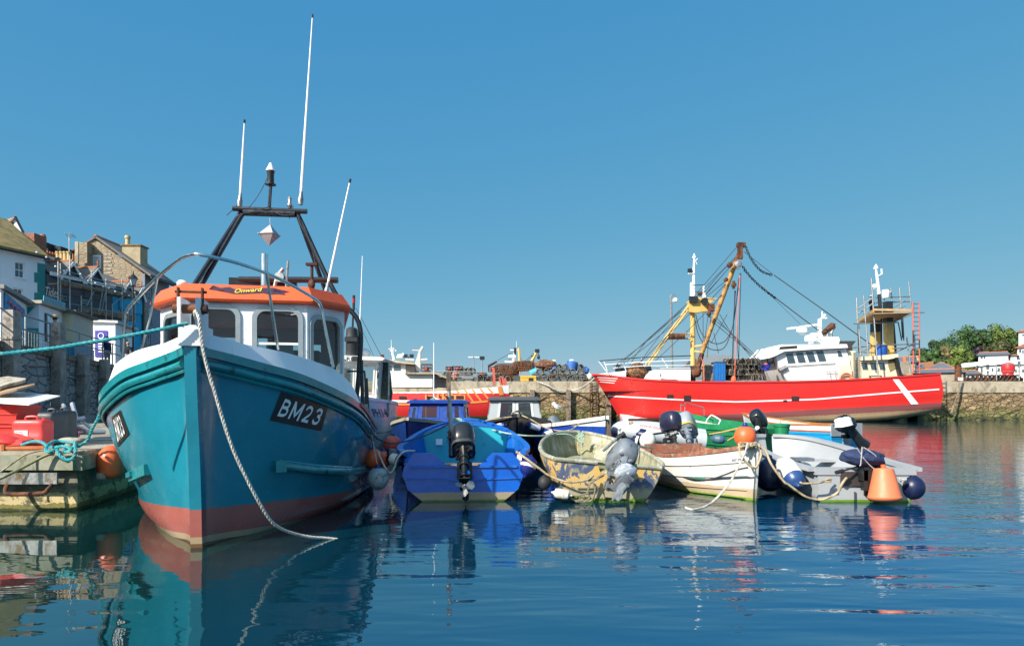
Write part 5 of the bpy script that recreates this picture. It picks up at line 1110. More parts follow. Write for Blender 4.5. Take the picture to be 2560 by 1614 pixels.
# ================================================================ GREY PLASTIC DINGHY
cg = V(WX(2163,10.1), 10.1, 0); Tg = frame(cg.x, cg.y, R(-1))
sg = [[(.10,4.0,.80),(.09,3.95,.6),(.08,3.85,.35),(.06,3.7,0),(.03,3.6,-.1),(.02,3.5,-.14)],
 [(.40,3.85,.79),(.32,3.8,.58),(.22,3.7,.32),(.14,3.6,0),(.07,3.55,-.1),(.02,3.5,-.14)],
 [(.66,3.3,.75),(.58,3.3,.54),(.45,3.3,.28),(.3,3.3,0),(.15,3.3,-.1),(.02,3.3,-.15)],
 [(.82,2.2,.64),(.76,2.2,.45),(.66,2.2,.22),(.5,2.2,0),(.25,2.2,-.1),(.02,2.2,-.15)],
 [(.84,1.0,.52),(.80,1.0,.34),(.74,1.0,.16),(.62,1.0,0),(.3,1.0,-.1),(.02,1,-.15)],
 [(.78,0,.47),(.70,0,.40),(.68,0,.2),(.66,0,0),(.3,0,-.1),(.02,0,-.15)]]
gm = bands('grey plastic dinghy', [(-.4, sr(60,80,20)), (.0, sr(95,130,20)), (.03, sr(158,162,164)), (.06, sr(162, 166, 168))], wob=.012, rough=.5, var=.05, streak=.03, dirt=(.30,.30,.24), dirt_amt=-.4, bump=.1, bscale=20)
gi = pm('grey plastic interior', (.34,.35,.36), .55, 0, .06, 2, .08)
gr, G, GB = boat('plastic_dinghy', 'light grey moulded plastic dinghy with dark motor plate on its stern', Tg, sg, gm, gi, gi, cg, 'dinghy', floor=.12, gw=(.13,.06), thwarts=((1.1,.36,.5),(2.6,.42,.35)), seatm=gi)
mb = MB(); mb.prism([Tg(-.74,-.02,.40), Tg(.74,-.02,.40), Tg(.74,.3,.40), Tg(-.74,.3,.40)], (0,0,.09)); mb.build('stern_deck', gi, gr, 20)
mb = MB(); mb.prism([Tg(-.36,-.03,.16), Tg(.02,-.03,.16), Tg(.02,-.03,.10), Tg(.16,-.03,.10), Tg(.16,-.03,.45), Tg(-.36,-.03,.45), Tg(-.36,-.03,.27)][0:0] or [Tg(-.37,-.035,.24), Tg(-.02,-.035,.24), Tg(-.02,-.035,.10), Tg(.16,-.035,.10), Tg(.16,-.035,.45), Tg(-.37,-.035,.45)], Tg(0,.03,0)-Tg(0,0,0)); mb.build('motor_plate', pm('motor plate brown black', (.045,.035,.032), .6), gr, 20)
for x0, x1, s in ((-.80,-.60,1),):
    mb = MB(); mb.tube(cr([zG(620,715,11.6), zG(700,735,11.3), zG(870,770,10.9), zG(915,835,10.6)], 4), .017, 8); mb.build('grab_rail', STEEL, gr)
mb = MB(); mb.tube(cr([zG(1770,710,11.8), zG(1900,740,11.3), zG(1985,770,11.0), zG(2015,830,10.6)], 4), .017, 8); mb.build('grab_rail', STEEL, gr)
mb = MB(); mb.prism([Tg(-.62,1.0,.52), Tg(-.32,1.0,.52), Tg(-.32,1.25,.52), Tg(-.62,1.25,.52)], (0,0,.05)); mb.build('locker_lid', GREYB, gr, 20)
fender('big white fender with blue end caps slung on the left side of the grey dinghy', zG(560,735,10.6), zG(755,1030,10.1), .16, cap=pm('fender mid blue', (.02,.06,.18), .35), cap2=FWH)
ball('large navy ball fender under the left side of the grey dinghy bow', zG(400,900,11.2), .25, NAVY)
ball('navy ball fender tied at the right stern corner of the grey dinghy', zG(2130,1050,10.1), .165, NAVY)
NCL = pm('navy cloth cover', (.018,.03,.085), .8, 0, .25, 5, .6, 12)
def lump(name, c, r, rot, mat, root, jit=.012, nu=28, nv=18, seed=1, folds=.05):
    rnd = random.Random(seed); mb = MB(); mb.sph((0,0,0), 1.0, nu, nv); c = Vector(c); out = []
    ph = [rnd.uniform(0, 6.28) for _ in range(8)]
    for v in mb.v:
        v = Vector(v); a = math.atan2(v.y, v.x); k = 1 + folds*(math.sin(5*a+ph[0]+v.z*3)+.7*math.sin(9*a+ph[1]-v.z*6)+.6*math.sin(7*v.z+ph[2]+2*a)+.5*math.sin(14*a+ph[3]+5*v.z))
        v = V(v.x*r[0]*k, v.y*r[1]*k, v.z*r[2]*k); v = rot @ v if rot else v
        out.append(c + v + V(*[rnd.uniform(-jit, jit) for _ in range(3)]))
    mb.v = out; return mb.build(name, mat, root, 25)
om = thing('outboard_motor', 'tilted outboard bagged in navy cloth and corded on the grey dinghy stern', 'outboard motor', Tg(.1, 0, .46))
lump('cloth_cover', zG(1520,690,10.0), (.315,.19,.125), Matrix.Rotation(R(4),3,'Y'), NCL, om, .006, folds=.045)
lump('cover_skirt', zG(1700,740,10.05), (.09,.13,.13), None, NCL, om, .008, seed=3)
mb = MB(); mb.tube([zG(1205,870,9.85), zG(1290,848,9.9)], .03, 8); mb.tube([zG(1285,850,9.9), zG(1490,790,10.0)], .014, 7); mb.build('tiller', RUBBER, om)
mb = MB(); mb.box(zG(1560,880,9.98), (.16,.14,.2)); mb.box(zG(1545,960,9.96), (.06,.1,.3)); mb.box(zG(1590,1000,9.96), (.05,.08,.2)); mb.tube([zG(1560,760,10), zG(1640,840,9.95)], .06, 8); mb.build('clamp_bracket', MOTL, om, 20)
mb = MB()
for a in ([(1455,575),(1530,700),(1490,790)], [(1540,570),(1640,640),(1650,760)], [(1520,560),(1500,780)], [(1560,580),(1690,680),(1640,750)], [(1530,690),(1600,770),(1690,850)]):
    mb.tube(cr([zG(x, y, 9.80+.04*k) for k, (x, y) in enumerate(a)], 5), .008, 5)
mb.build('lashing', ROPE_W, om, 0)
fe = thing('outboard_motor', 'raised outboard leg topped by white bucket and black bag, sky blue boat', 'outboard motor', zG(1540,540,21.5))
mb = MB(); mb.tube([zG(1340,300,21.3), zG(1480,480,21.4), zG(1545,545,21.5)], [.13,.15,.2], 10); mb.build('leg', MOTL, fe)
lump('black_bag', zG(1310,285,21.2), (.34,.25,.26), None, pm('black bin bag', (.015,.016,.018), .3, 0, .2, 5, .5, 10), fe, .02, seed=5)
mb = MB(); mb.lathe([(.02,0),(.2,.03),(.25,.08),(.27,.26),(.28,.28)], zG(1275,200,21.15), (.2,0,-1), 18); mb.build('bucket', WHITE2, fe)
mb = MB()
for k in range(7): mb.box(zG(1340+random.uniform(-30,50), 400+random.uniform(-50,50), 21.6), (.2,.1,.12)); 
mb.build('clamp_bracket', MOTL, fe, 20)
# tapered orange buoy
ob = thing('cone_buoy', 'ribbed orange tapered buoy hanging at the stern of the grey dinghy just above the water', 'buoy', zG(1780,1030,9.9))
a = zG(1775,815,9.85); b = zG(1795,1225,9.8); mb = MB(); L = (b-a).length
prof = [(.05,0),(.12,.005),(.135,.02)] ; n = 26
for k in range(n): 
    t = k/(n-1); z = lerp(.03, L-.09, t); r = lerp(.135, .36*.57*1.06, t); prof += [(r, z), (r+.004, z+.006)]
prof += [(.228, L-.075),(.222, L-.045),(.17,L-.01),(.05,L)]
mb.lathe(prof, a, b-a, 32); mb.build('body', pm('sun bleached orange', (.72,.19,.08), .5, 0, .08, 3, .05), ob, 50)
mb = MB(); mb.tube([a, a + (a-b).normalized()*.05], .035, 8); mb.build('eye', ORB, ob)
# ================================================================ SECOND ROW OF BOATS
def aim(stern, bow):
    d = V(bow[0]-stern[0], bow[1]-stern[1], 0); return frame(stern[0], stern[1], math.atan2(d.y, d.x)-math.pi/2), d.length, V(stern[0], stern[1], 0)
# sky blue boat
Tq, L, c = aim((10.77,22),(9.0,26.6))
hm = bands('sky blue boat', [(-.4, sr(60,80,60)), (.02, (.01,.30,.62)), (.56, sr(150,80,40)), (.62, (.7,.7,.68))], wob=.006, rough=.35, planks=.17, dirt=(.02,.2,.45), dirt_amt=-.2, bump=.6)
VAR = pm('orange varnish', (.36,.13,.03), .45, 0, .2, 5, .2)
r_, G, bv = boat('open_boat', 'sky blue clinker boat with orange brown gunwale moored beyond the grey dinghy', Tq, dinghy(L,1.75,1.3,1.12,.78,.80), hm, inw, VAR, c, 'boat', laps=5, lap=.02, thwarts=((1.2,.55,.3),(2.6,.6,.3)), seatm=VAR)
GP = pm('grey board paint', (.3,.33,.36), .6, 0, .12, 3, .2)
mb = MB(); mb.prism([Tq(-.66,-.03,.45), Tq(.66,-.03,.45), Tq(.66,-.03,.86), Tq(-.66,-.03,.86)], Tq(0,.03,0)-Tq(0,0,0)); mb.prism([Tq(-.17,-.04,.1), Tq(.17,-.04,.1), Tq(.17,-.04,.45), Tq(-.17,-.04,.45)], Tq(0,.03,0)-Tq(0,0,0)); mb.build('transom_board', GP, r_, 20)
# green clinker boat
Tq, L, c = aim((7.15,19),(5.55,23.2))
GRN = (.012,.15,.055)
hm = bands('green clinker paint', [(-.4, sr(60,80,40)), (.0, GRN)], wob=.01, rough=.4, var=.2, dirt=(.02,.08,.04), dirt_amt=0, bump=.3)
gg = pm('green gunwale paint', (.015,.2,.075), .4, 0, .2, 4, .2)
r_, G, bv = boat('green_boat', 'green clinker boat with rail hoops and pale inside, behind the white clinker boat', Tq, dinghy(L,1.75,1.35,1.16,.80,.78), hm, pm('pale green interior', (.4,.45,.38), .7, 0, .2, 3, .2), gg, c, 'boat', laps=6, lap=.03, gw=(.12,.16), thwarts=((1.3,.5,.3),), seatm=gg)
mb = MB(); mb.prism([Tq(-.62,-.03,.5), Tq(-.1,-.03,.5), Tq(-.1,-.03,.84), Tq(-.62,-.03,.84)], Tq(0,.1,0)-Tq(0,0,0)); mb.build('stern_pad', gg, r_, 20); mb = MB(); mb.prism([Tq(.25,-.03,.5), Tq(.66,-.03,.5), Tq(.66,-.03,.84), Tq(.25,-.03,.84)], Tq(0,.1,0)-Tq(0,0,0)); mb.build('stern_pad', gg, r_, 20)
mb = MB(); mb.tube(cr([zF(740,150,22.8), zF(745,45,22.8)], 2), .015, 5); mb.tube([zF(742,65,22.8), zF(800,62,22.8)], .012, 5); mb.tube(cr([zF(795,150,22.6), zF(800,45,22.6), zF(830,35,22.5), zF(1020,90,21.8), zF(1040,110,21.8), zF(1048,200,21.8)], 4), .015, 6); mb.build('bow_rail', STEEL, r_)
mb = MB(); mb.tube(cr([zF(1075,350,20.6), zF(1080,270,20.6), zF(1130,205,20.5), zF(1160,200,20.5), zF(1255,255,20.2), zF(1250,290,20.2), zF(1215,345,20.2)], 4), .02, 6); mb.build('hoop', WS, r_)
outboard('black outboard tipped up on the stern of the green boat', V(WX(1900,18.9), 18.8, .80), R(-35), R(-60), 1.15, MOTB, MOTL, roll=R(-30), tiller=False)
fender('grey green fender tied on the side of the green boat', zF(1140,495,17.9), zF(1330,520,17.7), .12, body=pm('grey green fender', (.06,.13,.15), .5), cap=pm('fender blue grey', (.04,.1,.16), .5))
bk = thing('bait_tub', 'green plastic tub perched on the stern of the green boat', 'tub', zF(2060,420,18.6))
mb = MB(); mb.lathe([(.16,-.2),(.2,.18)], zF(2060,430,18.6), n=18); mb.build('tub_body', gg, bk); mb = MB(); mb.lathe([(.22,.18),(.23,.24),(.2,.26)], zF(2060,430,18.6), n=18); mb.build('lid', gg, bk)
# grey inflatable
rb_ = thing('inflatable_boat', 'pale grey inflatable with a red web address along its tube', 'inflatable boat', V(4.0, 17, 0))
IG = pm('inflatable grey', (.46,.49,.52), .55, 0, .05, 2, .05)
mb = MB(); near = cr([P(1548,1078,17.6), P(1560,1074,17.0), P(1600,1078,16.7), P(1680,1090,16.6), P(1760,1102,16.6)], 6); mb.tube(near, [.20]+[.23]*(len(near)-1), 16); IB = bvh_of(mb); mb.build('near_tube', IG, rb_, 60)
mb = MB(); mb.tube(cr([P(1548,1078,17.6), P(1575,1070,18.6), P(1640,1072,18.8), P(1760,1090,18.8)], 6), .2, 14); mb.build('far_tube', IG, rb_, 60)
mb = MB(); mb.prism([P(1560,1090,17.0), P(1760,1105,17.0), P(1760,1105,18.6), P(1580,1090,18.4)], (0,0,.05)); mb.build('floor', IG, rb_)
mb = MB(); text_decal(mb, IB, [px(zE,1515,388), px(zE,1790,425), px(zE,1790,392), px(zE,1515,355)], 'WWW.OUR', .008, bold=.0, shear=.2); mb.build('lettering', pm('red lettering', (.6,.05,.04), .5), rb_, 0)
mb = MB(); p = hit(IB, *px(zE,1405,345), .01) or P(1578,1058,16.7); mb.sph(p, (.06,.03,.05), 10, 8); mb.tube(cr([p, p+V(.2,-.03,-.06), p+V(.33,-.03,-.12), p+V(.3,-.03,-.2), p+V(.12,-.03,-.2)], 4), .01, 5); mb.build('lifting_eye', ROPE_T, rb_)
# blue boat with white gunwale
Tq, L, c = aim((.75,19.3),(2.2,15.9))
hm = bands('royal blue hull', [(-.4, sr(40,60,60)), (.02, (.01,.055,.33)), (.93, (.7,.68,.62))], wob=.005, rough=.3, var=.2, dirt=(.01,.25,.5), dirt_amt=-.25, dscale=2, coat=.3)
r_, G, bv = boat('open_boat', 'blue boat with peeling white rail lying behind the flaking yellow dinghy', Tq, dinghy(L,1.7,1.3,1.14,.88,.84, rake=.15), hm, inw, pm('peeling white rail', (.66,.62,.56), .6, 0, .1, 4, .3, dirt=(.3,.17,.1), dirt_amt=.1, dscale=8), c, 'boat', gw=(.09,.09), thwarts=((1.5,.6,.3),))
mb = MB(); q = [P(1545,1103,15.75), P(1554,1100,15.75), P(1554,1070,15.75), P(1545,1071,15.75)]; mb.prism(q, (.0,.01,0)); o = mb.build('number_plate', LET, r_, 0); mb = MB(); lettering(mb, [q[1]+V(0,-.004,0), q[2]+V(0,-.004,0), q[3]+V(0,-.004,0), q[0]+V(0,-.004,0)], '344', bold=.0); mb.build('digits', BLACK, o, 0)
fender('navy and white fender at the bow of the blue boat with the peeling white rail', P(1355,1090,15.4)+V(0,0,0), P(1385,1078,15.6), .07, cap=NAVY)
outboard('grey outboard with red stripe tipped up beside the stone pier view, a gull above it', V(WX(1405,18.8), 18.7, .72), R(150), R(-38), .9, pm('outboard mid grey', (.16,.18,.2), .4), MOTL, roll=R(40), band=pm('red stripe', (.6,.06,.03), .5), prop=False)
# black boat with grey cabin
Tq, L, c = aim((.25,22.6),(.12,16.4))
hm = bands('black boat paint', [(-.5, sr(70,40,30)), (.0, sr(120,56,44)), (.34, (.014,.015,.018))], wob=.01, rough=.35, var=.3, streak=.1, dirt=(.06,.06,.05), dirt_amt=-.1, bump=.3, bscale=8)
kr, G, bv = boat('cabin_boat', 'black hulled boat with small grey two window cabin, bow toward the viewer', Tq, dinghy(L,2.1,1.7,1.18,.88,.88, rake=.2, deep=.25), hm, BLACK, pm('black rail', (.03,.03,.03), .5), c, 'cabin boat', floor=.7, gw=(.1,.09))
GC = pm('cabin grey paint', (.33,.36,.37), .5, 0, .08, 2, .1, dirt=(.2,.2,.18), dirt_amt=0)
def cabin(root, mat, roofm, Yf, x0, x1, zb, zt, dep, wins, rake=.25, inset=.07, gm=DGLASS, frame_m=None):
    """small raked cabin: front face towards -Y with framed panes"""
    c0 = [V(x0, Yf, zb), V(x1, Yf, zb), V(x1-inset, Yf+rake, zt), V(x0+inset, Yf+rake, zt)]
    mb = MB(); b = [p + V(0, dep, 0) for p in (c0[0], c0[1])] + [V(x1-inset, Yf+dep, zt), V(x0+inset, Yf+dep, zt)]
    def holed(q, ws, nrm):
        ss = sorted({0,1}|{w[0] for w in ws}|{w[1] for w in ws}); ts = sorted({0,1}|{w[2] for w in ws}|{w[3] for w in ws})
        for i in range(len(ss)-1):
            for j in range(len(ts)-1):
                if any(w[0]<(ss[i]+ss[i+1])/2<w[1] and w[2]<(ts[j]+ts[j+1])/2<w[3] for w in ws): continue
                mb.prism([bil(q,ss[i],ts[j]), bil(q,ss[i+1],ts[j]), bil(q,ss[i+1],ts[j+1]), bil(q,ss[i],ts[j+1])], nrm*.03)
    sides = [([c0[0],c0[1],c0[2],c0[3]], wins, V(0,1,0)), ([b[0],c0[0],c0[3],b[3]], [(.2,.8,.35,.85)], V(1,0,0)), ([c0[1],b[1],b[2],c0[2]], [(.2,.8,.35,.85)], V(-1,0,0))]
    for q, w, n in sides: holed(q, w, n)
    mb.build('cabin', mat, root, 20)
    for q, ws, n in sides:
        for w in ws:
            mb = MB(); fr = []
            for e, off in ((.02,-.012), (-.03,-.012)):
                e2 = e*.9; fr.append([bil(q,w[0]-e2,w[2]-e)+n*off, bil(q,w[1]+e2,w[2]-e)+n*off, bil(q,w[1]+e2,w[3]+e)+n*off, bil(q,w[0]-e2,w[3]+e)+n*off])
            mb.rings([[p + n*.011 for p in fr[0]], fr[0], fr[1], [p + n*.03 for p in fr[1]]], True); f = mb.build('window_frame', frame_m or mat, root, 20)
            mb = MB(); mb.face([bil(q,w[0],w[2])+n*.01, bil(q,w[1],w[2])+n*.01, bil(q,w[1],w[3])+n*.01, bil(q,w[0],w[3])+n*.01]); mb.build('pane', gm, f, 0)
    mb = MB(); e = .07; r0 = [V(x0+inset-e,Yf+rake-.12,zt), V(x1-inset+e,Yf+rake-.12,zt), V(x1-inset+e,Yf+dep+.1,zt), V(x0+inset-e,Yf+dep+.1,zt)]
    cc = sum(r0, V(0,0,0))/4; mb.rings([r0, [p+V(0,0,.05) for p in r0], [cc+(p-cc)*.85+V(0,0,.10) for p in r0]], True, True); mb.build('cabin_roof', roofm, root, 40)
cabin(kr, GC, pm('cabin roof dark grey', (.07,.075,.08), .7, 0, .2, 4, .3), 18.6, WX(1216,18.6), WX(1356,18.6), WZ(1056,18.6), WZ(1000,18.6), 2.2, [(.2,.49,.22,.9), (.55,.85,.22,.9)], rake=.18, inset=.10, frame_m=pm('pale window frame', (.5,.53,.54), .5))
fender('white fender with blue end on the left of the black boat bow', P(1226,1070,16.9), P(1265,1062,16.7), .078)
fender('white fender with blue end on the right of the black boat bow', P(1316,1061,16.7), P(1355,1072,16.9), .078, body=pm('pale grey fender', (.6,.62,.64), .45))
mb = MB(); c_ = P(1292,1035,16.6)
o = thing('rope_coil', 'coil of frayed tan rope on the stem head of the black boat', 'rope coil', c_); 
for k in range(5): mb.tube(cr([c_ + V(.11*math.cos(a+k)+random.uniform(-.02,.02), .05*k*.2, .08*math.sin(a+k)+random.uniform(-.02,.02)) for a in [i*1.05 for i in range(6)]], 4, True), .014, 5)
mb.build('coil', ROPE_T, o)
# dark blue cabin boat
Tq, L, c = aim((-1.75,21.6),(-2.35,15.2))
DB = (.006,.045,.26)
hm = bands('navy cabin boat', [(-.5, sr(50,50,60)), (.0, (.006,.014,.08)), (.6, (.005,.03,.17))], wob=.01, rough=.3, var=.25, streak=.1, coat=.3)
nr, G, bv = boat('cabin_boat', 'dark blue boat with rounded blue cabin left of the tall grey post', Tq, dinghy(L,2.3,1.9,1.12,.86,.86, rake=.2, deep=.25), hm, pm('blue inside paint', (.01,.06,.4), .5), pm('worn tan rail', (.3,.26,.2), .8), c, 'cabin boat', floor=.5, gw=(.09,.07))
cabin(nr, pm('cabin blue gloss', DB, .3, 0, .12, 3, .08, coat=.3), pm('cabin roof blue', DB, .35), 17.7, WX(1015,17.7), WX(1164,17.7), WZ(1066,17.7), WZ(1008,17.7), 2.0, [(.05,.15,.3,.84), (.22,.54,.36,.9), (.66,.76,.36,.88), (.80,.93,.3,.88)], rake=.22, inset=.07)
mb = MB(); mb.sph(P(1038,1004,18.0), (.09,.1,.08), 12, 8); mb.build('searchlight', BLACK, nr); mb = MB(); mb.tube([P(1084.5,1005,18.6), P(1084.5,856,18.6)], [.018,.01], 6); mb.build('whip_antenna', WS, nr); mb = MB()
for dx in (-22,-14,-6,8,16,26,34): mb.tube([P(1085,992,18.6), P(1085+dx,1004+abs(dx)*.1,18.3)], .01, 4)
mb.build('antenna_stays', ROPE_W, nr)
# white boat behind the teal boat
Tq, L, c = aim((-5.3,24.5),(-4.55,16.4))
hm = bands('white hull', [(-.5, sr(70,90,70)), (.02, (.68,.7,.72)), (.62, (.08,.09,.1)), (.66, (.70,.72,.74))], wob=.002, rough=.3, var=.04, streak=.06, coat=.2)
vr, G, bv = boat('fishing_boat', 'white cabin boat half hidden behind the stern of the teal boat', Tq, dinghy(L,2.7,2.3,1.72,1.5,1.4, rake=.4, deep=.3, ), hm, WHITE, WHITE, c, 'fishing boat', floor=1.2, gw=(.1,.08))
mb = MB(); text_decal(mb, bv, [px(zH,395,1108), px(zH,585,1108), px(zH,540,1000), px(zH,352,1000)], 'PH14', .01, bold=.02); mb.build('registration_letters', pm('dark grey lettering', (.04,.06,.1), .5), vr, 0)
YW = 19.6; BG2 = pm('aged cream paint', (.6,.58,.52), .55, 0, .07, 2, .1, dirt=(.4,.34,.24), dirt_amt=.05)
def wins_box(root, mat, q, ws, dep, nm='wheelhouse'):
    mb = MB(); ss = sorted({0,1}|{w[0] for w in ws}|{w[1] for w in ws}); ts = sorted({0,1}|{w[2] for w in ws}|{w[3] for w in ws})
    for i in range(len(ss)-1):
        for j in range(len(ts)-1):
            if any(w[0]<(ss[i]+ss[i+1])/2<w[1] and w[2]<(ts[j]+ts[j+1])/2<w[3] for w in ws): continue
            mb.prism([bil(q,ss[i],ts[j]), bil(q,ss[i+1],ts[j]), bil(q,ss[i+1],ts[j+1]), bil(q,ss[i],ts[j+1])], (0,.05,0))
    mb.prism([q[1], q[1]+V(0,dep,0), q[2]+V(0,dep,0), q[2]], (-.04,0,0)); mb.prism([q[0], q[0]+V(0,dep,0), q[3]+V(0,dep,0), q[3]], (.04,0,0)); mb.build(nm, mat, root, 20)
    for w in ws:
        mb = MB(); e=.035; mb.rings([[bil(q,w[0]-e,w[2]-e*.5)+V(0,-.003,0), bil(q,w[1]+e,w[2]-e*.5)+V(0,-.003,0), bil(q,w[1]+e,w[3]+e*.5)+V(0,-.003,0), bil(q,w[0]-e,w[3]+e*.5)+V(0,-.003,0)], [bil(q,w[0]-e,w[2]-e*.5)+V(0,-.02,0), bil(q,w[1]+e,w[2]-e*.5)+V(0,-.02,0), bil(q,w[1]+e,w[3]+e*.5)+V(0,-.02,0), bil(q,w[0]-e,w[3]+e*.5)+V(0,-.02,0)], [bil(q,w[0],w[2])+V(0,-.02,0), bil(q,w[1],w[2])+V(0,-.02,0), bil(q,w[1],w[3])+V(0,-.02,0), bil(q,w[0],w[3])+V(0,-.02,0)]], True); f = mb.build('window_frame', mat, root, 20)
        mb = MB(); mb.face([bil(q,w[0],w[2])+V(0,.02,0), bil(q,w[1],w[2])+V(0,.02,0), bil(q,w[1],w[3])+V(0,.02,0), bil(q,w[0],w[3])+V(0,.02,0)]); mb.build('pane', GLASS, f, 0)
q = [P(840,1005,YW), P(942,1005,YW), P(948,905,YW), P(840,905,YW)]
wins_box(vr, BG2, q, [(.10,.40,.35,.85),(.62,.88,.2,.88)], 1.6)
mb = MB(); mb.prism([P(830,896,YW-.3), P(955,901,YW-.3), P(962,896,YW-.3), P(955,892,YW-.3), P(830,886,YW-.3)], (0,2.2,0)); mb.build('wheelhouse_roof', BG2, vr, 20)
mb = MB(); mb.prism([P(866,903,YW-.34), P(893,903,YW-.34), P(893,890,YW-.34), P(866,890,YW-.34)], (0,.02,0)); o = mb.build('name_board', BLACK, vr, 0); mb = MB(); mb.prism([P(866.5,902,YW-.35), P(880,902,YW-.35), P(880,891,YW-.35), P(866.5,891,YW-.35)], (0,.008,0)); mb.build('board_panel', LET, o, 0); mb = MB(); lettering(mb, [P(867,901,YW-.36), P(879,901,YW-.36), P(879,892,YW-.36), P(867,892,YW-.36)], 'RI', bold=.01); mb.build('board_lettering', BLACK, o, 0)
mb = MB(); mb.lathe([(.18,-.05),(.18,.5),(.19,.52),(.17,.58),(.16,.75),(.1,.8),(.02,.82)], P(880,888,YW), n=18); mb.build('water_tank', RUBBER, vr)
mb = MB(); mb.box(P(877,848,YW-.2), (.34,.06,.12)); mb.tube([P(881,830,YW), P(884,760,YW)], .03, 6); mb.tube([P(884,775,YW), P(884.5,738,YW)], .04, 8); mb.build('lamp_post', BLACK, vr); mb = MB(); mb.lathe([(.045,0),(.045,.12)], P(884.3,757,YW), n=10); mb.build('red_lamp', pm('red lamp glass', (.4,.01,.01), .2), vr)
mb = MB(); mb.sph(P(905,882,YW+.3), (.26,.2,.15), 16, 10); mb.build('liferaft', WHITE, vr); mb = MB(); mb.tube([P(899,830,YW), P(906,640,YW)], [.02,.01], 6); mb.build('antenna', WS, vr)
mb = MB(); mb.box(P(956,890,YW), (.09,.08,.09)); mb.build('port_lamp', pm('red lamp box', (.1,.01,.01), .4), vr)
mb = MB(); mb.tube([P(973,905,20), P(971,1040,20)], .03, 7); mb.tube([P(948,905,20), P(944,1000,20)], .025, 6); mb.build('deck_post', GALV, vr)
mb = MB(); mb.tube([P(890,770,YW), P(955,893,YW)], .008, 4); mb.tube([P(908,830,YW), P(936,893,YW)], .006, 4); mb.build('stay_wires', ROPE_D, vr)
o = thing('hanging_net', 'dark green net bundle hanging from the roof edge of the white cabin boat', 'fishing net', P(962,905,20.2))
mb = MB(); mb.lathe([(.03,0),(.10,.15),(.14,.4),(.19,.7),(.21,1.0),(.16,1.25),(.05,1.4)], P(962,900,20.3), (0.02,0,-1), 18); mb.v = [tuple(Vector(v)+V(*[random.uniform(-.04,.04) for _ in range(3)])) for v in mb.v]
g = pm('green net mesh', (.05,.07,.05), .95, 0, .7, 14, 1, 30, dirt=(.02,.2,.17), dirt_amt=.0, dscale=16); mb.build('net', g, o, 0)
# green boat sliver behind
Tq, L, c = aim((-3.3,28),(-4.1,22.5))
boat('green_boat', 'dull green boat glimpsed between the white cabin boat and the dark blue cabin boat', Tq, dinghy(L,2.2,1.8,1.0,.85,.8), bands('dull green paint', [(-.4,(.03,.05,.03)),(0,(.03,.10,.07))], rough=.5), inw, pm('dull green rail', (.1,.16,.13), .6), c, 'boat', gw=(.1,.08))
# ================================================================ RED BOAT WITH ORANGE STRIPES
RT = lambda v, u, z: V(-.2 - u, 44 - v, z)
S = [[(1.6,0,2.72),(1.7,0,1.9),(1.6,.05,1.1),(1.2,.2,.3),(.05,.5,-.8)],
     [(2.0,1.2,2.55),(2.1,1.2,1.8),(2.0,1.3,1.0),(1.5,1.4,.2),(.05,1.5,-.9)],
     [(2.3,4,2.32),(2.4,4,1.7),(2.3,4,.9),(1.8,4,.1),(.05,4,-1)],
     [(2.4,8,2.25),(2.45,8,1.6),(2.35,8,.9),(1.9,8,.1),(.05,8,-1)],
     [(2.1,11.5,2.35),(2.1,11.5,1.7),(1.9,11.5,.9),(1.4,11.5,.1),(.05,11.5,-1)],
     [(.05,14.5,2.8),(.05,14.3,2),(.05,14,1.1),(.05,13.6,.2),(.05,13,-1)]]
G = loft_side(S[::-1], 6, 4)
rr = thing('red_fishing_boat', 'red fishing boat with orange diagonal stripes and white cabin in front of the pier', 'fishing boat', (-.2, 44, 0))
h = hull_skin(RT, G); XB = bvh_of(h)
h.build('hull', bands('old red hull', [(-1, (.02,.03,.01)), (.1, sr(70,74,30)), (.78, (.55,.018,.016)), (2.18, (.72,.70,.66))], wob=.03, rough=.5, var=.15, scale=.8, streak=.15, dirt=(.6,.3,.26), dirt_amt=-.2, dscale=2, bump=.3, bscale=4), rr, 40)
mb = MB(); mb.rings([[RT(max(0,p.x-.1),p.y,1.9), RT(-max(0,p.x-.1),p.y,1.9)] for p in [r[0] for r in G]], False); mb.build('deck', WOOD, rr, 0)
OS = pm('orange stripe paint', (.75,.25,.05), .5, 0, .1, 3, .05); mk = MB()
def hs_(pts, w_=.035, off=.03, dest=None):
    p = cr([hit(XB, *px(zH, x, y), off) or RT(2.4, 5, 1.5) for x, y in pts], 4) if len(pts) < 3 else [hit(XB, *px(zH, x, y), off) for x, y in pts]
    p = [q for q in p if q]; (dest or mk).strip(p, .03, w_, up=V(0,-1,0)) if False else None
def st_poly(pts, dest, off=.03):
    d = poly_decal(XB, [px(zH, *p) for p in pts], off); dest.add(d.v, d.f)
for a in [(1155,775,1335,870),(1255,770,1335,870),(1360,770,1400,815),(1465,765,1510,815),(1565,755,1680,905),(1665,750,1785,900),(1770,740,1885,880),(1870,730,1950,815)]: st_poly([(a[0],a[1]),(a[0]+25,a[1]-1),(a[2]+22,a[3]),(a[2]-4,a[3]+2)], mk)
st_poly([(1062,775),(1080,775),(1080,900),(1062,900)], mk); st_poly([(2010,715),(2060,705),(2090,820),(2030,825)], mk)
for x0, x1, y0, y1 in ((1062,1335,828,838),(1062,1335,893,903),(1320,1585,818,830),(1320,1585,878,888)): st_poly([(x0,y0),(x1,y0),(x1,y1),(x0,y1)], mk, .034)
for x0, x1 in ((1320,1336),(1440,1466),(1570,1588)): st_poly([(x0,818),(x1,818),(x1,888),(x0,888)], mk, .038)
st_poly([(690,930),(1000,932),(1340,925),(1700,905),(1880,890),(1880,915),(1700,930),(1340,950),(1000,955),(690,955)], mk)
mk.build('orange_stripes', OS, rr, 0)
mb = MB()
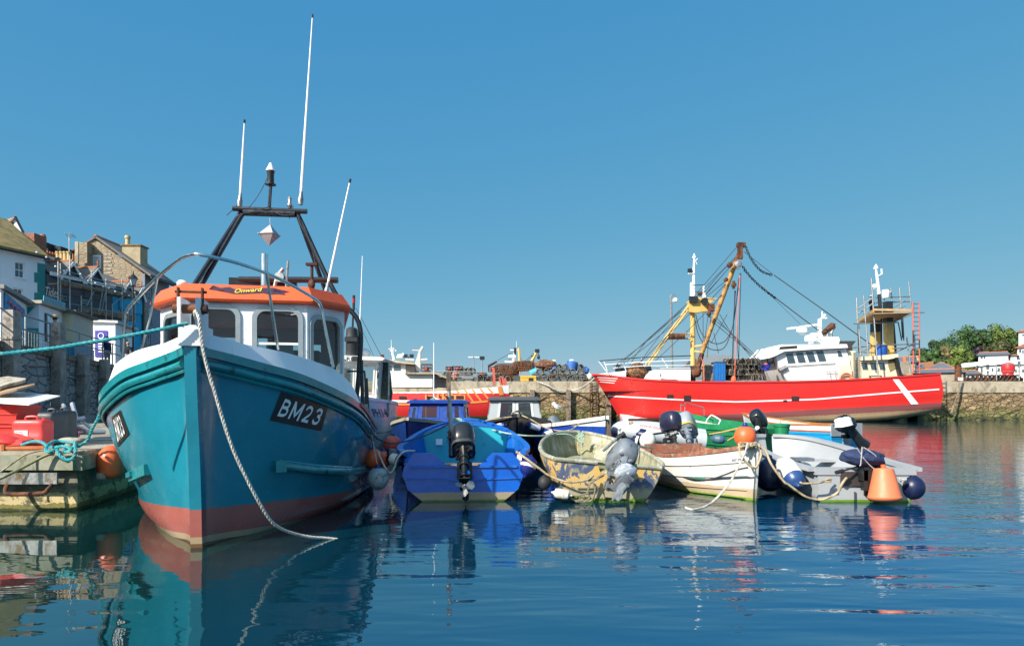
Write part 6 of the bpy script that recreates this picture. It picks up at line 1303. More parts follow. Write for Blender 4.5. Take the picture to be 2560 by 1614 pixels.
for x0, x1 in ((1345,1437),(1470,1565),(1085,1190),(722,815)): d = poly_decal(XB, [px(zH,x0,840), px(zH,x1,840), px(zH,x1,874), px(zH,x0,874)], .042); mb.add(d.v, d.f)
mb.build('freeing_ports', fp, rr, 0)
mb = MB(); st_poly([(600,886),(1060,893),(1060,915),(600,922)], mb, .03); mb.build('white_band', WS, rr, 0)
W1 = 42.5
def zbox(mb, x0, y0, x1, y1, Y, dep): a = zH(x0, y1, Y); b = zH(x1, y0, Y); mb.bbox(a.x, b.x, Y, Y+dep, a.z, b.z)
AG = pm('aged white house paint', (.7,.68,.63), .6, 0, .07, 1, .1, dirt=(.4,.33,.24), dirt_amt=-.05, dscale=3)
TANR = pm('tan felt roof', (.5,.4,.26), .8, 0, .15, 2, .2, dirt=(.3,.22,.14), dirt_amt=.2)
mb = MB(); zbox(mb, 560, 415, 805, 720, W1, 2.2); zbox(mb, 590, 545, 1158, 720, W1-.3, 2.6); mb.build('deckhouse', AG, rr, 20)
mb = MB(); mb.prism([zH(805,425,W1), zH(930,445,W1+.3), zH(930,530,W1+.3), zH(805,530,W1)], (0,1.8,0)); mb.prism([zH(1159,560,W1-.28), zH(1325,600,W1+.6), zH(1325,720,W1+.6), zH(1159,715,W1-.28)], (0,1.5,0)); mb.build('grey_side_panels', pm('grey shed boards', (.26,.25,.25), .8, 0, .2, 3), rr, 20)
mb = MB(); mb.prism([zH(500,362,W1-.4), zH(560,352,W1-.4), zH(900,400,W1-.4), zH(925,420,W1-.4), zH(840,415,W1-.4), zH(510,382,W1-.4)], (0,3.0,0)); mb.prism([zH(790,545,W1-.6), zH(830,527,W1-.6), zH(1215,527,W1-.6), zH(1395,610,W1-.2), zH(1380,622,W1-.2), zH(1200,548,W1-.6)], (0,3.0,0)); mb.build('roof', TANR, rr, 20)
for x0, x1 in ((575,622),(650,740)):
    mb = MB(); zbox(mb, x0, 428, x1, 502, W1-.03, .02); mb.build('window', BG, rr, 0)
mb = MB(); mb.prism([zH(925,410,W1+.3), zH(960,300,W1+.3), zH(975,245,W1+.3), zH(890,240,W1+.3), zH(890,228,W1+.3), zH(985,228,W1+.3), zH(1015,182,W1+.3), zH(1040,190,W1+.3), zH(1000,260,W1+.3), zH(998,520,W1+.3), zH(945,500,W1+.3)], (0,.25,0)); mb.tube([zH(805,360,W1+.4), zH(920,368,W1+.4)], .09, 6); mb.tube([zH(1000,365,W1+.4), zH(1092,360,W1+.4)], .09, 6); mb.build('mast_fin', pm('galvanised fin', (.55,.54,.5), .5, .1), rr, 15)
mb = MB(); mb.tube([zH(655,360,W1+1), zH(630,255,W1+1), zH(620,190,W1+1)], [.09,.07,.04], 6)
for k in range(14): mb.box(zH(635+random.uniform(-42,42), 238+random.uniform(-30,26), W1+1), (.1,.08,.05))
mb.tube([zH(700,300,W1+1), zH(785,295,W1+1)], .05, 5); mb.tube([zH(690,330,W1+1), zH(765,325,W1+1)], .09, 5); mb.tube([zH(740,300,W1+1), zH(778,275,W1+1)], .03, 5); mb.tube([zH(622,190,W1+1), zH(620,100,W1+1)], .02, 4); mb.build('radar_mast', WS, rr)
PNK = pm('faded red steel', (.5,.10,.07), .6, 0, .15)
for a in ((1955,470,1968,690),(2060,580,2085,690),(2040,590,2060,690),(2105,600,2118,740)):
    mb = MB(); mb.strip([zH(a[0],a[1],43), zH(a[2],a[3],43)], .16, .2, up=V(0,1,0)); mb.build('stern_post', PNK, rr, 20)
# ================================================================ ROPES AMONG THE BOATS
def lines(name, label, segs, r, mat, cat='rope', grp=None):
    o = None
    for i, s_ in enumerate(segs): rope_thing(name, label if isinstance(label, str) else label[i], s_, r, mat, False, cat, grp)
rope_thing('mooring_rope', 'pale green rope from the blue boat foredeck across to the yellow dinghy bow', [zD(1110,430,14.0), zD(1300,490,13.2), zD(1600,570,12.5), zD(1850,607,12.3), zD(2087,612,12.5), zE(360,490,12.6), zE(610,482,12.8), zE(740,570,12.9)], .014, ROPE_L)
rope_thing('mooring_rope', 'pale rope from the yellow dinghy side to the white clinker boat', [zE(1180,545,11.2), zE(1400,600,11.6), zE(1560,640,12.0), zE(1680,655,12.4)], .016, ROPE_L)
rope_thing('mooring_rope', 'tan rope from the blue boat right quarter to the yellow dinghy stern', [zD(1760,800,10.1), zD(1900,900,10.0), zD(2087,1040,9.98), zE(330,980,9.98), zE(480,1050,9.95), zE(640,1085,9.9), zE(840,1060,9.9), zE(930,1000,9.95)], .017, ROPE_T)
rope_thing('mooring_rope', 'tan rope sagging from the black boat bow to the blue boat with the white rail', [P(1300,1036,16.5), zE(130,290,16.3), zE(330,400,16), zE(520,440,15.9), zE(650,420,15.8), zE(760,340,15.9)], .017, ROPE_T)
rope_thing('mooring_rope', 'left tan rope running aft along the black boat rail', [P(1290,1040,16.5), P(1230,1048,16.9), P(1180,1062,17.2), P(1150,1078,17.4)], .014, ROPE_T)
rope_thing('mooring_rope', 'dark rope crossing the inside of the blue boat from its left corner', [zD(100,640,10.2), zD(260,700,10.5), zD(430,680,11), zD(700,600,11.6), zD(950,475,12)], .013, ROPE_D)
rope_thing('mooring_rope', 'grey doubled rope drooping at the left corner of the blue boat', [zD(555,790,10.1), zD(430,800,10.0), zD(350,880,9.95), zD(320,970,9.95), zD(270,1050,9.95), zD(200,980,9.9), zD(120,800,9.95)], .016, ROPE_W)
rope_thing('fender_line', 'thin cord from the teal boat rail down to the scuffed ball fender', [P(918,1010,10.3), P(930,1090,10.1), P(944,1165,9.95)], .007, ROPE_W)
rope_thing('fender_line', 'second thin cord beside the first from the teal rail to the red fender', [P(914,1000,10.6), P(922,1080,10.5), P(932,1130,10.6)], .007, ROPE_W)
rope_thing('mooring_rope', 'tan rope curving from the clinker boat stem to the grey dinghy stern across the water', [zF(1760,600,10.05), zF(1850,660,10.0), zF(1930,840,9.9), zF(2090,1060,9.85), zG(640,1020,9.85), zG(840,1160,9.85), zG(1000,1195,9.9), zG(1120,1170,9.85), zG(1230,1100,9.8), zG(1280,1000,9.75), zG(1330,935,9.85)], .018, ROPE_T)
rope_thing('painter_rope', 'pale rope hanging from the clinker boat bow into the water on its left', [zF(1620,560,9.95), zF(1570,720,9.88), zF(1480,900,9.8), zF(1380,1080,9.7), zF(1200,1290,9.5), zF(1060,1390,9.35), zF(900,1425,9.25), zF(800,1400,9.3)], .016, ROPE_W)
rope_thing('rope_loop', 'loop of tan rope hung over the clinker boat stem head', [zF(1500,610,10.0), zF(1530,720,9.9), zF(1620,830,9.88), zF(1700,885,9.88), zF(1740,860,9.92), zF(1790,740,10.0), zF(1790,650,10.05)], .018, ROPE_T)
o = thing('rope_coil', 'tangle of tan rope heaped on the clinker boat bow under the orange buoy', 'rope coil', zF(1640,590,10.1)); mb = MB()
for k in range(7): mb.tube(cr([zF(1640+random.uniform(-130,90), 590+random.uniform(-38,40), 10.05+random.uniform(-.06,.12)) for _ in range(6)], 5), .017, 5)
mb.build('coil', ROPE_T, o)
rope_thing('side_rope', 'dark rope slung along the white clinker boat side through the small fenders', [zF(370,760,12.0), zF(480,900,11.9), zF(640,970,11.6), zF(860,1020,11.05), zF(1100,1035,10.8), zF(1300,980,10.5), zF(1480,910,10.2), zF(1620,880,10.0)], .013, ROPE_D)
rope_thing('mooring_rope', 'orange tan rope zigzagging along the side of the green boat', [zF(1010,380,19.5), zF(1050,450,19), zF(1300,410,18.5), zF(1560,360,18.2), zF(1500,440,18.1), zF(1350,530,17.8)], .02, pm('orange rope', (.5,.3,.08), .9))
rope_thing('fender_line', 'cord tying the big white fender to the grey dinghy stern', [zG(770,985,9.95), zG(830,1000,9.9), zG(1020,990,9.9), zG(1080,960,9.95), zG(1150,945,10.0)], .014, ROPE_T)
for i, (x, y, Y, lb) in enumerate([(1100,965,9.95,'knot of tan rope on the left of the grey dinghy stern'), (2010,960,9.95,'knot of pale cord at the right of the grey dinghy stern'), (560,730,10.9,'bundle of pale rope around the grab rail of the grey dinghy')]):
    o = thing('rope_knot', lb, 'rope knot', zG(x,y,Y)); mb = MB(); k_ = 60 if i == 2 else 34
    for k in range(5): mb.tube(cr([zG(x+random.uniform(-k_,k_)*1.3, y+random.uniform(-k_,k_)*.6, Y-.03+random.uniform(-.03,.03)) for _ in range(6)], 4), .011, 5)
    mb.build('knot', ROPE_W if i else ROPE_T, o)
o = thing('rope_tangle', 'matted grey ropes trailing from the yellow dinghy transom into the water', 'rope tangle', zE(900,1080,9.95)); mb = MB()
for a in ([(1080,980),(980,1030),(880,1120),(850,1220),(740,1260)], [(1060,1000),(930,1080),(950,1180),(900,1320),(700,1330)], [(1040,990),(900,1090),(860,1200),(880,1280),(820,1330)], [(900,1080),(980,1160),(960,1290)], [(640,1290),(700,1320),(800,1310)], [(1000,1040),(860,1060),(640,1085)]):
    mb.tube(cr([zE(x,y,9.93+random.uniform(-.03,.03)) for x,y in a], 5), .013, 5)
mb.build('ropes', pm('mud grey rope', (.22,.19,.13), .95, 0, .3, 14, .4, 60), o)
o = thing('bow_lashing', 'bundle of pale green cord hanging inside the yellow dinghy bow', 'rope bundle', zE(770,500,13.0)); mb = MB()
for k in range(6): mb.tube(cr([zE(760+random.uniform(-30,50), 460+j*28+random.uniform(-8,8), 12.85) for j in range(5)], 4), .012, 5)
mb.tube([zE(780,560,12.8), zE(772,700,12.6), zE(778,890,12)], .006, 4); mb.build('cord', ROPE_L, o)
o = thing('rope_coil', 'heap of pale green cord on the foredeck of the blue boat', 'rope coil', zD(1040,425,14)); mb = MB()
for k in range(8): mb.tube(cr([zD(1045+random.uniform(-60,70), 425+random.uniform(-22,26), 13.9) for _ in range(5)], 4), .013, 5)
mb.build('coil', ROPE_L, o)
# gull standing on the outboard
gl = thing('gull', 'white and grey gull standing on the tipped grey outboard before the pier', 'gull', P(1396,1030,18.6))
def zE2(x, y, Y=18.6): return zE(x, y, Y)
mb = MB(); rs = []
for (x, y, r) in ((552,160,.008),(520,150,.03),(490,140,.062),(450,125,.085),(425,110,.075),(418,90,.06)):
    c = zE2(x, y); rs.append([c + V(0, r*math.cos(a), r*math.sin(a)) + V(-r*.3*math.sin(a),0,0) for a in [i*math.pi/6 for i in range(12)]])
mb.rings(rs, True, True); mb.build('body', bands('gull plumage', [(-1,(.75,.75,.74))], wob=0, rough=.8, streak=0), gl, 60)
mb = MB(); mb.sph(zE2(432,94), (.05,.045,.045), 12, 9); mb.tube([zE2(424,100), zE2(420,112)], .04, 8); o = mb.build('head', WS, gl, 60)
mb = MB(); mb.lathe([(.014,0),(.010,.03),(.002,.05)], zE2(420,96), (-1,0,-.15), 8); mb.build('beak', pm('beak yellow', (.7,.4,.03), .5), o)
mb = MB(); mb.sph(zE2(490,132,18.55), (.10,.03,.04), 12, 8, Matrix.Rotation(R(12),3,'Y')); mb.build('wing', pm('gull wing grey', (.3,.32,.34), .8), gl, 60)
for dy in (-.03,.03):
    mb = MB(); mb.tube([zE2(452,148)+V(0,dy,0), zE2(450,205)+V(0,dy,0)], .007, 5); mb.build('leg', pm('gull leg', (.5,.3,.2), .6), gl)
# ================================================================ CLUTTER ON THE PONTOON
zP = lambda x, y, Y: P(x/6.6, 960 + y/6.6, Y)
CR = pm('crate red', (.62,.035,.025), .5, 0, .1, 3, .1, dirt=(.4,.1,.08), dirt_amt=-.1)
def crate(label, c, w_, d_, h_, rz, mat, grp):
    root = thing('fish_crate', label, 'crate', c, grp); M = Matrix.Rotation(rz, 3, 'Z'); c = Vector(c); t = .025
    mb = MB(); lo = [(-w_/2*.92,-d_/2*.92),(w_/2*.92,-d_/2*.92),(w_/2*.92,d_/2*.92),(-w_/2*.92,d_/2*.92)]; hi = [(-w_/2,-d_/2),(w_/2,-d_/2),(w_/2,d_/2),(-w_/2,d_/2)]
    f = lambda pts, z, k=1: [c + M @ V(x*k, y*k, z) for x, y in pts]
    mb.rings([f(lo,0), f(hi,h_), f(hi,h_,.93), f(lo,.02,.93)], True, True); mb.build('shell', mat, root, 20)
    mb = MB(); mb.rings([f(hi,h_-.05,1.05), f(hi,h_-.0,1.05), f(hi,h_+.004,.96)], True); mb.rings([f(hi,h_*.5,1.03), f(hi,h_*.5+.03,1.03)], True); mb.build('rim', mat, root, 20); return root
for i, (z, rz, lb) in enumerate([(PD+.01, 0, 'red fish crate at the bottom of the stack by the left edge of the pontoon'), (PD+.17, .06, 'red fish crate in the middle of the stack at the left edge'), (PD+.33, -.04, 'red fish crate on top of the stack at the left edge')]):
    crate(lb, (-8.15+i*.01, 10.95, z), .78, .5, .22 if i < 2 else .3, rz, CR, 'red fish crates stacked on the pontoon')
crate('wide red fish crate behind the red jerrycan under the white board', (-8.4, 11.7, PD+.01), .7, .5, .5, .05, CR, None)
def jerry(label, c, w_, d_, h_, rz, mat, lab_=False, grp=None):
    root = thing('jerrycan', label, 'jerrycan', c, grp); M = Matrix.Rotation(rz, 3, 'Z'); c = Vector(c)
    mb = MB(); rs = []
    for z, k in ((0,.93),(.02,.99),(.04,1),(h_*.45,1.0),(h_*.46,.985),(h_*.8,1),(h_*.88,.99),(h_*.96,.93),(h_,.8)): rs.append([c + M @ V(w_/2*k*math.copysign(abs(math.cos(a))**.28, math.cos(a)), d_/2*k*math.copysign(abs(math.sin(a))**.28, math.sin(a)), z) for a in [i*math.pi/14+.01 for i in range(28)]])
    mb.rings(rs, True, True); mb.build('can_body', mat, root, 50)
    mb = MB(); mb.tube(cr([c + M @ V(x, 0, z) for x, z in ((-w_*.22,h_-.01),(-w_*.2,h_+.04),(w_*.1,h_+.045),(w_*.16,h_-.01))], 4), .018, 8); mb.build('handle', mat, root)
    mb = MB(); mb.lathe([(.03,0),(.03,.04),(.001,.042)], c + M @ V(w_*.34,0,h_-.01), n=12); mb.build('cap', mat, root)
    if lab_:
        y = -d_/2-.004; q = [c + M @ V(a, y, b) for a, b in ((-w_*.36,h_*.22),(w_*.04,h_*.22),(w_*.04,h_*.62),(-w_*.36,h_*.62))]; mb = MB(); mb.prism(q, M @ V(0,-.002,0)); o = mb.build('paper_label', pm('label paper', (.75,.75,.74), .7), root, 0)
        mb = MB()
        for (a, b, w1, h1) in ((.12,.85,.5,.05),(.2,.68,.55,.03),(.35,.6,.3,.03),(.1,.3,.25,.05),(.8,.28,.1,.06),(.08,.12,.85,.02)): mb.face([bil(q,a,b)+M @ V(0,-.004,0), bil(q,a+w1,b)+M @ V(0,-.004,0), bil(q,a+w1,b+h1)+M @ V(0,-.004,0), bil(q,a,b+h1)+M @ V(0,-.004,0)])
        mb.build('label_print', pm('print grey', (.2,.18,.2), .7), o, 0)
    return root
JR = pm('jerrycan red', (.66,.045,.04), .42, 0, .08, 3, .08); JB = pm('jerrycan dark grey', (.028,.034,.042), .45, 0, .15, 3, .15)
jerry('red jerrycan with a white paper label on the pontoon', (WX(83,10.35), 10.35, PD), .48, .3, .41, .04, JR, True)
jerry('black jerrycan directly behind the red jerrycan', (WX(131,10.75), 10.75, PD), .28, .42, .52, .03, JB)
jerry('rightmost black jerrycan on the pontoon', (WX(160,11.0), 11.0, PD), .20, .42, .54, .02, JB)
def board(label, pts, th, mat, nm='board'): mb = MB(); mb.prism(pts, (0,0,th)); return tag(mb.build(nm, mat, None, 0, pts[0]), label, 'board')
board('white faced plywood sheet lying on top of the red crates', [V(WX(-10,10.6),10.5,WZ(1007,10.5)), V(WX(84,10.6),10.5,WZ(1013,10.5)), V(WX(150,11.7),11.7,WZ(991,11.7)), V(WX(45,12.4),12.4,WZ(981,12.4)), V(WX(-30,12.2),12.0,WZ(983,12.0))], .018, WHITE2)
board('grey weathered plank sticking out over the white plywood sheet', [V(WX(-10,11.5),11.5,WZ(975,11.5)), V(WX(64,11.9),11.9,WZ(955,11.9)), V(WX(64,12.2),12.2,WZ(951,12.2)), V(WX(20,12.6),12.6,WZ(946,12.6)), V(WX(-10,12.6),12.6,WZ(950,12.6))], .045, PALEWOOD)
board('brown board wedged between the grey plank and the white plywood', [V(WX(-10,11.2),11.2,WZ(990,11.2)), V(WX(42,11.3),11.3,WZ(976,11.3)), V(WX(88,11.9),11.9,WZ(964,11.9)), V(WX(80,12.2),12.2,WZ(961,12.2)), V(WX(-10,12.0),12.0,WZ(978,12.0))], .03, pm('brown board', (.35,.22,.12), .8))
o = thing('red_tarpaulin', 'crumpled red plastic scoop lying in front of the red crates', 'scoop', (WX(25,10),9.9,PD)); mb = MB(); mb.prism([zP(-60,850,9.9), zP(60,850,9.9), zP(360,940,9.75), zP(350,1000,9.7), zP(100,1015,9.7), zP(-60,960,9.8)], (0,.25,.03)); mb.sph(zP(60,930,9.85), (.3,.2,.09), 14, 8, Matrix.Rotation(R(10),3,'Y')); mb.build('scoop', CR, o, 30)
o = thing('plastic_tray', 'pinkish red tray standing by the black jerrycans', 'tray', zP(1210,800,11.6)); mb = MB(); mb.prism([zP(1130,870,11.6), zP(1290,880,11.5), zP(1320,770,11.9), zP(1180,720,12.1), zP(1120,720,12.1)], (0,.05,.02)); mb.build('panel', JR, o); mb = MB(); mb.lathe([(.09,0),(.09,.02)], zP(1200,840,11.45), (0,-1,.4), 16); mb.build('dark_disc', NAVY, o)
for i, (a, b, r, lb) in enumerate([((1045,340,13.5),(1140,590,12.6),.035,'shorter aluminium tube leaning up on the pontoon junk'), ((1190,320,13.5),(1260,560,13.2),.04,'taller aluminium tube standing up behind the jerrycans'), ((1130,610,12.4),(1400,560,12.6),.045,'flat aluminium bar across the pontoon junk'), ((1130,630,12.3),(1450,775,11.6),.03,'long aluminium tube slanting down toward the teal bow'), ((1340,600,12.8),(1500,730,12.0),.03,'short tube crossing beside the teal mooring rope'), ((1300,800,11.8),(1740,790,11.9),.035,'aluminium tube lying flat on the deck left of the teal bow')]):
    mb = MB(); mb.tube([zP(*a), zP(*b)], r, 8); tag(mb.build('aluminium_tube', pm('aluminium', (.5,.5,.52), .35, .6), None, 35, zP(*a)), lb, 'tube', 'aluminium tubes piled on the pontoon')
o = thing('rusty_bar', 'rusty orange bar along the front edge of the pontoon deck', 'bar', (-7.6,9.35,PD)); mb = MB(); mb.tube([zP(-60,1070,9.4), zP(740,1055,9.45)], .035, 8); mb.tube([zP(40,1010,9.4), zP(40,1110,9.35)], .03, 6); mb.build('bar', pm('orange rust bar', (.42,.13,.04), .85, 0, .3, 6, .4), o)
o = thing('mooring_cleat', 'worn grey mushroom cleat on the pontoon edge', 'cleat', (WX(175,9.7), 9.7, PD)); c = V(WX(175,9.7), 9.7, PD)
mb = MB(); mb.sph(c+V(0,0,.13), (.17,.09,.045), 16, 8); mb.lathe([(.09,0),(.06,.04),(.06,.12)], c, n=12); mb.build('cleat', PALEWOOD, o)
o = thing('rope_knot', 'big loose knot of teal rope over the pontoon edge', 'rope knot', zP(1000,1050,9.3)); mb = MB()
mb.rope(cr([zP(x,y,Y) for x,y,Y in ((360,1000,9.6),(520,945,9.5),(680,950,9.4),(780,1010,9.3),(900,1040,9.2),(1040,1020,9.15),(1130,1040,9.1),(1180,1100,9.05),(1100,1110,9.1),(1060,1130,9.1),(1080,1060,9.15),(1200,1050,9.2),(1240,960,9.25),(1100,950,9.3),(960,935,9.3),(850,960,9.2),(770,1030,9.1),(760,1090,9.05),(840,1110,9.0),(960,1060,9.1))], 6), .022)
mb.rope(cr([zP(x,y,Y) for x,y,Y in ((940,1080,9.05),(970,1150,9.0),(1040,1220,8.98),(1130,1250,8.98),(1220,1200,8.98),(1250,1090,9.0),(1240,980,9.2),(1290,1030,9.3),(1370,980,9.45))], 6), .022); mb.build('knot', ROPE_G, o, 60)
rope_thing('mooring_rope', 'thick khaki rope running from the knot down to the left of the pontoon', [zP(900,1125,9.1), zP(700,1200,9.05), zP(400,1360,8.95), zP(100,1510,8.8), zP(-100,1600,8.7)], .022, pm('khaki rope', (.3,.27,.13), .9, 0, .2, 14, .3))
rope_thing('mooring_rope', 'thin pale rope curving over the pontoon edge to the left', [zP(740,1080,9.15), zP(560,1120,9.1), zP(380,1180,9.03), zP(200,1310,8.95), zP(0,1450,8.9), zP(-100,1500,8.85)], .013, ROPE_T)
o = thing('boat_fender', 'red fender squeezed between the pontoon and the teal bow', 'fender', V(WX(268,9.75),9.75,.5)); mb = MB(); c = V(WX(276,9.8),9.8,.16)
mb.lathe([(.04,.22),(.13,.24),(.165,.30),(.17,.50),(.14,.60),(.08,.67),(.03,.69)], c, n=22); mb.build('body', ORB, o, 60); mb = MB(); mb.box(c+V(-.03,-.17,.27), (.11,.03,.08)); mb.build('eye_block', PALEWOOD, o, 20)
# ================================================================ GEAR ON THE PIER
zJ = lambda x, y, Y=69.2: P(1000 + x/4.816, 850 + y/4.816, Y)
NETM = [pm('pot netting brown', (.10,.075,.05), .95, 0, .5, 5), pm('pot netting black', (.03,.03,.032), .9, 0, .5, 5)]
FRM = pm('pot frame', (.30,.26,.2), .8, 0, .4, 3, dirt=(.08,.06,.05), dirt_amt=.4, dscale=2)
def make_pot(label, netm):
    root = thing('lobster_pot', label, 'lobster pot', (0,0,0), 'lobster pots stacked on the pier'); w_, h_, L = .34, .6, .95
    arch = [V(w_*math.cos(a), 0, .12+ (h_-.12)*math.sin(a)) for a in [i*math.pi/8 for i in range(9)]]; ring = [V(w_,0,0)] + arch + [V(-w_,0,0)]
    mb = MB()
    for y in (-L/2, 0, L/2): mb.tube([p + V(0,y,0) for p in ring] + [ring[0]+V(0,y,0)], .032, 5, False)
    for p in (ring[0], ring[-1], arch[2], arch[6], arch[4]): mb.tube([p + V(0,-L/2,0), p + V(0,L/2,0)], .02, 4)
    mb.build('frame', FRM, root, 0)
    mb = MB()
    for y in (-L/2, L/2):
        for k in range(6):
            t = -w_ + (k+.5)*2*w_/6; zt = .12 + (h_-.12)*math.sqrt(max(0, 1-(t/w_)**2)); mb.tube([V(t,y,0), V(t*.9,y,zt)], .012, 3, False)
        for z in (.12,.26,.4,.52): ww = w_*math.sqrt(max(0.05, 1-(max(0,z-.12)/(h_-.12))**2)); mb.tube([V(-ww,y,z), V(ww,y,z)], .012, 3, False)
        mb.lathe([(.13,-.02),(.13,.02)], V(0,y,.26), (0,1,0), 8, False)
    for k in range(7):
        y = -L/2 + (k+.5)*L/7; mb.tube([p + V(0,y,0) for p in ring], .01, 3, False)
    mb.rings([[p*.93 + V(0,-L*.3,.02) for p in ring], [p*.93 + V(0,L*.3,.02) for p in ring]], False)
    mb.build('netting', netm, root, 0); return root
pots = [(x, 498) for x in (1682,1762,1828,1898,1968,2055,2140,2228)] + [(x, 446) for x in (1650,1740,1832,1900,1966,2036,2112,2206)] + [(x, 392) for x in (1680,1762,1856,1930,2004,2082,2180)] + [(x, 338) for x in (1905,1985,2165)] + [(985,505),(1060,505),(1145,505),(1035,445),(1170,440),(1215,440),(600,505),(905,505),(820,372),(870,372),(1230,505),(760,372),(1110,450),(960,452),(1290,505)]
pr_ = [make_pot('brown netted lobster pot in the pier stack', NETM[0]), make_pot('black netted lobster pot in the pier stack', NETM[1])]
for q in pr_: q['label'] = 'round topped netted lobster pot stacked on the pier by the trawler bow'
used = [False, False]
def put_pot(p, i, rz, lab=None, grp=None, s=1.0):
    k = i % 2; o = pr_[k]
    if used[k]: o = copy_tree(o)
    used[k] = True; o.location = p; o.rotation_euler = (0, random.uniform(-.12,.12), rz); o.scale = (s, s, s)
    o['label'] = lab or 'round topped netted lobster pot stacked on the pier by the trawler bow'
    if grp: o['group'] = grp
    return o
for i, (x, y) in enumerate(pots):
    p = zJ(x, y + 24, 69.2 + (i % 3)*.12)
    if y > 490: p.z = PZ + .01
    put_pot(p, i, random.uniform(-.2,.2), 'netted lobster pot in the low heap left of the round wicker pots' if x < 1300 else None, 'lobster pots left of the wicker pots' if x < 1300 else None, .9 if x < 1300 else 1)
# pots on the trawler deck
for i in range(34):
    x = 1465 + (i % 9)*44 + random.uniform(-12,12); y = 1465 - (i//9)*52
    if i//9 == 3: x = 1475 + (i % 9)*46
    if i//9 == 2 and (i % 9) > 6: continue
    put_pot(zA(x, y+10, 61.6 + random.uniform(0,1.2)), i+1, random.uniform(-.8,.8), 'netted pot heaped on the trawler deck between the masts and the wheelhouse', 'lobster pots heaped on the trawler deck', .95)
WK = pm('wicker rust', (.20,.085,.045), .9, 0, .5, 4, dirt=(.05,.03,.02), dirt_amt=.3, dscale=3)
def wicker(label, c, r, h_):
    root = thing('wicker_pot', label, 'crab pot', c, 'round wicker pots on the pier'); c = Vector(c); mb = MB()
    for k in range(7): z = h_*k/6; rr_ = r*(1-.25*max(0,(z/h_-.8)/.2)) ; mb.tube([c+V(rr_*math.cos(a), rr_*math.sin(a), z) for a in [i*math.pi/10 for i in range(21)]], .03, 4, False)
    mb.build('hoops', WK, root, 0); mb = MB()
    for i in range(28): a = i*math.pi/14; mb.tube([c+V(r*math.cos(a), r*math.sin(a), 0), c+V(r*math.cos(a+.2), r*math.sin(a+.2), h_*.82), c+V(r*.75*math.cos(a+.25), r*.75*math.sin(a+.25), h_)], .018, 3, False)
    for i in range(24): a = i*math.pi/12; mb.tube([c+V(r*.97*math.cos(a), r*.97*math.sin(a), 0), c+V(r*.97*math.cos(a-.5), r*.97*math.sin(a-.5), h_*.95)], .014, 3, False)
    mb.sph(c+V(0,0,h_*.3), (r*.5,r*.5,h_*.25), 8, 6); mb.build('weave', WK, root, 0); return root
for x, y, r, lb in ((1225,400,.75,'round wicker pot at the upper left of the wicker stack on the pier'),(1330,400,.9,'wide wicker pot at the top centre of the wicker stack'),(1330,470,.85,'wicker pot below the top centre one'),(1225,465,.7,'wicker pot under the upper left one'),(1490,365,.75,'wicker pot right of the yellow derrick above the yellow bin'),(1320,530,.8,'bottom wicker pot left of the grey crate'),(1420,370,.6,'small wicker pot beside the yellow mast'),(1540,365,.7,'rightmost wicker pot above the yellow bin')):
    wicker(lb, zJ(x, y, 70.2), r, .95)
# frames of empty cages
def cage(label, x0, y0, x1, y1, Y, m=None):
    a = zJ(x0, y1, Y); b = zJ(x1, y0, Y); root = thing('cage_pot', label, 'cage', a); mb = MB()
    xs_ = [lerp(a.x, b.x, i/3) for i in range(4)]
    for yy in (Y, Y+1.1):
        for x in xs_: mb.tube([V(x,yy,a.z), V(x,yy,b.z)], .035, 4)
        for z in (a.z, (a.z+b.z)/2, b.z): mb.tube([V(a.x,yy,z), V(b.x,yy,z)], .035, 4)
    for x in (a.x, b.x):
        for z in (a.z, b.z): mb.tube([V(x,Y,z), V(x,Y+1.1,z)], .035, 4)
    mb.build('frame', RUST, root, 0); mb = MB(); mb.sph(V((a.x+b.x)/2,Y+.5,a.z+.25), (abs(b.x-a.x)*.3,.3,.22), 10, 6); mb.build('bait_net', m or pm('pink net', (.5,.1,.09), .9, 0, .5, 8), root, 0)
cage('open cage behind the cabin roof of the red striped boat', 258, 288, 372, 372, 69.5)
cage('leftmost open cage on top of the pallets', 552, 320, 625, 380, 69.5); cage('middle open cage on top of the pallets', 630, 315, 750, 378, 69.8)
cage('low cage left of the pallet stack', 530, 385, 640, 440, 69.4); cage('cage under the low cage left of the pallets', 550, 445, 650, 520, 69.4)
cage('cage between the railing and the round wicker pots', 1062, 322, 1172, 372, 69.8); cage('low cage beside the railing end', 925, 395, 1040, 440, 69.4)
for i, (x0, x1, y0) in enumerate(((690,870,390),(700,880,430),(650,880,468),(650,860,500))):
    o = thing('pallet', ['top pallet of the weathered pallet stack on the pier','second pallet from the top of the stack','third pallet from the top of the stack','bottom pallet of the weathered stack'][i], 'pallet', zJ(x0, y0+30), 'pallets stacked on the pier'); a = zJ(x0, y0+30, 69.2); b = zJ(x1, y0, 69.2)
    mb = MB()
    for z in (a.z+.05, b.z-.03): mb.bbox(a.x, b.x, 69.2, 70.1, z-.04, z+.04)
    mb.build('deck_boards', PALEWOOD, o, 0); mb = MB()
    for t in (0.04,.5,.96): x = lerp(a.x,b.x,t); mb.bbox(x-.09,x+.09,69.22,70.08,a.z+.09,b.z-.07)
    mb.build('blocks', WOOD, o, 0)
o = thing('yellow_bin', 'yellow plastic fish bin with a round dark hole on the pier edge', 'bin', zJ(1545,515)); a = zJ(1450,515,68.6); b = zJ(1640,425,68.6); mb = MB()
mb.bbox(a.x, b.x, 68.6, 69.9, a.z+.2, b.z); mb.bbox(a.x+.03, b.x-.03, 68.56, 69.94, b.z-.22, b.z-.1)
for t in (0,.42,.85): mb.bbox(lerp(a.x,b.x,t), lerp(a.x,b.x,t+.15), 68.62, 69.85, a.z-.02, a.z+.2)
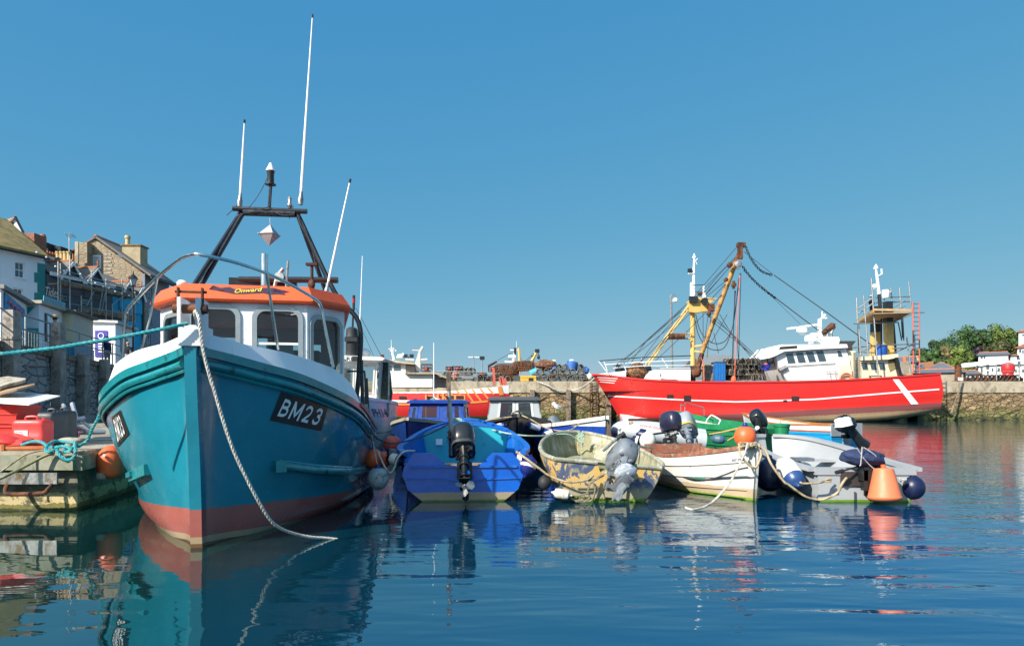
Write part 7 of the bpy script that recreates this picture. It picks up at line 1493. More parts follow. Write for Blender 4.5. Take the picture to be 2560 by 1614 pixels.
mb.build('bin_body', pm('bin yellow', (.62,.36,.05), .55, 0, .1, 2), o, 20); mb = MB(); mb.lathe([(.26,0),(.26,.02)], zJ(1578,475,68.6), (0,-1,0), 18); mb.build('hole', fp, o)
o = thing('grey_crate', 'dark grey crate beside the yellow bin on the pier', 'crate', zJ(1400,515)); a = zJ(1360,518,68.8); b = zJ(1445,432,68.8); mb = MB(); mb.bbox(a.x,b.x,68.8,69.7,a.z,b.z)
for k in range(5): z = lerp(a.z,b.z,(k+.5)/5); mb.bbox(a.x-.02,b.x+.02,68.77,69.73,z-.04,z+.04)
mb.build('crate_body', pm('crate dark grey', (.07,.08,.08), .6, 0, .2), o, 20)
for x, y, r, m, lb in ((665,428,.36,pm('pink float',(.65,.2,.12),.5),'pink orange float beside the pallet stack'), (2281,440,.3,FWH,'white float hanging at the trawler bow end of the pots')):
    ball(lb, zJ(x, y, 69), r, m)
DB_ = pm('drum blue pier', (.03,.13,.42), .5, 0, .2, 3)
for x, y, r, L, ax, m, lb in ((2070,310,.58,.9,(.15,0,1),DB_,'big blue drum on top of the lobster pots'), (1605,390,.36,.75,(.9,.2,.4),pm('light blue drum',(.10,.42,.6),.5),'light blue barrel leaning above the yellow bin'), (2240,365,.3,.5,(.4,.3,1),DB_,'small blue drum at the right end of the pots'),(1820,380,.2,.4,(.6,0,1),DB_,'little blue can wedged between two pots'),(1857,338,.2,.35,(1,0,.3),DB_,'little blue can lying over the pots'),(2222,335,.22,.4,(.5,0,1),DB_,'upper small blue drum near the end of the pots')):
    o = thing('drum', lb, 'drum', zJ(x,y,69.3)); ax = V(*ax).normalized(); c = zJ(x,y,69.3)-ax*L/2; mb = MB(); mb.lathe([(r*.9,0),(r,.05),(r,L*.5),(r*1.03,L*.52),(r,L*.54),(r,L-.05),(r*.9,L)], c, ax, 16); mb.build('drum_body', m, o)
# railing on the pier
o = thing('pier_railing', 'galvanised pipe railing along the pier behind the red striped boat', 'railing', zJ(650,520,68.5)); mb = MB()
mb.tube([zJ(370,378,68.4), zJ(935,380,68.4)], .06, 6); mb.tube([zJ(370,440,68.4), zJ(935,442,68.4)], .05, 6)
mb.build('rails', GALV, o); mb = MB()
for x in (400,650,930): mb.tube([zJ(x,378,68.4), zJ(x,525,68.4)], .06, 6)
mb.build('posts', GALV, o)
def lampost(name, label, x, y0, y1, Y, kind, zf=zJ):
    a = zf(x, y1, Y); b = zf(x, y0, Y); o = thing(name, label, 'lamp post', a); mb = MB(); mb.tube([V(a.x,Y,PZ), b], [.12,.07], 6); mb.build('pole', GALV, o); return o, b
o, b = lampost('lamp_post', 'twin headed street lamp beyond the pier pallets', 888, 205, 350, 100, 0); mb = MB()
for s in (-1,1): mb.box(b+V(s*.45,0,0), (.7,.4,.14)); 
mb.build('lamp_head', WS, o)
o, b = lampost('lamp_post', 'floodlight pole with a black lamp beyond the pier', 990, 215, 400, 100, 0); mb = MB(); mb.box(b, (.7,.4,.5)); mb.build('lamp_head', BLACK, o)
o, b = lampost('lamp_post', 'short twin floodlight pole behind the cabin of the red striped boat', 104, 190, 300, 90, 0); mb = MB(); mb.box(b+V(-.4,0,0), (.5,.4,.45)); mb.box(b+V(.4,0,0), (.5,.4,.45)); mb.build('lamp_head', BLACK, o)
# curved lamp by the trawler and the grey van
o = thing('lamp_post', 'tall curved galvanised lamp post behind the trawler foremast stays', 'lamp post', zA(905,1340,76)); Yl = 76; mb = MB(); mb.tube(cr([V(zA(905,0,Yl).x,Yl,PZ), zA(893,720,Yl), zA(890,640,Yl), zA(900,605,Yl), zA(925,600,Yl), zA(938,630,Yl)], 4), [.14,.07], 7); mb.build('pole', GALV, o); mb = MB(); mb.lathe([(.1,.2),(.3,.0),(.28,-.25),(.05,-.35)], zA(936,650,Yl), n=10); mb.build('lamp_head', WS, o)
o = thing('van', 'silver grey high roofed van parked on the pier behind the trawler mast', 'van', zA(1240,1480,73)); Yv = 73; mb = MB()
x0 = zA(960,0,Yv).x; x1 = zA(1525,0,Yv).x; zt = zA(0,1215,Yv).z
prof = [V(x0-.6,Yv,PZ+.5), V(x0-.5,Yv,PZ+1.1), V(x0+.5,Yv,zt-1.25), V(x0+1.3,Yv,zt-.25), V(x0+2.2,Yv,zt), V(x1-.1,Yv,zt), V(x1,Yv,zt-.15), V(x1,Yv,PZ+.5)]
mb.prism(prof, (0,2.1,0)); mb.build('van_body', pm('silver grey van paint', (.27,.3,.33), .35, .3, .03, 1, coat=.3), o, 30)
mb = MB(); mb.prism([V(x0+.75,Yv-.02,zt-1.25), V(x0+1.3,Yv-.02,zt-.55), V(x0+2.0,Yv-.02,zt-.45), V(x0+2.0,Yv-.02,zt-1.25)], (0,.015,0)); mb.build('side_window', BG, o, 0)
for x in (x0+.5, x1-1.1): mb = MB(); mb.lathe([(.36,0),(.38,.05),(.38,.25)], V(x,Yv,PZ+.38), (0,1,0), 14); mb.build('wheel', RUBBER, o)
o = thing('blue_container', 'upright blue metal box on the trawler deck beside the pots', 'container', zA(1395,1490,61.4)); a = zA(1345,1495,61.4); b = zA(1450,1295,61.4); mb = MB(); mb.bbox(a.x,b.x,61.4,62.6,a.z-.4,b.z)
for t in (.25,.5,.75): mb.bbox(lerp(a.x,b.x,t)-.03, lerp(a.x,b.x,t)+.03, 61.37, 61.45, a.z-.3, b.z-.05)
mb.build('box_body', pm('container blue', (.01,.14,.42), .55, 0, .15, 2, dirt=(.1,.2,.3), dirt_amt=0), o, 20); mb = MB(); mb.bbox(a.x-.03,b.x+.03,61.36,62.64,b.z,b.z+.06); mb.build('rim', BLACK, o)
o = thing('deck_box', 'brown slatted box between the foremast and the blue container', 'box', zA(1290,1490,62)); a = zA(1240,1495,62); b = zA(1335,1330,62); mb = MB(); mb.bbox(a.x,b.x,62,63,a.z-.4,b.z); mb.build('box_body', WOOD, o, 0); mb = MB(); mb.bbox(a.x-.1,b.x+.1,61.95,63.05,b.z,b.z+.1); mb.build('lid', YEL, o)
o = thing('deck_tub', 'small blue tub with an orange float near the trawler wheelhouse', 'tub', zA(1865,1370,61.5)); mb = MB(); mb.lathe([(.3,0),(.4,.5)], zA(1868,1372,61.5), n=12); mb.build('tub_body', pm('tub blue', (.02,.03,.5), .5), o); mb = MB(); mb.sph(zA(1862,1320,61.5), (.22,.2,.18), 10, 8); mb.build('float', ORB, o)
# far trawler masts beyond the pier
o = thing('distant_trawler', 'masts and derrick of another fishing vessel behind the wicker pots', 'fishing boat', V(12, 95, 0)); FY = 92
zf = lambda x, y: zJ(x, y, FY)
mb = MB(); mb.bbox(2, 24, 93, 99, -.5, 3.4); mb.build('hull', BLACK, o); mb = MB(); mb.tube([zf(1365,300), zf(1372,200), zf(1390,100)], [.22,.18,.1], 6); mb.tube([zf(1325,120), zf(1415,125)], .1, 5); mb.tube([zf(1400,100), zf(1405,10)], .03, 4); mb.tube([zf(1260,260), zf(1345,265)], .15, 5); mb.box(zf(1350,195), (1.0,.4,.35)); mb.build('white_mast', WS, o)
mb = MB(); mb.box(zf(1385,150), (.3,.3,1.3)); mb.box(zf(1652,130), (.6,.4,.5)); mb.sph(zf(1600,185), (.22,.2,.25), 8, 6); mb.sph(zf(1667,200), (.2,.2,.35), 8, 6); mb.tube([zf(1060,305), zf(1160,255)], [.15,.2], 6); mb.prism([zf(1060,320), zf(1055,295), zf(1100,290), zf(1150,240), zf(1172,262), zf(1110,300)], (0,.5,0)); mb.build('dark_gear', BLACK, o, 0)
mb = MB(); mb.tube([zf(1445,400), zf(1438,210), zf(1432,95)], .2, 6); mb.tube([zf(1560,305), zf(1640,150)], .22, 6); mb.build('yellow_mast', YEL, o)
mb = MB()
for a_, b_ in (((1340,150),(1170,245)),((1650,125),(1460,290)),((1600,190),(1470,300)),((1350,190),(1290,270)),((1655,130),(1690,240)),((1655,130),(1580,330)),((1445,200),(1480,270))): mb.tube([zf(*a_), zf(*b_)], .03, 4)
mb.build('rigging', ROPE_D, o, 0)
o = thing('distant_mast', 'two small white radar masts above the lobster pots', 'mast', zf(1740,300)); 
for xs2 in ((1738,300,240,1700,1755),(2062,300,230,2040,2085),(1855,300,235,1835,1872)): mb = MB(); mb.tube([zf(xs2[0],xs2[1]), zf(xs2[0],xs2[2])], .14, 5); mb.tube([zf(xs2[3],xs2[2]+18), zf(xs2[4],xs2[2]+14)], .16, 5); mb.build('mast', WS, o)
rope_thing('mooring_rope', 'thick white rope from the trawler bow sagging to the pier post', [zJ(2350,450,64), zJ(2210,560,66), zJ(2090,600,67.5), zJ(1960,610,67.6), zJ(1860,590,67.6), zJ(1780,545,67.6), zJ(1640,495,68)], .07, ROPE_W)
rope_thing('mooring_rope', 'second pale rope beside the thick rope on the pier face', [zJ(1640,495,68), zJ(1760,520,67.7), zJ(1860,590,67.6)], .05, ROPE_T)
o = thing('ladder_lines', 'slack dark rope draped diagonally across the pier face', 'rope', zJ(1800,600,67.6)); mb = MB(); mb.tube(cr([zJ(1780,560,67.6), zJ(1980,690,67.4), zJ(2200,790,67.5), zJ(2330,815,67.5)], 5), .04, 4); mb.build('line', ROPE_D, o)
# pier right end: bollard, float, railing, pipes
zR = lambda x, y, Y: P(2240 + x/5.234, 780 + y/5.234, Y)
o = thing('bollard', 'rusty cylindrical bollard on the pier right of the trawler stern', 'bollard', zR(812,870,70)); mb = MB(); mb.lathe([(.9,-.1),(.7,.05),(.35,.15)], V(zR(812,0,70).x,70,PZ), n=16); mb.build('base_plate', RUST, o); mb = MB(); mb.lathe([(.33,.12),(.3,.2),(.3,1.7),(.33,1.75)], V(zR(812,0,70).x,70,PZ), n=20); mb.build('post', RUST, o)
mb = MB(); 
for a in (-.35,0,.35): p = V(zR(812,0,70).x+a*.5,69.62,PZ+.3); mb.box(p, (.15,.02,.3))
mb.build('painted_marks', WS, o, 0)
o = thing('red_float', 'big lumpy red float standing behind the railing at the far right', 'float', zR(1460,840,71)); mb = MB(); mb.lathe([(.2,-.1),(.5,.1),(.56,.6),(.47,.9),(.6,1.15),(.62,1.6),(.5,1.95),(.2,2.05)], V(zR(1465,0,71).x,71,PZ), n=20); mb.build('float_body', pm('red float', (.62,.02,.02), .45, 0, .1), o)
o = thing('pier_railing', 'galvanised railing on the pier at the far right', 'railing', zR(1450,880,69)); mb = MB(); mb.tube([zR(1315,690,69), zR(1320,685,69), zR(1700,690,69)], .06, 6); mb.tube([zR(1315,775,69), zR(1700,775,69)], .05, 6); mb.build('rails', GALV, o); mb = MB()
for x in (1315,1612): mb.tube([zR(x,685,69), zR(x,892,69)], .06, 6)
mb.build('posts', GALV, o)
o = thing('dredge_gear', 'line of rusty dredge gear and rings along the pier at the far right', 'dredge gear', zR(1200,870,70)); mb = MB(); mb.tube([zR(900,880,70), zR(1650,880,70)], .22, 6); mb.build('bar', RUST, o)
for x in range(980, 1640, 55):
    mb = MB(); mb.lathe([(.3,-.1),(.38,0),(.3,.1),(.2,0),(.3,-.1)], zR(x,862,69.6), (.3,1,0), 10, False); mb.build('ring', RUST if x % 2 else RUBBER, o)
o = thing('pole_shadow_tube', 'dark tube standing for a leaning pole shadow on the pier just right of the trawler stern', 'pole', zR(720,1320,66.9)); mb = MB(); mb.tube([zR(722,1325,66.9), zR(870,895,67.7)], .09, 6); tag(mb.build('pole', WOOD, o))  # added dark tube plays the slanted shadow line on the pier face
# low net heaps filling the pier edge
for i, (x, y, w_, h_, c, lb) in enumerate(((470,500,.9,.5,(.12,.09,.06),'low brown net heap left of the pallets'), (585,470,.8,.7,(.06,.09,.07),'dark green net heap at the left of the pallets'), (1140,500,1.0,.55,(.13,.07,.04),'rusty net heap before the round wicker pots'), (1230,500,.8,.8,(.05,.05,.05),'black net heap left of the grey crate'), (1760,300,1.2,.5,(.2,.09,.05),'reddish net pile on top of the pots at the left'), (2290,490,.7,.5,(.09,.07,.05),'small net heap by the trawler bow'))):
    o = thing('net_heap', lb, 'net', zJ(x, y, 69.6)); c0_ = zJ(x, y, 69.6); rnd = random.Random(i); mb = MB(); mb.sph(c0_, (w_, .6, h_), 16, 10)
    mb.v = [tuple(Vector(v) + V(*[rnd.uniform(-.1,.1) for _ in range(3)])) for v in mb.v]; mb.build('net', pm('net heap %d' % i, c, .95, 0, .6, 5, .8, 12, dirt=(.03,.03,.03), dirt_amt=.3, dscale=4), o, 0)
# ================================================================ TOWN ON THE LEFT QUAY
def t_at(A, B, px):
    k = (px-1280)/F; dx = B[0]-A[0]; dy = B[1]-A[1]; return (k*A[1]-A[0])/(dx-k*dy)
def on(A, B, px, py, off=0.0):
    t = t_at(A, B, px); x = A[0]+t*(B[0]-A[0]); y = A[1]+t*(B[1]-A[1]); L = math.hypot(B[0]-A[0], B[1]-A[1]); n = V((B[1]-A[1])/L, -(B[0]-A[0])/L, 0)
    return V(x, y, WZ(py, y)) + n*off
def facade(root, A, B, z0, z1, wins, mat, fm, dep=.12, name='front_wall', glass=None):
    """wall from A to B with window openings given in picture terms (px0,px1,py_top,py_bottom)"""
    Av = V(*A, 0); Bv = V(*B, 0); L = (Bv-Av).length; d = (Bv-Av)/L; n = V(d.y, -d.x, 0); ws = []
    for (a, b, c, e) in wins:
        t0 = t_at(A, B, a); t1 = t_at(A, B, b); Y0 = A[1]+t0*(B[1]-A[1]); ws.append((t0*L, t1*L, WZ(e, Y0), WZ(c, Y0)))
    ss = sorted({0, L} | {w[0] for w in ws} | {w[1] for w in ws}); zs = sorted({z0, z1} | {w[2] for w in ws} | {w[3] for w in ws}); mb = MB()
    for i in range(len(ss)-1):
        for j in range(len(zs)-1):
            if any(w[0] < (ss[i]+ss[i+1])/2 < w[1] and w[2] < (zs[j]+zs[j+1])/2 < w[3] for w in ws): continue
            a = Av+d*ss[i]; b = Av+d*ss[i+1]; mb.prism([V(a.x,a.y,zs[j]), V(b.x,b.y,zs[j]), V(b.x,b.y,zs[j+1]), V(a.x,a.y,zs[j+1])], -n*.25)
    mb.build(name, mat, root, 0)
    for w in ws:
        p = lambda s, z, o: V((Av+d*s).x, (Av+d*s).y, z) + n*o
        fw = .07; mb = MB(); ou = [p(w[0]+.002,w[2]+.002,-dep), p(w[1]-.002,w[2]+.002,-dep), p(w[1]-.002,w[3]-.002,-dep), p(w[0]+.002,w[3]-.002,-dep)]; inn = [p(w[0]+fw,w[2]+fw,-dep), p(w[1]-fw,w[2]+fw,-dep), p(w[1]-fw,w[3]-fw,-dep), p(w[0]+fw,w[3]-fw,-dep)]
        mb.rings([[q-n*.04 for q in ou], ou, inn, [q-n*.04 for q in inn]], True)
        ms = (w[0]+w[1])/2; mz = (w[2]+w[3])/2
        for a, b in ((p(w[0]+fw,mz,-dep-.01), p(w[1]-fw,mz,-dep-.01)),): mb.strip([a, b], .04, .05)
        mb.strip([p(ms,w[2]+fw,-dep-.015), p(ms,w[3]-fw,-dep-.015)], .03, .04, up=n); f = mb.build('window', fm, root, 0)
        mb = MB(); mb.face([q-n*.03 for q in inn]); mb.build('pane', glass or HG, f, 0)
        mb = MB(); mb.strip([p(w[0]-.1,w[2]-.05,.05), p(w[1]+.1,w[2]-.05,.05)], .14, .09); mb.build('sill', fm if glass else mat, f, 0)
HG = tintglass('house glass', (.05,.08,.1), .06)
GZ = QZ
PALE = pm('pale blue white render', (.66,.72,.78), .8, 0, .07, .6, .2, 6, dirt=(.35,.4,.42), dirt_amt=-.1, dscale=.8)
SLATE = pm('mossy slate roof', (.13,.12,.11), .85, 0, .3, 2, .5, 6, dirt=(.2,.19,.14), dirt_amt=.3, dscale=1.5)
MOSSR = pm('mossy yellow roof', (.27,.19,.065), .9, 0, .35, 1.5, .6, 6, dirt=(.14,.12,.07), dirt_amt=.3, dscale=1.2)
TERRA = pm('terracotta ridge', (.45,.14,.05), .8, 0, .2, 3)
TQ = pm('teal quoin paint', (.02,.2,.2), .6, 0, .1)
# pale blue white house
A = (-40.6,48.0); B = (-37.8,55.1); zt = 13.05
h = thing('terraced_house', 'pale blue white house with mossy yellow roof and teal corner blocks', 'house', (A[0],A[1],GZ))
facade(h, A, B, GZ, zt+.35, [(38,62,653,692),(34,58,719,760)], PALE, WHITE2)
d = V(B[0]-A[0], B[1]-A[1], 0).normalized(); n = V(d.y, -d.x, 0)
mb = MB(); a = V(*A,zt+.4)+n*.35-d*.3; b = V(*B,zt+.3)+n*.35+d*.15; ra = a-n*5+V(0,0,3.9); rb = b-n*5+V(0,0,3.4); mb.prism([a,b,rb,ra], (0,0,.18)); mb.build('roof', MOSSR, h, 0)
mb = MB(); mb.prism([V(*B,GZ)+d*.02, V(*B,GZ)-n*9+d*.02, V(*B,zt)-n*9+d*.02, rb-V(0,0,.1)-d*.1, V(*B,zt)+d*.02], d*.1); mb.build('side_wall', PALE, h, 0)
mb = MB(); mb.tube([a+n*.12-V(0,0,.1), b+n*.12-V(0,0,.1)], .08, 6); mb.build('gutter', BLACK, h)
mb = MB()
for k in range(12):
    z = zt-.2-k*.8; w_ = .75 if k % 2 else .5; p = V(*B, z)-d*w_; mb.prism([p+n*.03, V(*B,z)+n*.03+d*.12, V(*B,z-.78)+n*.03+d*.12, p+n*.03-V(0,0,.78)], -n*.05)
mb.build('quoins', TQ, h, 0)
mb = MB(); p = WX(26,56); mb.bbox(p-.7,p+1.6,56.5,58,14,WZ(582,56.5)); mb.build('chimney', pm('chimney brick', (.28,.12,.07), .85, 0, .3, 5), h, 0); mb = MB(); mb.lathe([(.22,0),(.17,.9),(.24,1.0)], (WX(17,56.5),57,WZ(582,56.5)), n=10); mb.build('chimney_pot', TERRA, h)
# white gable behind
h = thing('gabled_house', 'white gable end with tan roof high at the far left behind the pale house', 'house', (-48,66,GZ)); Yh = 66
mb = MB(); mb.prism([P(-60,760,Yh), P(73,760,Yh), P(73,612,Yh), P(38,543,Yh), P(-8,590,Yh), P(-60,640,Yh)], (-7.5,9,0)); mb.build('gable_wall', pm('white house render', (.66,.67,.7), .8, 0, .05), h, 0)
mb = MB(); mb.prism([P(39,541,Yh-.2), P(-12,592,Yh-.2), P(-62,644,Yh-.2), P(-62,575,Yh+9), P(36,546,Yh+9)], (0,0,.15)); mb.build('roof', pm('tan tile roof', (.3,.17,.11), .9, 0, .25, 2), h, 0); mb = MB(); mb.tube([P(38,541,Yh-.2), P(75,614,Yh-.2)], .12, 5); mb.build('bargeboard', BLACK, h)
# dark chimneys and pots
h = thing('chimney_stack', 'pair of black rendered chimney stacks between the mossy roof and the stone gable', 'chimney', P(108,650,63)); mb = MB(); a = P(82,650,63); b = P(134,600,63); mb.bbox(a.x, P(112,0,63).x, 63, 65, 8, P(0,604,63).z); mb.bbox(P(116,0,63).x, b.x, 64, 66, 8, P(0,609,63).z); mb.build('stack', pm('sooty render', (.03,.03,.033), .85, 0, .3), h, 0); mb = MB(); mb.bbox(P(109,0,63).x, P(122,0,63).x, 62.4,62.9, 8, P(0,622,63).z); mb.build('buttress', CONC, h, 0); mb = MB(); mb.lathe([(.3,0),(.22,.9)], V(P(89,0,63).x,64,P(0,604,63).z), n=10); mb.build('chimney_pot', TERRA, h)
h = thing('chimney_pots', 'row of tall yellow clay chimney pots with a television aerial', 'chimney', P(150,655,60)); BUFF = pm('buff clay', (.58,.42,.2), .8, 0, .1)
mb = MB(); a = P(131,665,60); b = P(174,652,60); mb.bbox(a.x,b.x,60,61.2,8,b.z); mb.build('stack', BUFF, h, 0)
for px_ in (137,146.5,155.5,165): mb = MB(); mb.lathe([(.2,0),(.2,.1),(.15,.2),(.15,.75),(.19,.8),(.19,.9)], V(P(px_,0,60).x,60.4,b.z), n=12); mb.build('pot', BUFF, h)
mb = MB(); q = P(162,0,60).x; mb.tube([V(q,60.6,b.z), V(q,60.6,WZ(585,60.6))], .04, 5); zt_ = WZ(588,60.6)
mb.tube([V(q-.2,60.6,zt_), V(q+.45,60.6,zt_-.05)], .03, 4)
for k in (-.2,.0,.25,.45): mb.tube([V(q+k,60.3,zt_+.15), V(q+k,60.9,zt_-.2)], .025, 4)
mb.build('aerial', GALV, h)
# dark scaffolded house
A = (-37.75,55.4); B = (-36.35,61.9); zt = 12.15
NVY = pm('navy grey render', (.10,.13,.17), .8, 0, .12, 1, .1)
h = thing('terraced_house', 'dark navy guest house with two white edged dormer gables behind scaffolding', 'house', (A[0],A[1],GZ))
facade(h, A, B, GZ, zt, [(146,171,724,748),(205,231,741,759)], NVY, pm('sky blue window frames', (.3,.55,.7), .6))
d = V(B[0]-A[0], B[1]-A[1], 0).normalized(); n = V(d.y, -d.x, 0)
mb = MB(); a = V(*A,zt)+n*.3; b = V(*B,zt)+n*.3; mb.prism([a,b,b-n*4.6+V(0,0,2.5),a-n*4.6+V(0,0,2.5)], (0,0,.15)); mb.build('roof', SLATE, h, 0)
mb = MB(); mb.tube([b-n*4.6+V(0,0,2.7), a-n*4.6+V(0,0,2.7)], .12, 6)
for k in range(24): mb.box(a.lerp(b, k/24)-n*4.6+V(0,0,2.85), (.1,.12,.22))
mb.build('ridge_tiles', TERRA, h, 0)
mb = MB(); mb.strip([a+V(0,0,.0)+n*.05, b+n*.05], .12, .3); mb.build('fascia', WHITE2, h, 0)
def dormer(h, A, B, pxs, pya, pyb, wall, wpx, roofm=SLATE):
    l = on(A,B,pxs[0],pyb,.12); m = on(A,B,pxs[1],pya,.12); r = on(A,B,pxs[2],pyb,.12); l.z = r.z = min(l.z, r.z); nn = V(B[1]-A[1], A[0]-B[0], 0).normalized()
    mb = MB(); mb.prism([l-V(0,0,1.4), r-V(0,0,1.4), r, m, l], -nn*3.0); mb.build('dormer_wall', wall, h, 0)
    mb = MB(); e = nn*.3; up = V(0,0,.1); mb.prism([l+e+(l-m)*.2+up, m+e+up, m-nn*4+up, l-nn*4+(l-m)*.2+up], (0,0,.1)); mb.prism([m+e+up, r+e+(r-m)*.2+up, r-nn*4+(r-m)*.2+up, m-nn*4+up], (0,0,.1)); mb.build('dormer_roof', roofm, h, 0)
    mb = MB(); mb.strip([l+e*1.1+(l-m)*.22, m+e*1.1, r+e*1.1+(r-m)*.22], .08, .2, up=nn.cross((r-l).normalized())); mb.build('bargeboard', WHITE2, h, 0)
    mb = MB(); mb.tube([m+V(0,0,.2)+e, m+V(0,0,.25)-nn*3.5], .09, 5); mb.tube([m+V(0,0,.2)+e, m+V(0,0,.75)+e], .06, 5); mb.build('ridge_tiles', TERRA, h, 0)
    q = [on(A,B,wpx[0],wpx[3],.16), on(A,B,wpx[1],wpx[3],.16), on(A,B,wpx[1],wpx[2],.16), on(A,B,wpx[0],wpx[2],.16)]; q[1].z = q[0].z; q[2].z = q[3].z
    mb = MB(); mb.prism(q, nn*.04); f = mb.build('window', WHITE2, h, 0); c = sum(q, V(0,0,0))/4; mb = MB(); mb.prism([c+(p-c)*.78+nn*.045 for p in q], nn*.01); mb.build('pane', pm('sky lit pane', (.12,.3,.42), .08), f, 0)
dormer(h, A, B, (146,172,196), 657, 690, NVY, (152,168,688,710)); dormer(h, A, B, (209,234,256), 673, 703, NVY, (213,228,700,722))
mb = MB(); q = [on(A,B,113,738,.03), on(A,B,146,745,.03), on(A,B,146,722,.03), on(A,B,113,716,.03)]; lettering(mb, q, 'Tides', shear=.3); q = [on(A,B,113,741,.03), on(A,B,146,749,.03), on(A,B,146,743,.03), on(A,B,113,736,.03)]; mb.build('painted_name', WHITE2, h, 0)
mb = MB(); p = on(A,B,183,655,-1.5); mb.lathe([(.02,-.05),(.45,.05),(.47,.1)], p, (1,-.3,.2), 16); mb.build('satellite_dish', pm('dish grey', (.12,.13,.14), .6), h)
# bright blue house
A2 = (-36.3,62.1); B2 = (-35.75,66.2); zt2 = 12.2
SKB = pm('bright blue render', (.01,.36,.62), .7, 0, .06, 1, .1)
h = thing('terraced_house', 'bright blue house with small gables right of the scaffolding', 'house', (A2[0],A2[1],GZ))
facade(h, A2, B2, GZ, zt2, [(296,308,733,783),(331,341,758,790),(330,339,812,832)], SKB, WHITE2)
d2 = V(B2[0]-A2[0], B2[1]-A2[1], 0).normalized(); n2 = V(d2.y, -d2.x, 0)
mb = MB(); a = V(*A2,zt2)+n2*.3; b = V(*B2,zt2)+n2*.3+d2*.2; mb.prism([a,b,b-n2*4+V(0,0,1.8),a-n2*4+V(0,0,1.8)], (0,0,.15)); mb.build('roof', SLATE, h, 0)
dormer(h, A2, B2, (297,312,328), 708, 734, SKB, (303,312,728,745)); dormer(h, A2, B2, (333,344,353), 722, 745, SKB, (338,345,742,756))
mb = MB(); q = on(A2,B2,356,735,.1); mb.tube([V(q.x,q.y,GZ), q], .12, 6); mb.build('downpipe', BLACK, h)
# stone gable building
h = thing('stone_building', 'tall stone gabled building with mossy chimney and slate hung side', 'building', (-37,68,GZ)); Ys = 68
SB = stone_mat('gable stone', (.42,.33,.22), (.3,.23,.15), sc_=(1,1,2.4), cell=1.7, mortar=(.2,.16,.11), rnd=.7, bump=.5)
sp = lambda x, y, Y=Ys: P(x/3.996, 500+y/3.996, Y)
mb = MB(); cx = sp(1447,0).x; mb.prism([V(sp(690,0).x,Ys,GZ), V(cx,Ys,GZ), sp(1447,745), sp(950,392), sp(885,430), sp(690,530)], (0,.3,0)); mb.build('gable_wall', SB, h, 0)
Bs = (cx-.1, 73.0); As = (cx, Ys); zs_ = sp(1447,745).z
facade(h, As, Bs, GZ, zs_+.1, [(372,380,713,742),(371,379,770,807),(369,377,835,875)], pm('slate hung wall', (.19,.23,.29), .7, 0, .15, 3, .4, 5), WHITE2, name='side_wall')
mb = MB(); r0 = sp(950,378,Ys-.2); e0 = sp(1460,748,Ys-.2)+V(.4,0,-.15); mb.prism([r0, e0, e0+V(-.05,5.4,0), r0+V(0,5.4,0)], (.06,0,.22)); mb.prism([r0, r0+V(0,5.4,0), sp(680,530,Ys-.2)+V(0,5.4,0), sp(680,530,Ys-.2)], (0,0,.2)); mb.build('roof', pm('slate roof', (.16,.145,.13), .85, 0, .25, 2, .4), h, 0)
mb = MB(); mb.tube([r0+V(0,0,.2), r0+V(0,5.4,.2)], .15, 6); mb.build('ridge_tiles', TERRA, h); mb = MB(); mb.tube([e0+V(.1,0,-.1), e0+V(.05,5.4,-.1)], .12, 6); mb.build('gutter', BLACK, h)
mb = MB(); mb.bbox(sp(825,0).x, sp(932,0).x, Ys-1.0, Ys, 8, sp(0,425).z-.2); mb.build('flue', SB, h, 0); mb = MB(); mb.bbox(sp(820,0).x-.05, sp(848,0).x, Ys-1.05, Ys-1.0, sp(0,655).z, sp(0,425).z-.15); mb.build('flue_edge', CONC, h, 0)
mb = MB(); mb.bbox(sp(1150,0).x, sp(1335,0).x, Ys+1.2, Ys+2.6, 12, sp(0,428).z); mb.build('chimney', pm('chimney render', (.4,.32,.2), .9, 0, .2, 2, .3, 8, dirt=(.1,.1,.04), dirt_amt=.1), h, 0); mb = MB(); mb.bbox(sp(1135,0).x, sp(1345,0).x, Ys+1.1, Ys+2.7, sp(0,430).z, sp(0,415).z); mb.build('chimney_cap', pm('mossy brick', (.2,.13,.05), .9, 0, .4, 5), h, 0); mb = MB(); mb.lathe([(.3,0),(.22,.1),(.2,.7),(.28,.8),(.25,1.05)], V(sp(1168,0).x, Ys+1.9, sp(0,415).z), n=12); mb.build('chimney_pot', BUFF, h)
mb = MB(); a = sp(930,685); b = sp(1010,552); mb.bbox(a.x,b.x,Ys-.05,Ys-.01,a.z,b.z); f = mb.build('window', WHITE2, h, 0); mb = MB()
for i in range(3):
    for j in range(4): mb.bbox(lerp(a.x,b.x,.14+i*.25), lerp(a.x,b.x,.36+i*.25), Ys-.07, Ys-.055, lerp(a.z,b.z,.1+j*.21), lerp(a.z,b.z,.27+j*.21))
mb.build('panes', pm('lit curtain panes', (.42,.43,.45), .3, 0, .3, 6), f, 0)
mb = MB()
for k in range(6): x = 1075 + (k % 2)*10; mb.bbox(sp(x-38,0).x, sp(x+38,0).x, Ys-.04, Ys-.005, sp(0,552+k*37).z, sp(0,534+k*37).z)
mb.build('pale_stone_blocks', PALEWOOD, h, 0)
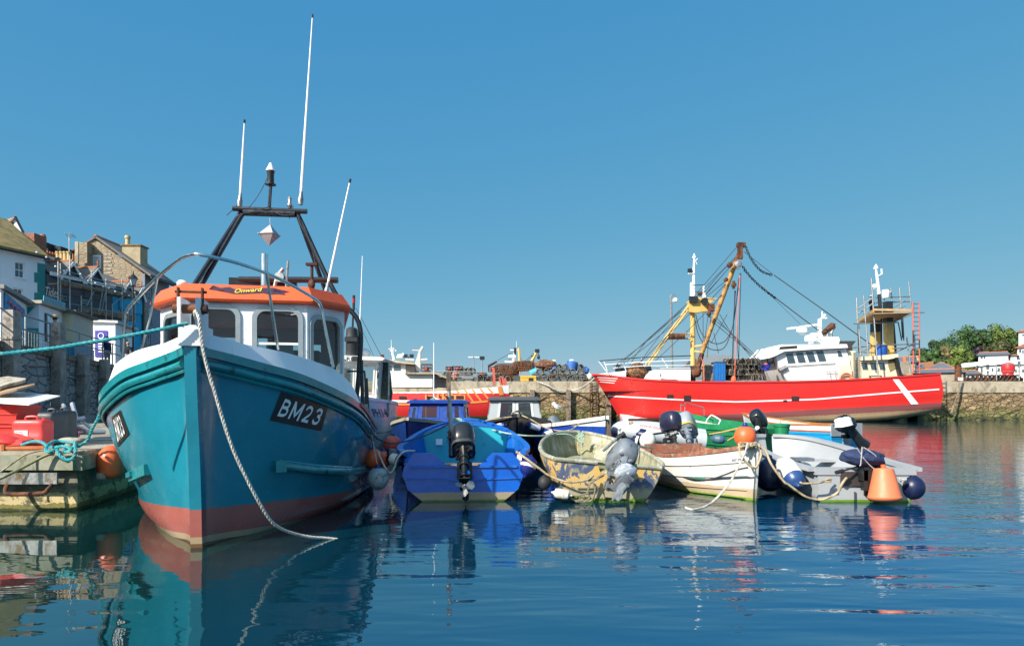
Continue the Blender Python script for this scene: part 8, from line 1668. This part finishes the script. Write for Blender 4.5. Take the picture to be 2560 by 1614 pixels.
# scaffolding
sf2 = thing('scaffolding', 'scaffold tubes and dark plank platforms along the navy house front', 'scaffolding', (A[0]+1.5,A[1],GZ)); mb = MB()
o_ = lambda px_, py_, off=1.4: on(A,B,px_,py_,off)
for px_, y0, y1 in ((109,655,800),(139,640,805),(115,660,760),(194,678,810),(231,697,815),(272,700,825),(305,730,808),(168,740,800),(247,760,820),(287,760,815)): mb.tube([o_(px_,y1), o_(px_,y0)], .045, 5)
for a_, b_ in (((110,675),(300,722)),((110,685),(300,732)),((112,700),(250,735)),((140,760),(305,790)),((165,772),(300,783)),((246,762),(276,742)),((182,765),(200,730)),((290,790),(306,755)),((160,655),(140,672)),((270,725),(318,712)),((285,722),(330,716))): mb.tube([o_(*a_), o_(*b_)], .04, 5)
mb.build('tubes', GALV, sf2)
for k, (a_, b_) in enumerate((((110,712),(305,747)),((162,780),(305,803)))):
    mb = MB(); p = o_(*a_, 1.3); q = o_(*b_, 1.3); mb.prism([p, q, q-n*.9, p-n*.9], (0,0,.12)); mb.strip([p+V(0,0,.25)+n*.05, q+V(0,0,.25)+n*.05], .06, .35); mb.build('platform', WOOD, sf2, 0)
mb = MB(); 
for px_, py_ in ((119,679),(161,687),(181,703),(199,709),(219,718),(233,722),(250,730),(266,735),(285,740),(49,633),(74,645),(97,668)): mb.sph(on(A,B,px_,py_,1.6), .08, 8, 6)
tag(mb.build('festoon_bulbs', pm('white bulb', (.8,.8,.78), .3), sf2))
mb = MB(); 
for s in (0,8): mb.tube([on(A,B,200+s,780,1.9), on(A,B,214+s,732,1.7)], .04, 5)
for k in range(7): mb.tube([on(A,B,200+k*2,777-k*6.5,1.9), on(A,B,208+k*2,777-k*6.5,1.9)], .03, 4)
mb.build('ladder', GALV, sf2)
# kiosks
def kiosk(label, p, Y, x0, x1, x2, yt0, yt1, yt2, mats, roofm, dy=3.0, oh=.25):
    """front x0-x1 facing the viewer, side x1-x2 facing the water"""
    o = thing('kiosk', label, 'kiosk', (WX(x1,Y),Y,GZ)); a = V(WX(x0,Y),Y,GZ); b = V(WX(x1,Y),Y,GZ); Y2 = Y+dy; c = V(WX(x2,Y2),Y2,GZ); dd = c-b
    za, zb, zc = WZ(yt0,Y), WZ(yt1,Y), WZ(yt2,Y2); T3 = lambda q, z: V(q.x,q.y,z); dpt = a+dd
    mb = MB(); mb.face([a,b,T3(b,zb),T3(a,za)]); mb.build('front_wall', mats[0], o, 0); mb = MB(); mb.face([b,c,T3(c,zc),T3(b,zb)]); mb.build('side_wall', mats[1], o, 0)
    mb = MB(); mb.face([a,dpt,T3(dpt,za),T3(a,za)]); mb.face([dpt,c,T3(c,zc),T3(dpt,za)]); mb.build('rear_walls', mats[0], o, 0)
    mb = MB(); e = V(oh,-oh*.6,0); r = [T3(a,za)+V(-.1,-oh,0), T3(b,zb)+e, T3(c,zc)+V(oh,.1,0), T3(dpt,za)]; mb.prism(r, (0,0,.16)); mb.build('roof', roofm, o, 0)
    return o, lambda s, z, off=.03: (a.lerp(b,s)*1.0 + V(0,-off,z)), lambda s, z, off=.03: (b.lerp(c,s) + V(abs(dd.y),-dd.x,0).normalized()*off + V(0,0,z))
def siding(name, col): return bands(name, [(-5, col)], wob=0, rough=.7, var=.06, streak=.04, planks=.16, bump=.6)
def panel(o, q, mat, nm='panel', th=.03):
    nn = (q[1]-q[0]).cross(q[3]-q[0]).normalized(); mb = MB(); mb.prism(q, nn*th); return mb.build(nm, mat, o, 0)
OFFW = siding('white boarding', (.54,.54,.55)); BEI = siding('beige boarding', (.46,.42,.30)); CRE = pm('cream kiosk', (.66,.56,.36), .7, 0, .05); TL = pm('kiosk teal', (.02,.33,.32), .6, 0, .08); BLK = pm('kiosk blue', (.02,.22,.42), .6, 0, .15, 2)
o, f_, s_ = kiosk('beige boarded kiosk with a framed blue food poster at the far left', 0, 28, -60, 2, 70, 718, 722, 762, (BEI, BEI), pm('kiosk roof lead', (.24,.23,.2), .7), dy=6.2)
panel(o, [s_(.08,1.0), s_(.80,.9), s_(.80,2.25), s_(.08,2.35)], BLK, 'poster'); panel(o, [s_(.14,1.15,.07), s_(.74,1.05,.07), s_(.74,1.75,.07), s_(.14,1.8,.07)], pm('poster pale blue', (.15,.42,.55), .6), 'poster_picture', .01)
mb = MB()
mb.tube(cr([s_(.15+t*.068,2.02-t*.01+(.05 if t%2 else -.05),.08) for t in range(9)], 4), .06, 6)
mb.build('poster_flourish', pm('poster pink', (.65,.15,.25), .6), o, 0)
mb = MB(); mb.sph(s_(.3,1.35,.07), (.05,.4,.2), 12, 8); mb.build('food_picture', pm('food orange', (.7,.35,.12), .7, 0, .3, 6), o); panel(o, [s_(.0,.25), s_(.9,.2), s_(.9,.7), s_(.0,.75)], pm('turquoise board', (.02,.4,.45), .6), 'lower_panel')
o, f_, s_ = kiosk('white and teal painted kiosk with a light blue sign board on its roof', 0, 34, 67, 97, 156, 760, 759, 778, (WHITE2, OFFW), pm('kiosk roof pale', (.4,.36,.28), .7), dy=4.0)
panel(o, [f_(0,.55), f_(1,.55), f_(1,1.45), f_(0,1.45)], TL, 'teal_band'); mb = MB(); lettering(mb, [f_(.1,1.2,.07), f_(.85,1.2,.07), f_(.85,1.36,.07), f_(.1,1.36,.07)], 'PRAY US', bold=.02); mb.build('band_lettering', WHITE2, o, 0); panel(o, [f_(0,2.5), f_(.7,2.55), f_(.0,2.1), f_(0,2.2)], TL, 'teal_wave')
fr_ = panel(o, [s_(.22,.9), s_(.66,.9), s_(.66,2.35), s_(.22,2.35)], BLACK, 'door_frame'); panel(fr_, [s_(.27,.9,.07), s_(.61,.9,.07), s_(.61,2.25,.07), s_(.27,2.25,.07)], OFFW, 'door_leaf', .01)
sg = thing('roof_sign', 'light blue lettered sign board along the roof of the teal and white kiosk', 'sign', s_(.4,3.4)); SGB = pm('sign light blue', (.12,.42,.52), .6)
Yg = 35; q = [P(108,754,Yg), P(162,778,Yg+3.2), P(164,757,Yg+3.2), P(110,738,Yg)]; mb = MB(); mb.prism(q, (-.06,.05,0)); mb.build('board', SGB, sg, 0)
mb = MB(); ofn = V(.05,-.04,0)
rs_ = random.Random(4)
for t0, hh in ((.66,.16),(.40,.12),(.20,.10)):
    t = .05
    while t < .9:
        w_ = rs_.uniform(.04,.11); mb.face([bil(q,t,t0)+ofn, bil(q,t+w_,t0)+ofn, bil(q,t+w_,t0+hh)+ofn, bil(q,t,t0+hh)+ofn]); t += w_+rs_.uniform(.015,.05)
mb.build('faded_print', pm('faded sign print', (.3,.55,.62), .7), sg, 0)
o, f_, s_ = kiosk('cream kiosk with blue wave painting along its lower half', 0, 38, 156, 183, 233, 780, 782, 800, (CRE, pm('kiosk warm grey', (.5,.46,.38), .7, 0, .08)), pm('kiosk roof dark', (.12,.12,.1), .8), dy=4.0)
panel(o, [f_(.0,.0), f_(1,.0), f_(1,.95), f_(.5,1.1), f_(0,1.2)], pm('wave blue', (.01,.25,.42), .6), 'wave_panel'); panel(o, [s_(.0,.0), s_(.98,.0), s_(.98,1.0), s_(0,1.15)], pm('wave light blue', (.06,.3,.45), .6, 0, .2, 2), 'wave_panel')
o, f_, s_ = kiosk('white boarded kiosk with a purple poster, right of the cream kiosk', 0, 44, 230, 288, 336, 805, 808, 826, (OFFW, OFFW), pm('kiosk roof white', (.55,.54,.5), .7), dy=3.6)
pl_ = panel(o, [f_(.15,.75), f_(.68,.75), f_(.68,2.45), f_(.15,2.45)], pm('poster purple', (.05,.04,.32), .6), 'poster'); mb = MB(); mb.lathe([(.2,0),(.2,.02),(.15,.02),(.15,0)], f_(.42,2.1,.08), (0,-1,0), 18, False)
for k in range(5): a = f_(.3,1.72-k*.17,.08); b = f_(.54,1.72-k*.17,.08); mb.prism([a,b,b+V(0,0,.09),a+V(0,0,.09)], (0,-.01,0))
mb.build('poster_print', WHITE2, pl_, 0); panel(o, [s_(.25,1.2), s_(.6,1.2), s_(.6,2.1), s_(.25,2.1)], pm('notice pale blue', (.25,.35,.5), .6), 'notice')
# street lamp
o = thing('street_lamp', 'black lantern street lamp in front of the bright blue house', 'street lamp', (WX(332,46),46,GZ)); x = WX(333,46); zt = WZ(715,46); mb = MB(); mb.tube([V(WX(331,46),46,GZ), V(x,46,GZ+1), V(x,46,zt)], [.11,.07,.05], 8); mb.tube([V(x-.3,46,zt-.5), V(x+.3,46,zt-.5)], .03, 5); mb.lathe([(.2,0),(.1,.06)], V(x,46,zt), n=8); mb.build('pole', BLACK, o)
mb = MB(); mb.lathe([(.14,.06),(.27,.5)], V(x,46,zt), n=4); mb.build('lantern_glass', pm('lantern glass', (.5,.52,.5), .2), o, 0); mb = MB(); mb.lathe([(.34,.5),(.3,.54),(.12,.75),(.05,.8),(.03,1.0)], V(x,46,zt), n=8); [mb.tube([V(x+.14*math.cos(a),46+.14*math.sin(a),zt+.06), V(x+.27*math.cos(a),46+.27*math.sin(a),zt+.5)], .018, 4) for a in (0,math.pi/2,math.pi,-math.pi/2)]; mb.build('lantern_top', BLACK, o)
# quay railing
o = thing('quay_railing', 'galvanised pipe railing along the top of the left quay wall', 'railing', (-20,30,GZ)); pts = [V(x+.0,y,0) for x, y in QL if 5 < y < 66]; mb = MB()
for z in (1.22,.66): mb.tube([p+V(0,0,GZ+z) for p in pts], .035, 6)
mb.build('rails', GALV, o); mb = MB()
for i in range(len(pts)-1):
    L = (pts[i+1]-pts[i]).length; k_ = max(1, int(L/2.0))
    for k in range(k_): p = pts[i].lerp(pts[i+1], k/k_); mb.tube([p+V(0,0,GZ), p+V(0,0,GZ+1.22)], .035, 5)
mb.build('posts', GALV, o); mb = MB()
for i in range(60): y = 24+i*.28; x = qline(y)-.05; mb.tube([V(x,y,GZ), V(x,y,GZ+.62)], .008, 3, False)
for z in (.1,.25,.4,.55): mb.tube([V(qline(y)-.05,y,GZ+z) for y in (24,30,40)], .008, 3, False)
mb.build('mesh_infill', GALV, o, 0)
for i,(y,lb) in enumerate(((30.6,'frayed blue rope hanging down the quay wall beside a pile'),(37.6,'thin green rope hanging down the quay wall near the teal bow'))):
    x = qline(y)+.35; rope_thing('hanging_rope', lb, [V(x,y,3.8), V(x+.1,y,3), V(x+.05,y,2.0), V(x+.12,y,.6)], .05 if i == 0 else .03, ROPE_G)
# ================================================================ PEOPLE
def person(name_label, pos, rz, h, shirt, legs, skin=(.45,.24,.16), hair=(.05,.03,.02), hat=None, arms='down', cat='person'):
    root = thing('person', name_label, cat, pos); s = h/1.75; M = Matrix.Rotation(rz, 3, 'Z')
    if arms == 'down': hands = [(.27,.02,.80), (-.27,.02,.80)]; elb = [(.29,.06,1.08), (-.29,.06,1.08)]
    elif arms == 'front': hands = [(.12,-.26,1.08), (-.12,-.26,1.08)]; elb = [(.29,-.0,1.08), (-.29,-.0,1.08)]
    else: hands = [(.20,-.18,.98), (-.25,.02,.82)]; elb = [(.29,.03,1.1), (-.28,.05,1.08)]
    J = [((0,0,.95),.15),((0,0,1.12),.145),((0,0,1.33),.165),((0,.01,1.48),.075),((0,0,1.56),.062),((0,-.01,1.66),.098)]
    E = [(0,1),(1,2),(2,3),(3,4),(4,5)]
    for sd in (1,-1):
        i = 0 if sd > 0 else 1; b0 = len(J)
        J += [((sd*.10,0,.88),.105),((sd*.115,-.02,.48),.068),((sd*.12,.02,.09),.048),((sd*.13,-.12,.04),.045)]; E += [(0,b0),(b0,b0+1),(b0+1,b0+2),(b0+2,b0+3)]
        b1 = len(J); J += [((sd*.19,0,1.41),.068),(elb[i],.047),(hands[i],.034),((hands[i][0],hands[i][1]-.03,hands[i][2]-.09),.03)]; E += [(2,b1),(b1,b1+1),(b1+1,b1+2),(b1+2,b1+3)]
    me = bpy.data.meshes.new('body'); me.from_pydata([tuple(M @ (V(*p)*s)) for p, r in J], E, []); o = bpy.data.objects.new('body', me); COL.objects.link(o); o.parent = root
    sk = o.modifiers.new('skin', 'SKIN'); sk.use_smooth_shade = True
    for v, (p, r) in zip(me.skin_vertices[0].data, J): v.radius = (r*s, r*s)
    me.skin_vertices[0].data[0].use_root = True
    ss = o.modifiers.new('sub', 'SUBSURF'); ss.levels = 1; ss.render_levels = 2
    me.materials.append(bands('clothes '+name_label[:12], [(-.1,(.03,.025,.02)),(.07*s,legs),(.97*s,shirt),(1.50*s,skin)], wob=0, rough=.85, var=.15, streak=0, bump=.3, bscale=14))
    hc = Vector(pos) + M @ (V(0,.012,1.70)*s)
    mb = MB(); mb.sph(hc, (.10*s,.112*s,.095*s), 14, 9); mb.build('hair', pm('hair %.2f' % hair[0], hair, .9), root, 60)
    mb = MB(); fc = Vector(pos) + M @ (V(0,-.105,1.655)*s); mb.sph(fc, (.014*s,.02*s,.022*s), 8, 6)
    mb.build('nose', pm('skin', skin, .6), root, 60)
    if hat == 'straw':
        mb = MB(); mb.lathe([(.19,.0),(.2,.015),(.105,.03),(.10,.12),(.06,.14),(.01,.145)], hc+V(0,0,.03), n=20); mb.build('hat', pm('straw', (.55,.38,.16), .9, 0, .15, 20), root)
    if hat == 'cap':
        mb = MB(); mb.sph(hc+V(0,0,.02), (.108*s,.12*s,.09*s), 14, 8); mb.box(hc + M @ V(0,-.16,-.0), (.15,.14,.015), rz); mb.build('cap', pm('dark cap', (.02,.02,.03), .8), root)
    if hat == 'hard':
        mb = MB(); mb.lathe([(.24,.0),(.25,.015),(.12,.03),(.1,.1),(.01,.13)], hc+V(0,0,.02), n=18); mb.build('hat', pm('pale hat', (.5,.5,.45), .8), root)
    return root
xq = lambda px_, Y: WX(px_, Y)
person('man in straw hat and blue checked shirt standing at the quay railing', (xq(137,32.2),32.2,GZ), R(-20), 1.78, (.13,.2,.34), (.25,.24,.22), hat='straw', arms='one')
person('man in dark cap and navy shirt walking past the white kiosk', (xq(268,41.5),41.5,GZ), R(70), 1.76, (.01,.015,.06), (.2,.2,.2), hat='cap')
person('blond person in black top on the quay right of the man in the cap', (xq(320,44.2),44.2,GZ), R(200), 1.7, (.01,.01,.013), (.4,.42,.48), hair=(.5,.33,.13))
pp = pts_s = zB(1320,665,61.5)
person('worker in dark overalls and pale hat standing on the scaffold platform above the trawler', (zB(1320,0,61.3).x, 61.3, zc+.13), R(20), 1.75, (.012,.014,.03), (.012,.014,.03), hat='hard', arms='front')
# ================================================================ RIGHT HILL, HOUSES AND TREES
def hz(x, y):
    a = max(0, min(1, (x-92)/95)); b = max(0, min(1, (y-118)/70)); return 2.2 + 13.5*(a*a*(3-2*a))*(b*b*(3-2*b)) + .7*math.sin(x*.13)*math.sin(y*.09)*b
mb = MB(); nx, ny = 60, 34; rs = [[V(42+i*5.0, 118+j*5.5, hz(42+i*5.0, 118+j*5.5) if i and j else -1) for i in range(nx)] for j in range(ny)]
mb.rings(rs, False); struct(mb, 'hill', pm('hill grass', (.09,.11,.035), .95, 0, .4, .2, .4, 2, dirt=(.16,.14,.06), dirt_amt=.2, dscale=.1), 60)
def leafmat(name, c):
    g = NG(name); oi = g.noise(g.mapped(), .45, 4, .6); c2 = g.mix(g.mr(oi, .35, .65), tuple(x*.55 for x in c), tuple(min(1, x*1.5) for x in c)); g.l(c2, g.b.inputs['Base Color']); g.b.inputs['Roughness'].default_value = .6
    g.b.inputs['Transmission Weight'].default_value = 0.0; return g.mat
BARK = pm('bark', (.08,.06,.04), .95, 0, .3, 3)
def tree(label, px_, Y, top, wpx, col, seed, hfrac=1.15, bot=None):
    rnd = random.Random(seed); x = WX(px_, Y); zt = WZ(top, Y); w_ = wpx/F*Y/2; z0 = hz(x, Y)-.3; hc = max(4, min((zt-z0)*.85, w_*2*hfrac)); zc_ = zt-hc/2
    root = thing('tree', label, 'tree', (x, Y, z0), None)
    mb = MB(); mb.tube(cr([V(x,Y,z0), V(x+.2,Y,z0+(zc_-z0)*.5), V(x,Y,zc_)], 4), [.55,.3], 8)
    for k in range(6): a = rnd.uniform(0,6.28); mb.tube(cr([V(x,Y,zc_-hc*.3), V(x+math.cos(a)*w_*.35,Y+math.sin(a)*w_*.35,zc_), V(x+math.cos(a)*w_*.7,Y+math.sin(a)*w_*.7,zc_+hc*.2)], 3), [.25,.06], 5)
    mb.build('trunk', BARK, root)
    blobs = []
    for k in range(34):
        u = rnd.uniform(-1,1); a = rnd.uniform(0,6.28); rr_ = rnd.uniform(.45,.82); q = math.sqrt(max(0,1-u*u)); blobs.append((V(x+q*math.cos(a)*w_*rr_, Y+q*math.sin(a)*w_*rr_, zc_+u*hc*.5*rr_), rnd.uniform(.13,.34)*w_))
    mb = MB(); vs = []; fs = []
    for c, r in blobs:
        n_ = int(300)
        for i in range(n_):
            u = rnd.uniform(-1,1); a = rnd.uniform(0,6.28); q = math.sqrt(1-u*u); dn = V(q*math.cos(a), q*math.sin(a), u); p = c + dn*r*rnd.uniform(.6,1.22)
            t1 = dn.cross(V(rnd.uniform(-1,1),rnd.uniform(-1,1),rnd.uniform(-1,1))).normalized(); t2 = (dn + V(rnd.uniform(-.6,.6),rnd.uniform(-.6,.6),rnd.uniform(-.6,.6))).cross(t1).normalized(); s = rnd.uniform(.13,.32)
            o = len(vs); vs += [p-t1*s, p+t2*s*.8, p+t1*s, p-t2*s*.8]; fs.append((o,o+1,o+2,o+3))
    mb.v = [tuple(v) for v in vs]; mb.f = fs; mb.m = [0]*len(fs)
    me = bpy.data.meshes.new('crown'); base = V(x,Y,z0); me.from_pydata([tuple(V(*v)-base) for v in mb.v], [], mb.f); me.materials.append(leafmat('leaves %d' % seed, col)); ob = bpy.data.objects.new('crown', me); COL.objects.link(ob); ob.parent = root
    return root
G1 = (.022,.055,.010); G2 = (.032,.075,.012); G3 = (.085,.125,.015); G4 = (.055,.062,.014); PU = (.025,.012,.018)
for a in [('small dark green tree at the left foot of the wooded hill',2300,150,868,60,G1,1),('broad dark green tree left of the tallest crown',2352,165,836,110,G1,2),('tallest dark green tree with domed crown on the hill',2428,175,808,135,G2,3),
          ('yellow green tree at the top right of the hill',2500,170,808,120,G3,4),('bright lime round tree in front of the dark trees',2395,140,860,78,G3,5),('low green bush tree left of the lime tree',2335,142,872,58,G2,6),
          ('olive brown round tree above the white houses',2500,145,838,90,G4,7),('dark purple copper beech beside the lime tree',2446,150,862,46,PU,8),('green tree at the far right above the white gable',2552,160,830,70,G2,9),('green tree between the tallest crown and the yellow green one',2466,172,814,80,G1,10),('brown tinged tree behind the lime tree',2372,150,862,44,(.12,.09,.03),11)]: tree(*a)
zQ = lambda x, y, Y: P(2240 + x/5.234, 780 + y/5.234, Y)
def gable_house(label, Y, x0, x1, yb, ye, yr, wall, roof, dep=8, hip=0.0, wins=(), ridge=True, cat='house'):
    o = thing('house', label, cat, zQ(x0, yb, Y)); a = zQ(x0,yb,Y); b = zQ(x1,yb,Y); ze = zQ(0,ye,Y).z; zr = zQ(0,yr,Y).z
    r_ = V((a.x+b.x)/2, Y, 0).normalized(); s_ = V(r_.y, -r_.x, 0)
    def tt(px5): k = (2240+px5/5.234-1280)/F; return (k*a.y-a.x)/(s_.x-k*s_.y)
    w_ = tt(x1); pt = lambda t, dd, z: V(a.x,a.y,0)+s_*t+r_*dd+V(0,0,z)
    mb = MB(); mb.prism([pt(0,0,a.z-6),pt(w_,0,a.z-6),pt(w_,0,ze),pt(0,0,ze)], r_*dep); mb.build('wall', wall, o, 0); h_ = w_*hip
    mb = MB(); e = .4; A_ = pt(-e,-e,ze); B_ = pt(w_+e,-e,ze); C_ = pt(w_+e,dep+e,ze); D_ = pt(-e,dep+e,ze); R1 = pt(h_,dep/2,zr); R2 = pt(w_-h_,dep/2,zr); mb.add([A_,B_,C_,D_,R1,R2], [(0,1,5,4),(1,2,5),(2,3,4,5),(3,0,4),(0,3,2,1)]); mb.build('roof', roof, o, 0)
    if ridge: mb = MB(); mb.tube([R1,R2], .1, 5); [mb.tube([p,q], .08, 4) for p, q in ((A_,R1),(B_,R2)) if hip]; mb.build('ridge_tiles', TERRA, o)
    for (wx0,wx1,wy0,wy1) in wins:
        p = zQ(wx0,wy1,Y); q = zQ(wx1,wy0,Y); mb = MB(); mb.prism([pt(tt(wx0),-.06,p.z),pt(tt(wx1),-.06,p.z),pt(tt(wx1),-.06,q.z),pt(tt(wx0),-.06,q.z)], r_*.04); mb.build('window', HG, o, 0)
    return o
SL2 = pm('grey slate', (.12,.13,.15), .75, 0, .15, 1, .3, 4); STW = pm('stone house wall', (.3,.25,.19), .9, 0, .25, 1); WHW = pm('white house wall', (.72,.72,.70), .8, 0, .03)
gable_house('long low slate roofed building behind the pier end', 98, 250, 880, 870, 800, 735, STW, SL2, 9, .02)
gable_house('hipped slate roofed house with terracotta ridges', 112, 440, 745, 760, 742, 642, STW, SL2, 10, .42)
gable_house('slate roofed stone house right of the scaffold ladder', 118, 300, 470, 760, 735, 650, STW, SL2, 9, 0)
gable_house('tall slate roof behind the trawler aft house', 105, 20, 260, 800, 660, 565, STW, SL2, 9, .0)
o = thing('chimney_stack', 'stone chimney stack between the slate roofs behind the trawler stern', 'chimney', zQ(150,800,100)); mb = MB(); a = zQ(130,800,100); b = zQ(172,640,100); mb.bbox(a.x,b.x,100,101.5,a.z-2,b.z); mb.build('stack', STW, o, 0); mb = MB(); mb.lathe([(.3,0),(.25,.7)], V((a.x+b.x)/2,100.7,b.z), n=8); mb.build('pot', TERRA, o)
o = thing('chimney_stack', 'brick chimney stack on the slate roofed stone house', 'chimney', zQ(470,740,116)); mb = MB(); a = zQ(440,730,116); b = zQ(490,645,116); mb.bbox(a.x,b.x,116,117.5,a.z-2,b.z); mb.build('stack', pm('orange brick', (.35,.16,.08), .85, 0, .2, 3), o, 0)
for k in range(6): mb = MB(); mb.lathe([(.28,0),(.2,.9)], V(zQ(285+k*17,0,116).x,118,zQ(0,640,118).z), n=8); mb.build('pot', BUFF, o)
gable_house('white house with dark glazed gable and slate roof below the olive tree', 130, 1080, 1470, 645, 570, 510, WHW, SL2, 9, .0, wins=((1105,1135,560,610),(1145,1170,560,610)))
o = gable_house('white gabled house at the right edge of the picture on the hill', 128, 1590, 1760, 575, 470, 400, WHW, pm('red brown tiles', (.3,.11,.07), .85), 8, .5, wins=((1610,1640,490,530),(1650,1672,500,545)))
gable_house('white house high on the hill cut by the right edge', 150, 1605, 1800, 340, 265, 215, WHW, pm('brown tiles', (.26,.12,.09), .85), 9, .1, wins=((1650,1680,290,315),))
gable_house('small white house between the glazed gable house and the red roofed one', 127, 1500, 1580, 600, 572, 545, WHW, SL2, 7, .3)
T_ = gable_house('long white terrace with arched windows behind the pier railing', 112, 1085, 1760, 830, 700, 690, WHW, pm('buff roof', (.4,.33,.2), .85), 9, .0, ridge=False, wins=((1180,1220,690,750),(1110,1135,735,790),(1185,1215,770,810),(1250,1275,735,780),(1330,1360,735,780),(1590,1630,660,730),(1560,1580,760,800),(1650,1680,760,800)))
mb = MB()
for x0, x1, yy in ((1095,1160,645),(1165,1245,648),(1305,1400,640),(1505,1570,650),(1570,1650,622)): a = zQ(x0,705,111.5); b = zQ(x1,yy,111.5); m_ = (a.x+b.x)/2; mb.prism([V(a.x,111.4,a.z), V(b.x,111.4,a.z), V(b.x,111.4,lerp(a.z,b.z,.6)), V(m_,111.4,b.z), V(a.x,111.4,lerp(a.z,b.z,.6))], (0,5,0))
mb.build('curved_gables', WHW, T_, 0)
gable_house('low slate roofed white building beside the rusty bollard', 100, 900, 1090, 850, 812, 745, WHW, SL2, 8, .25)
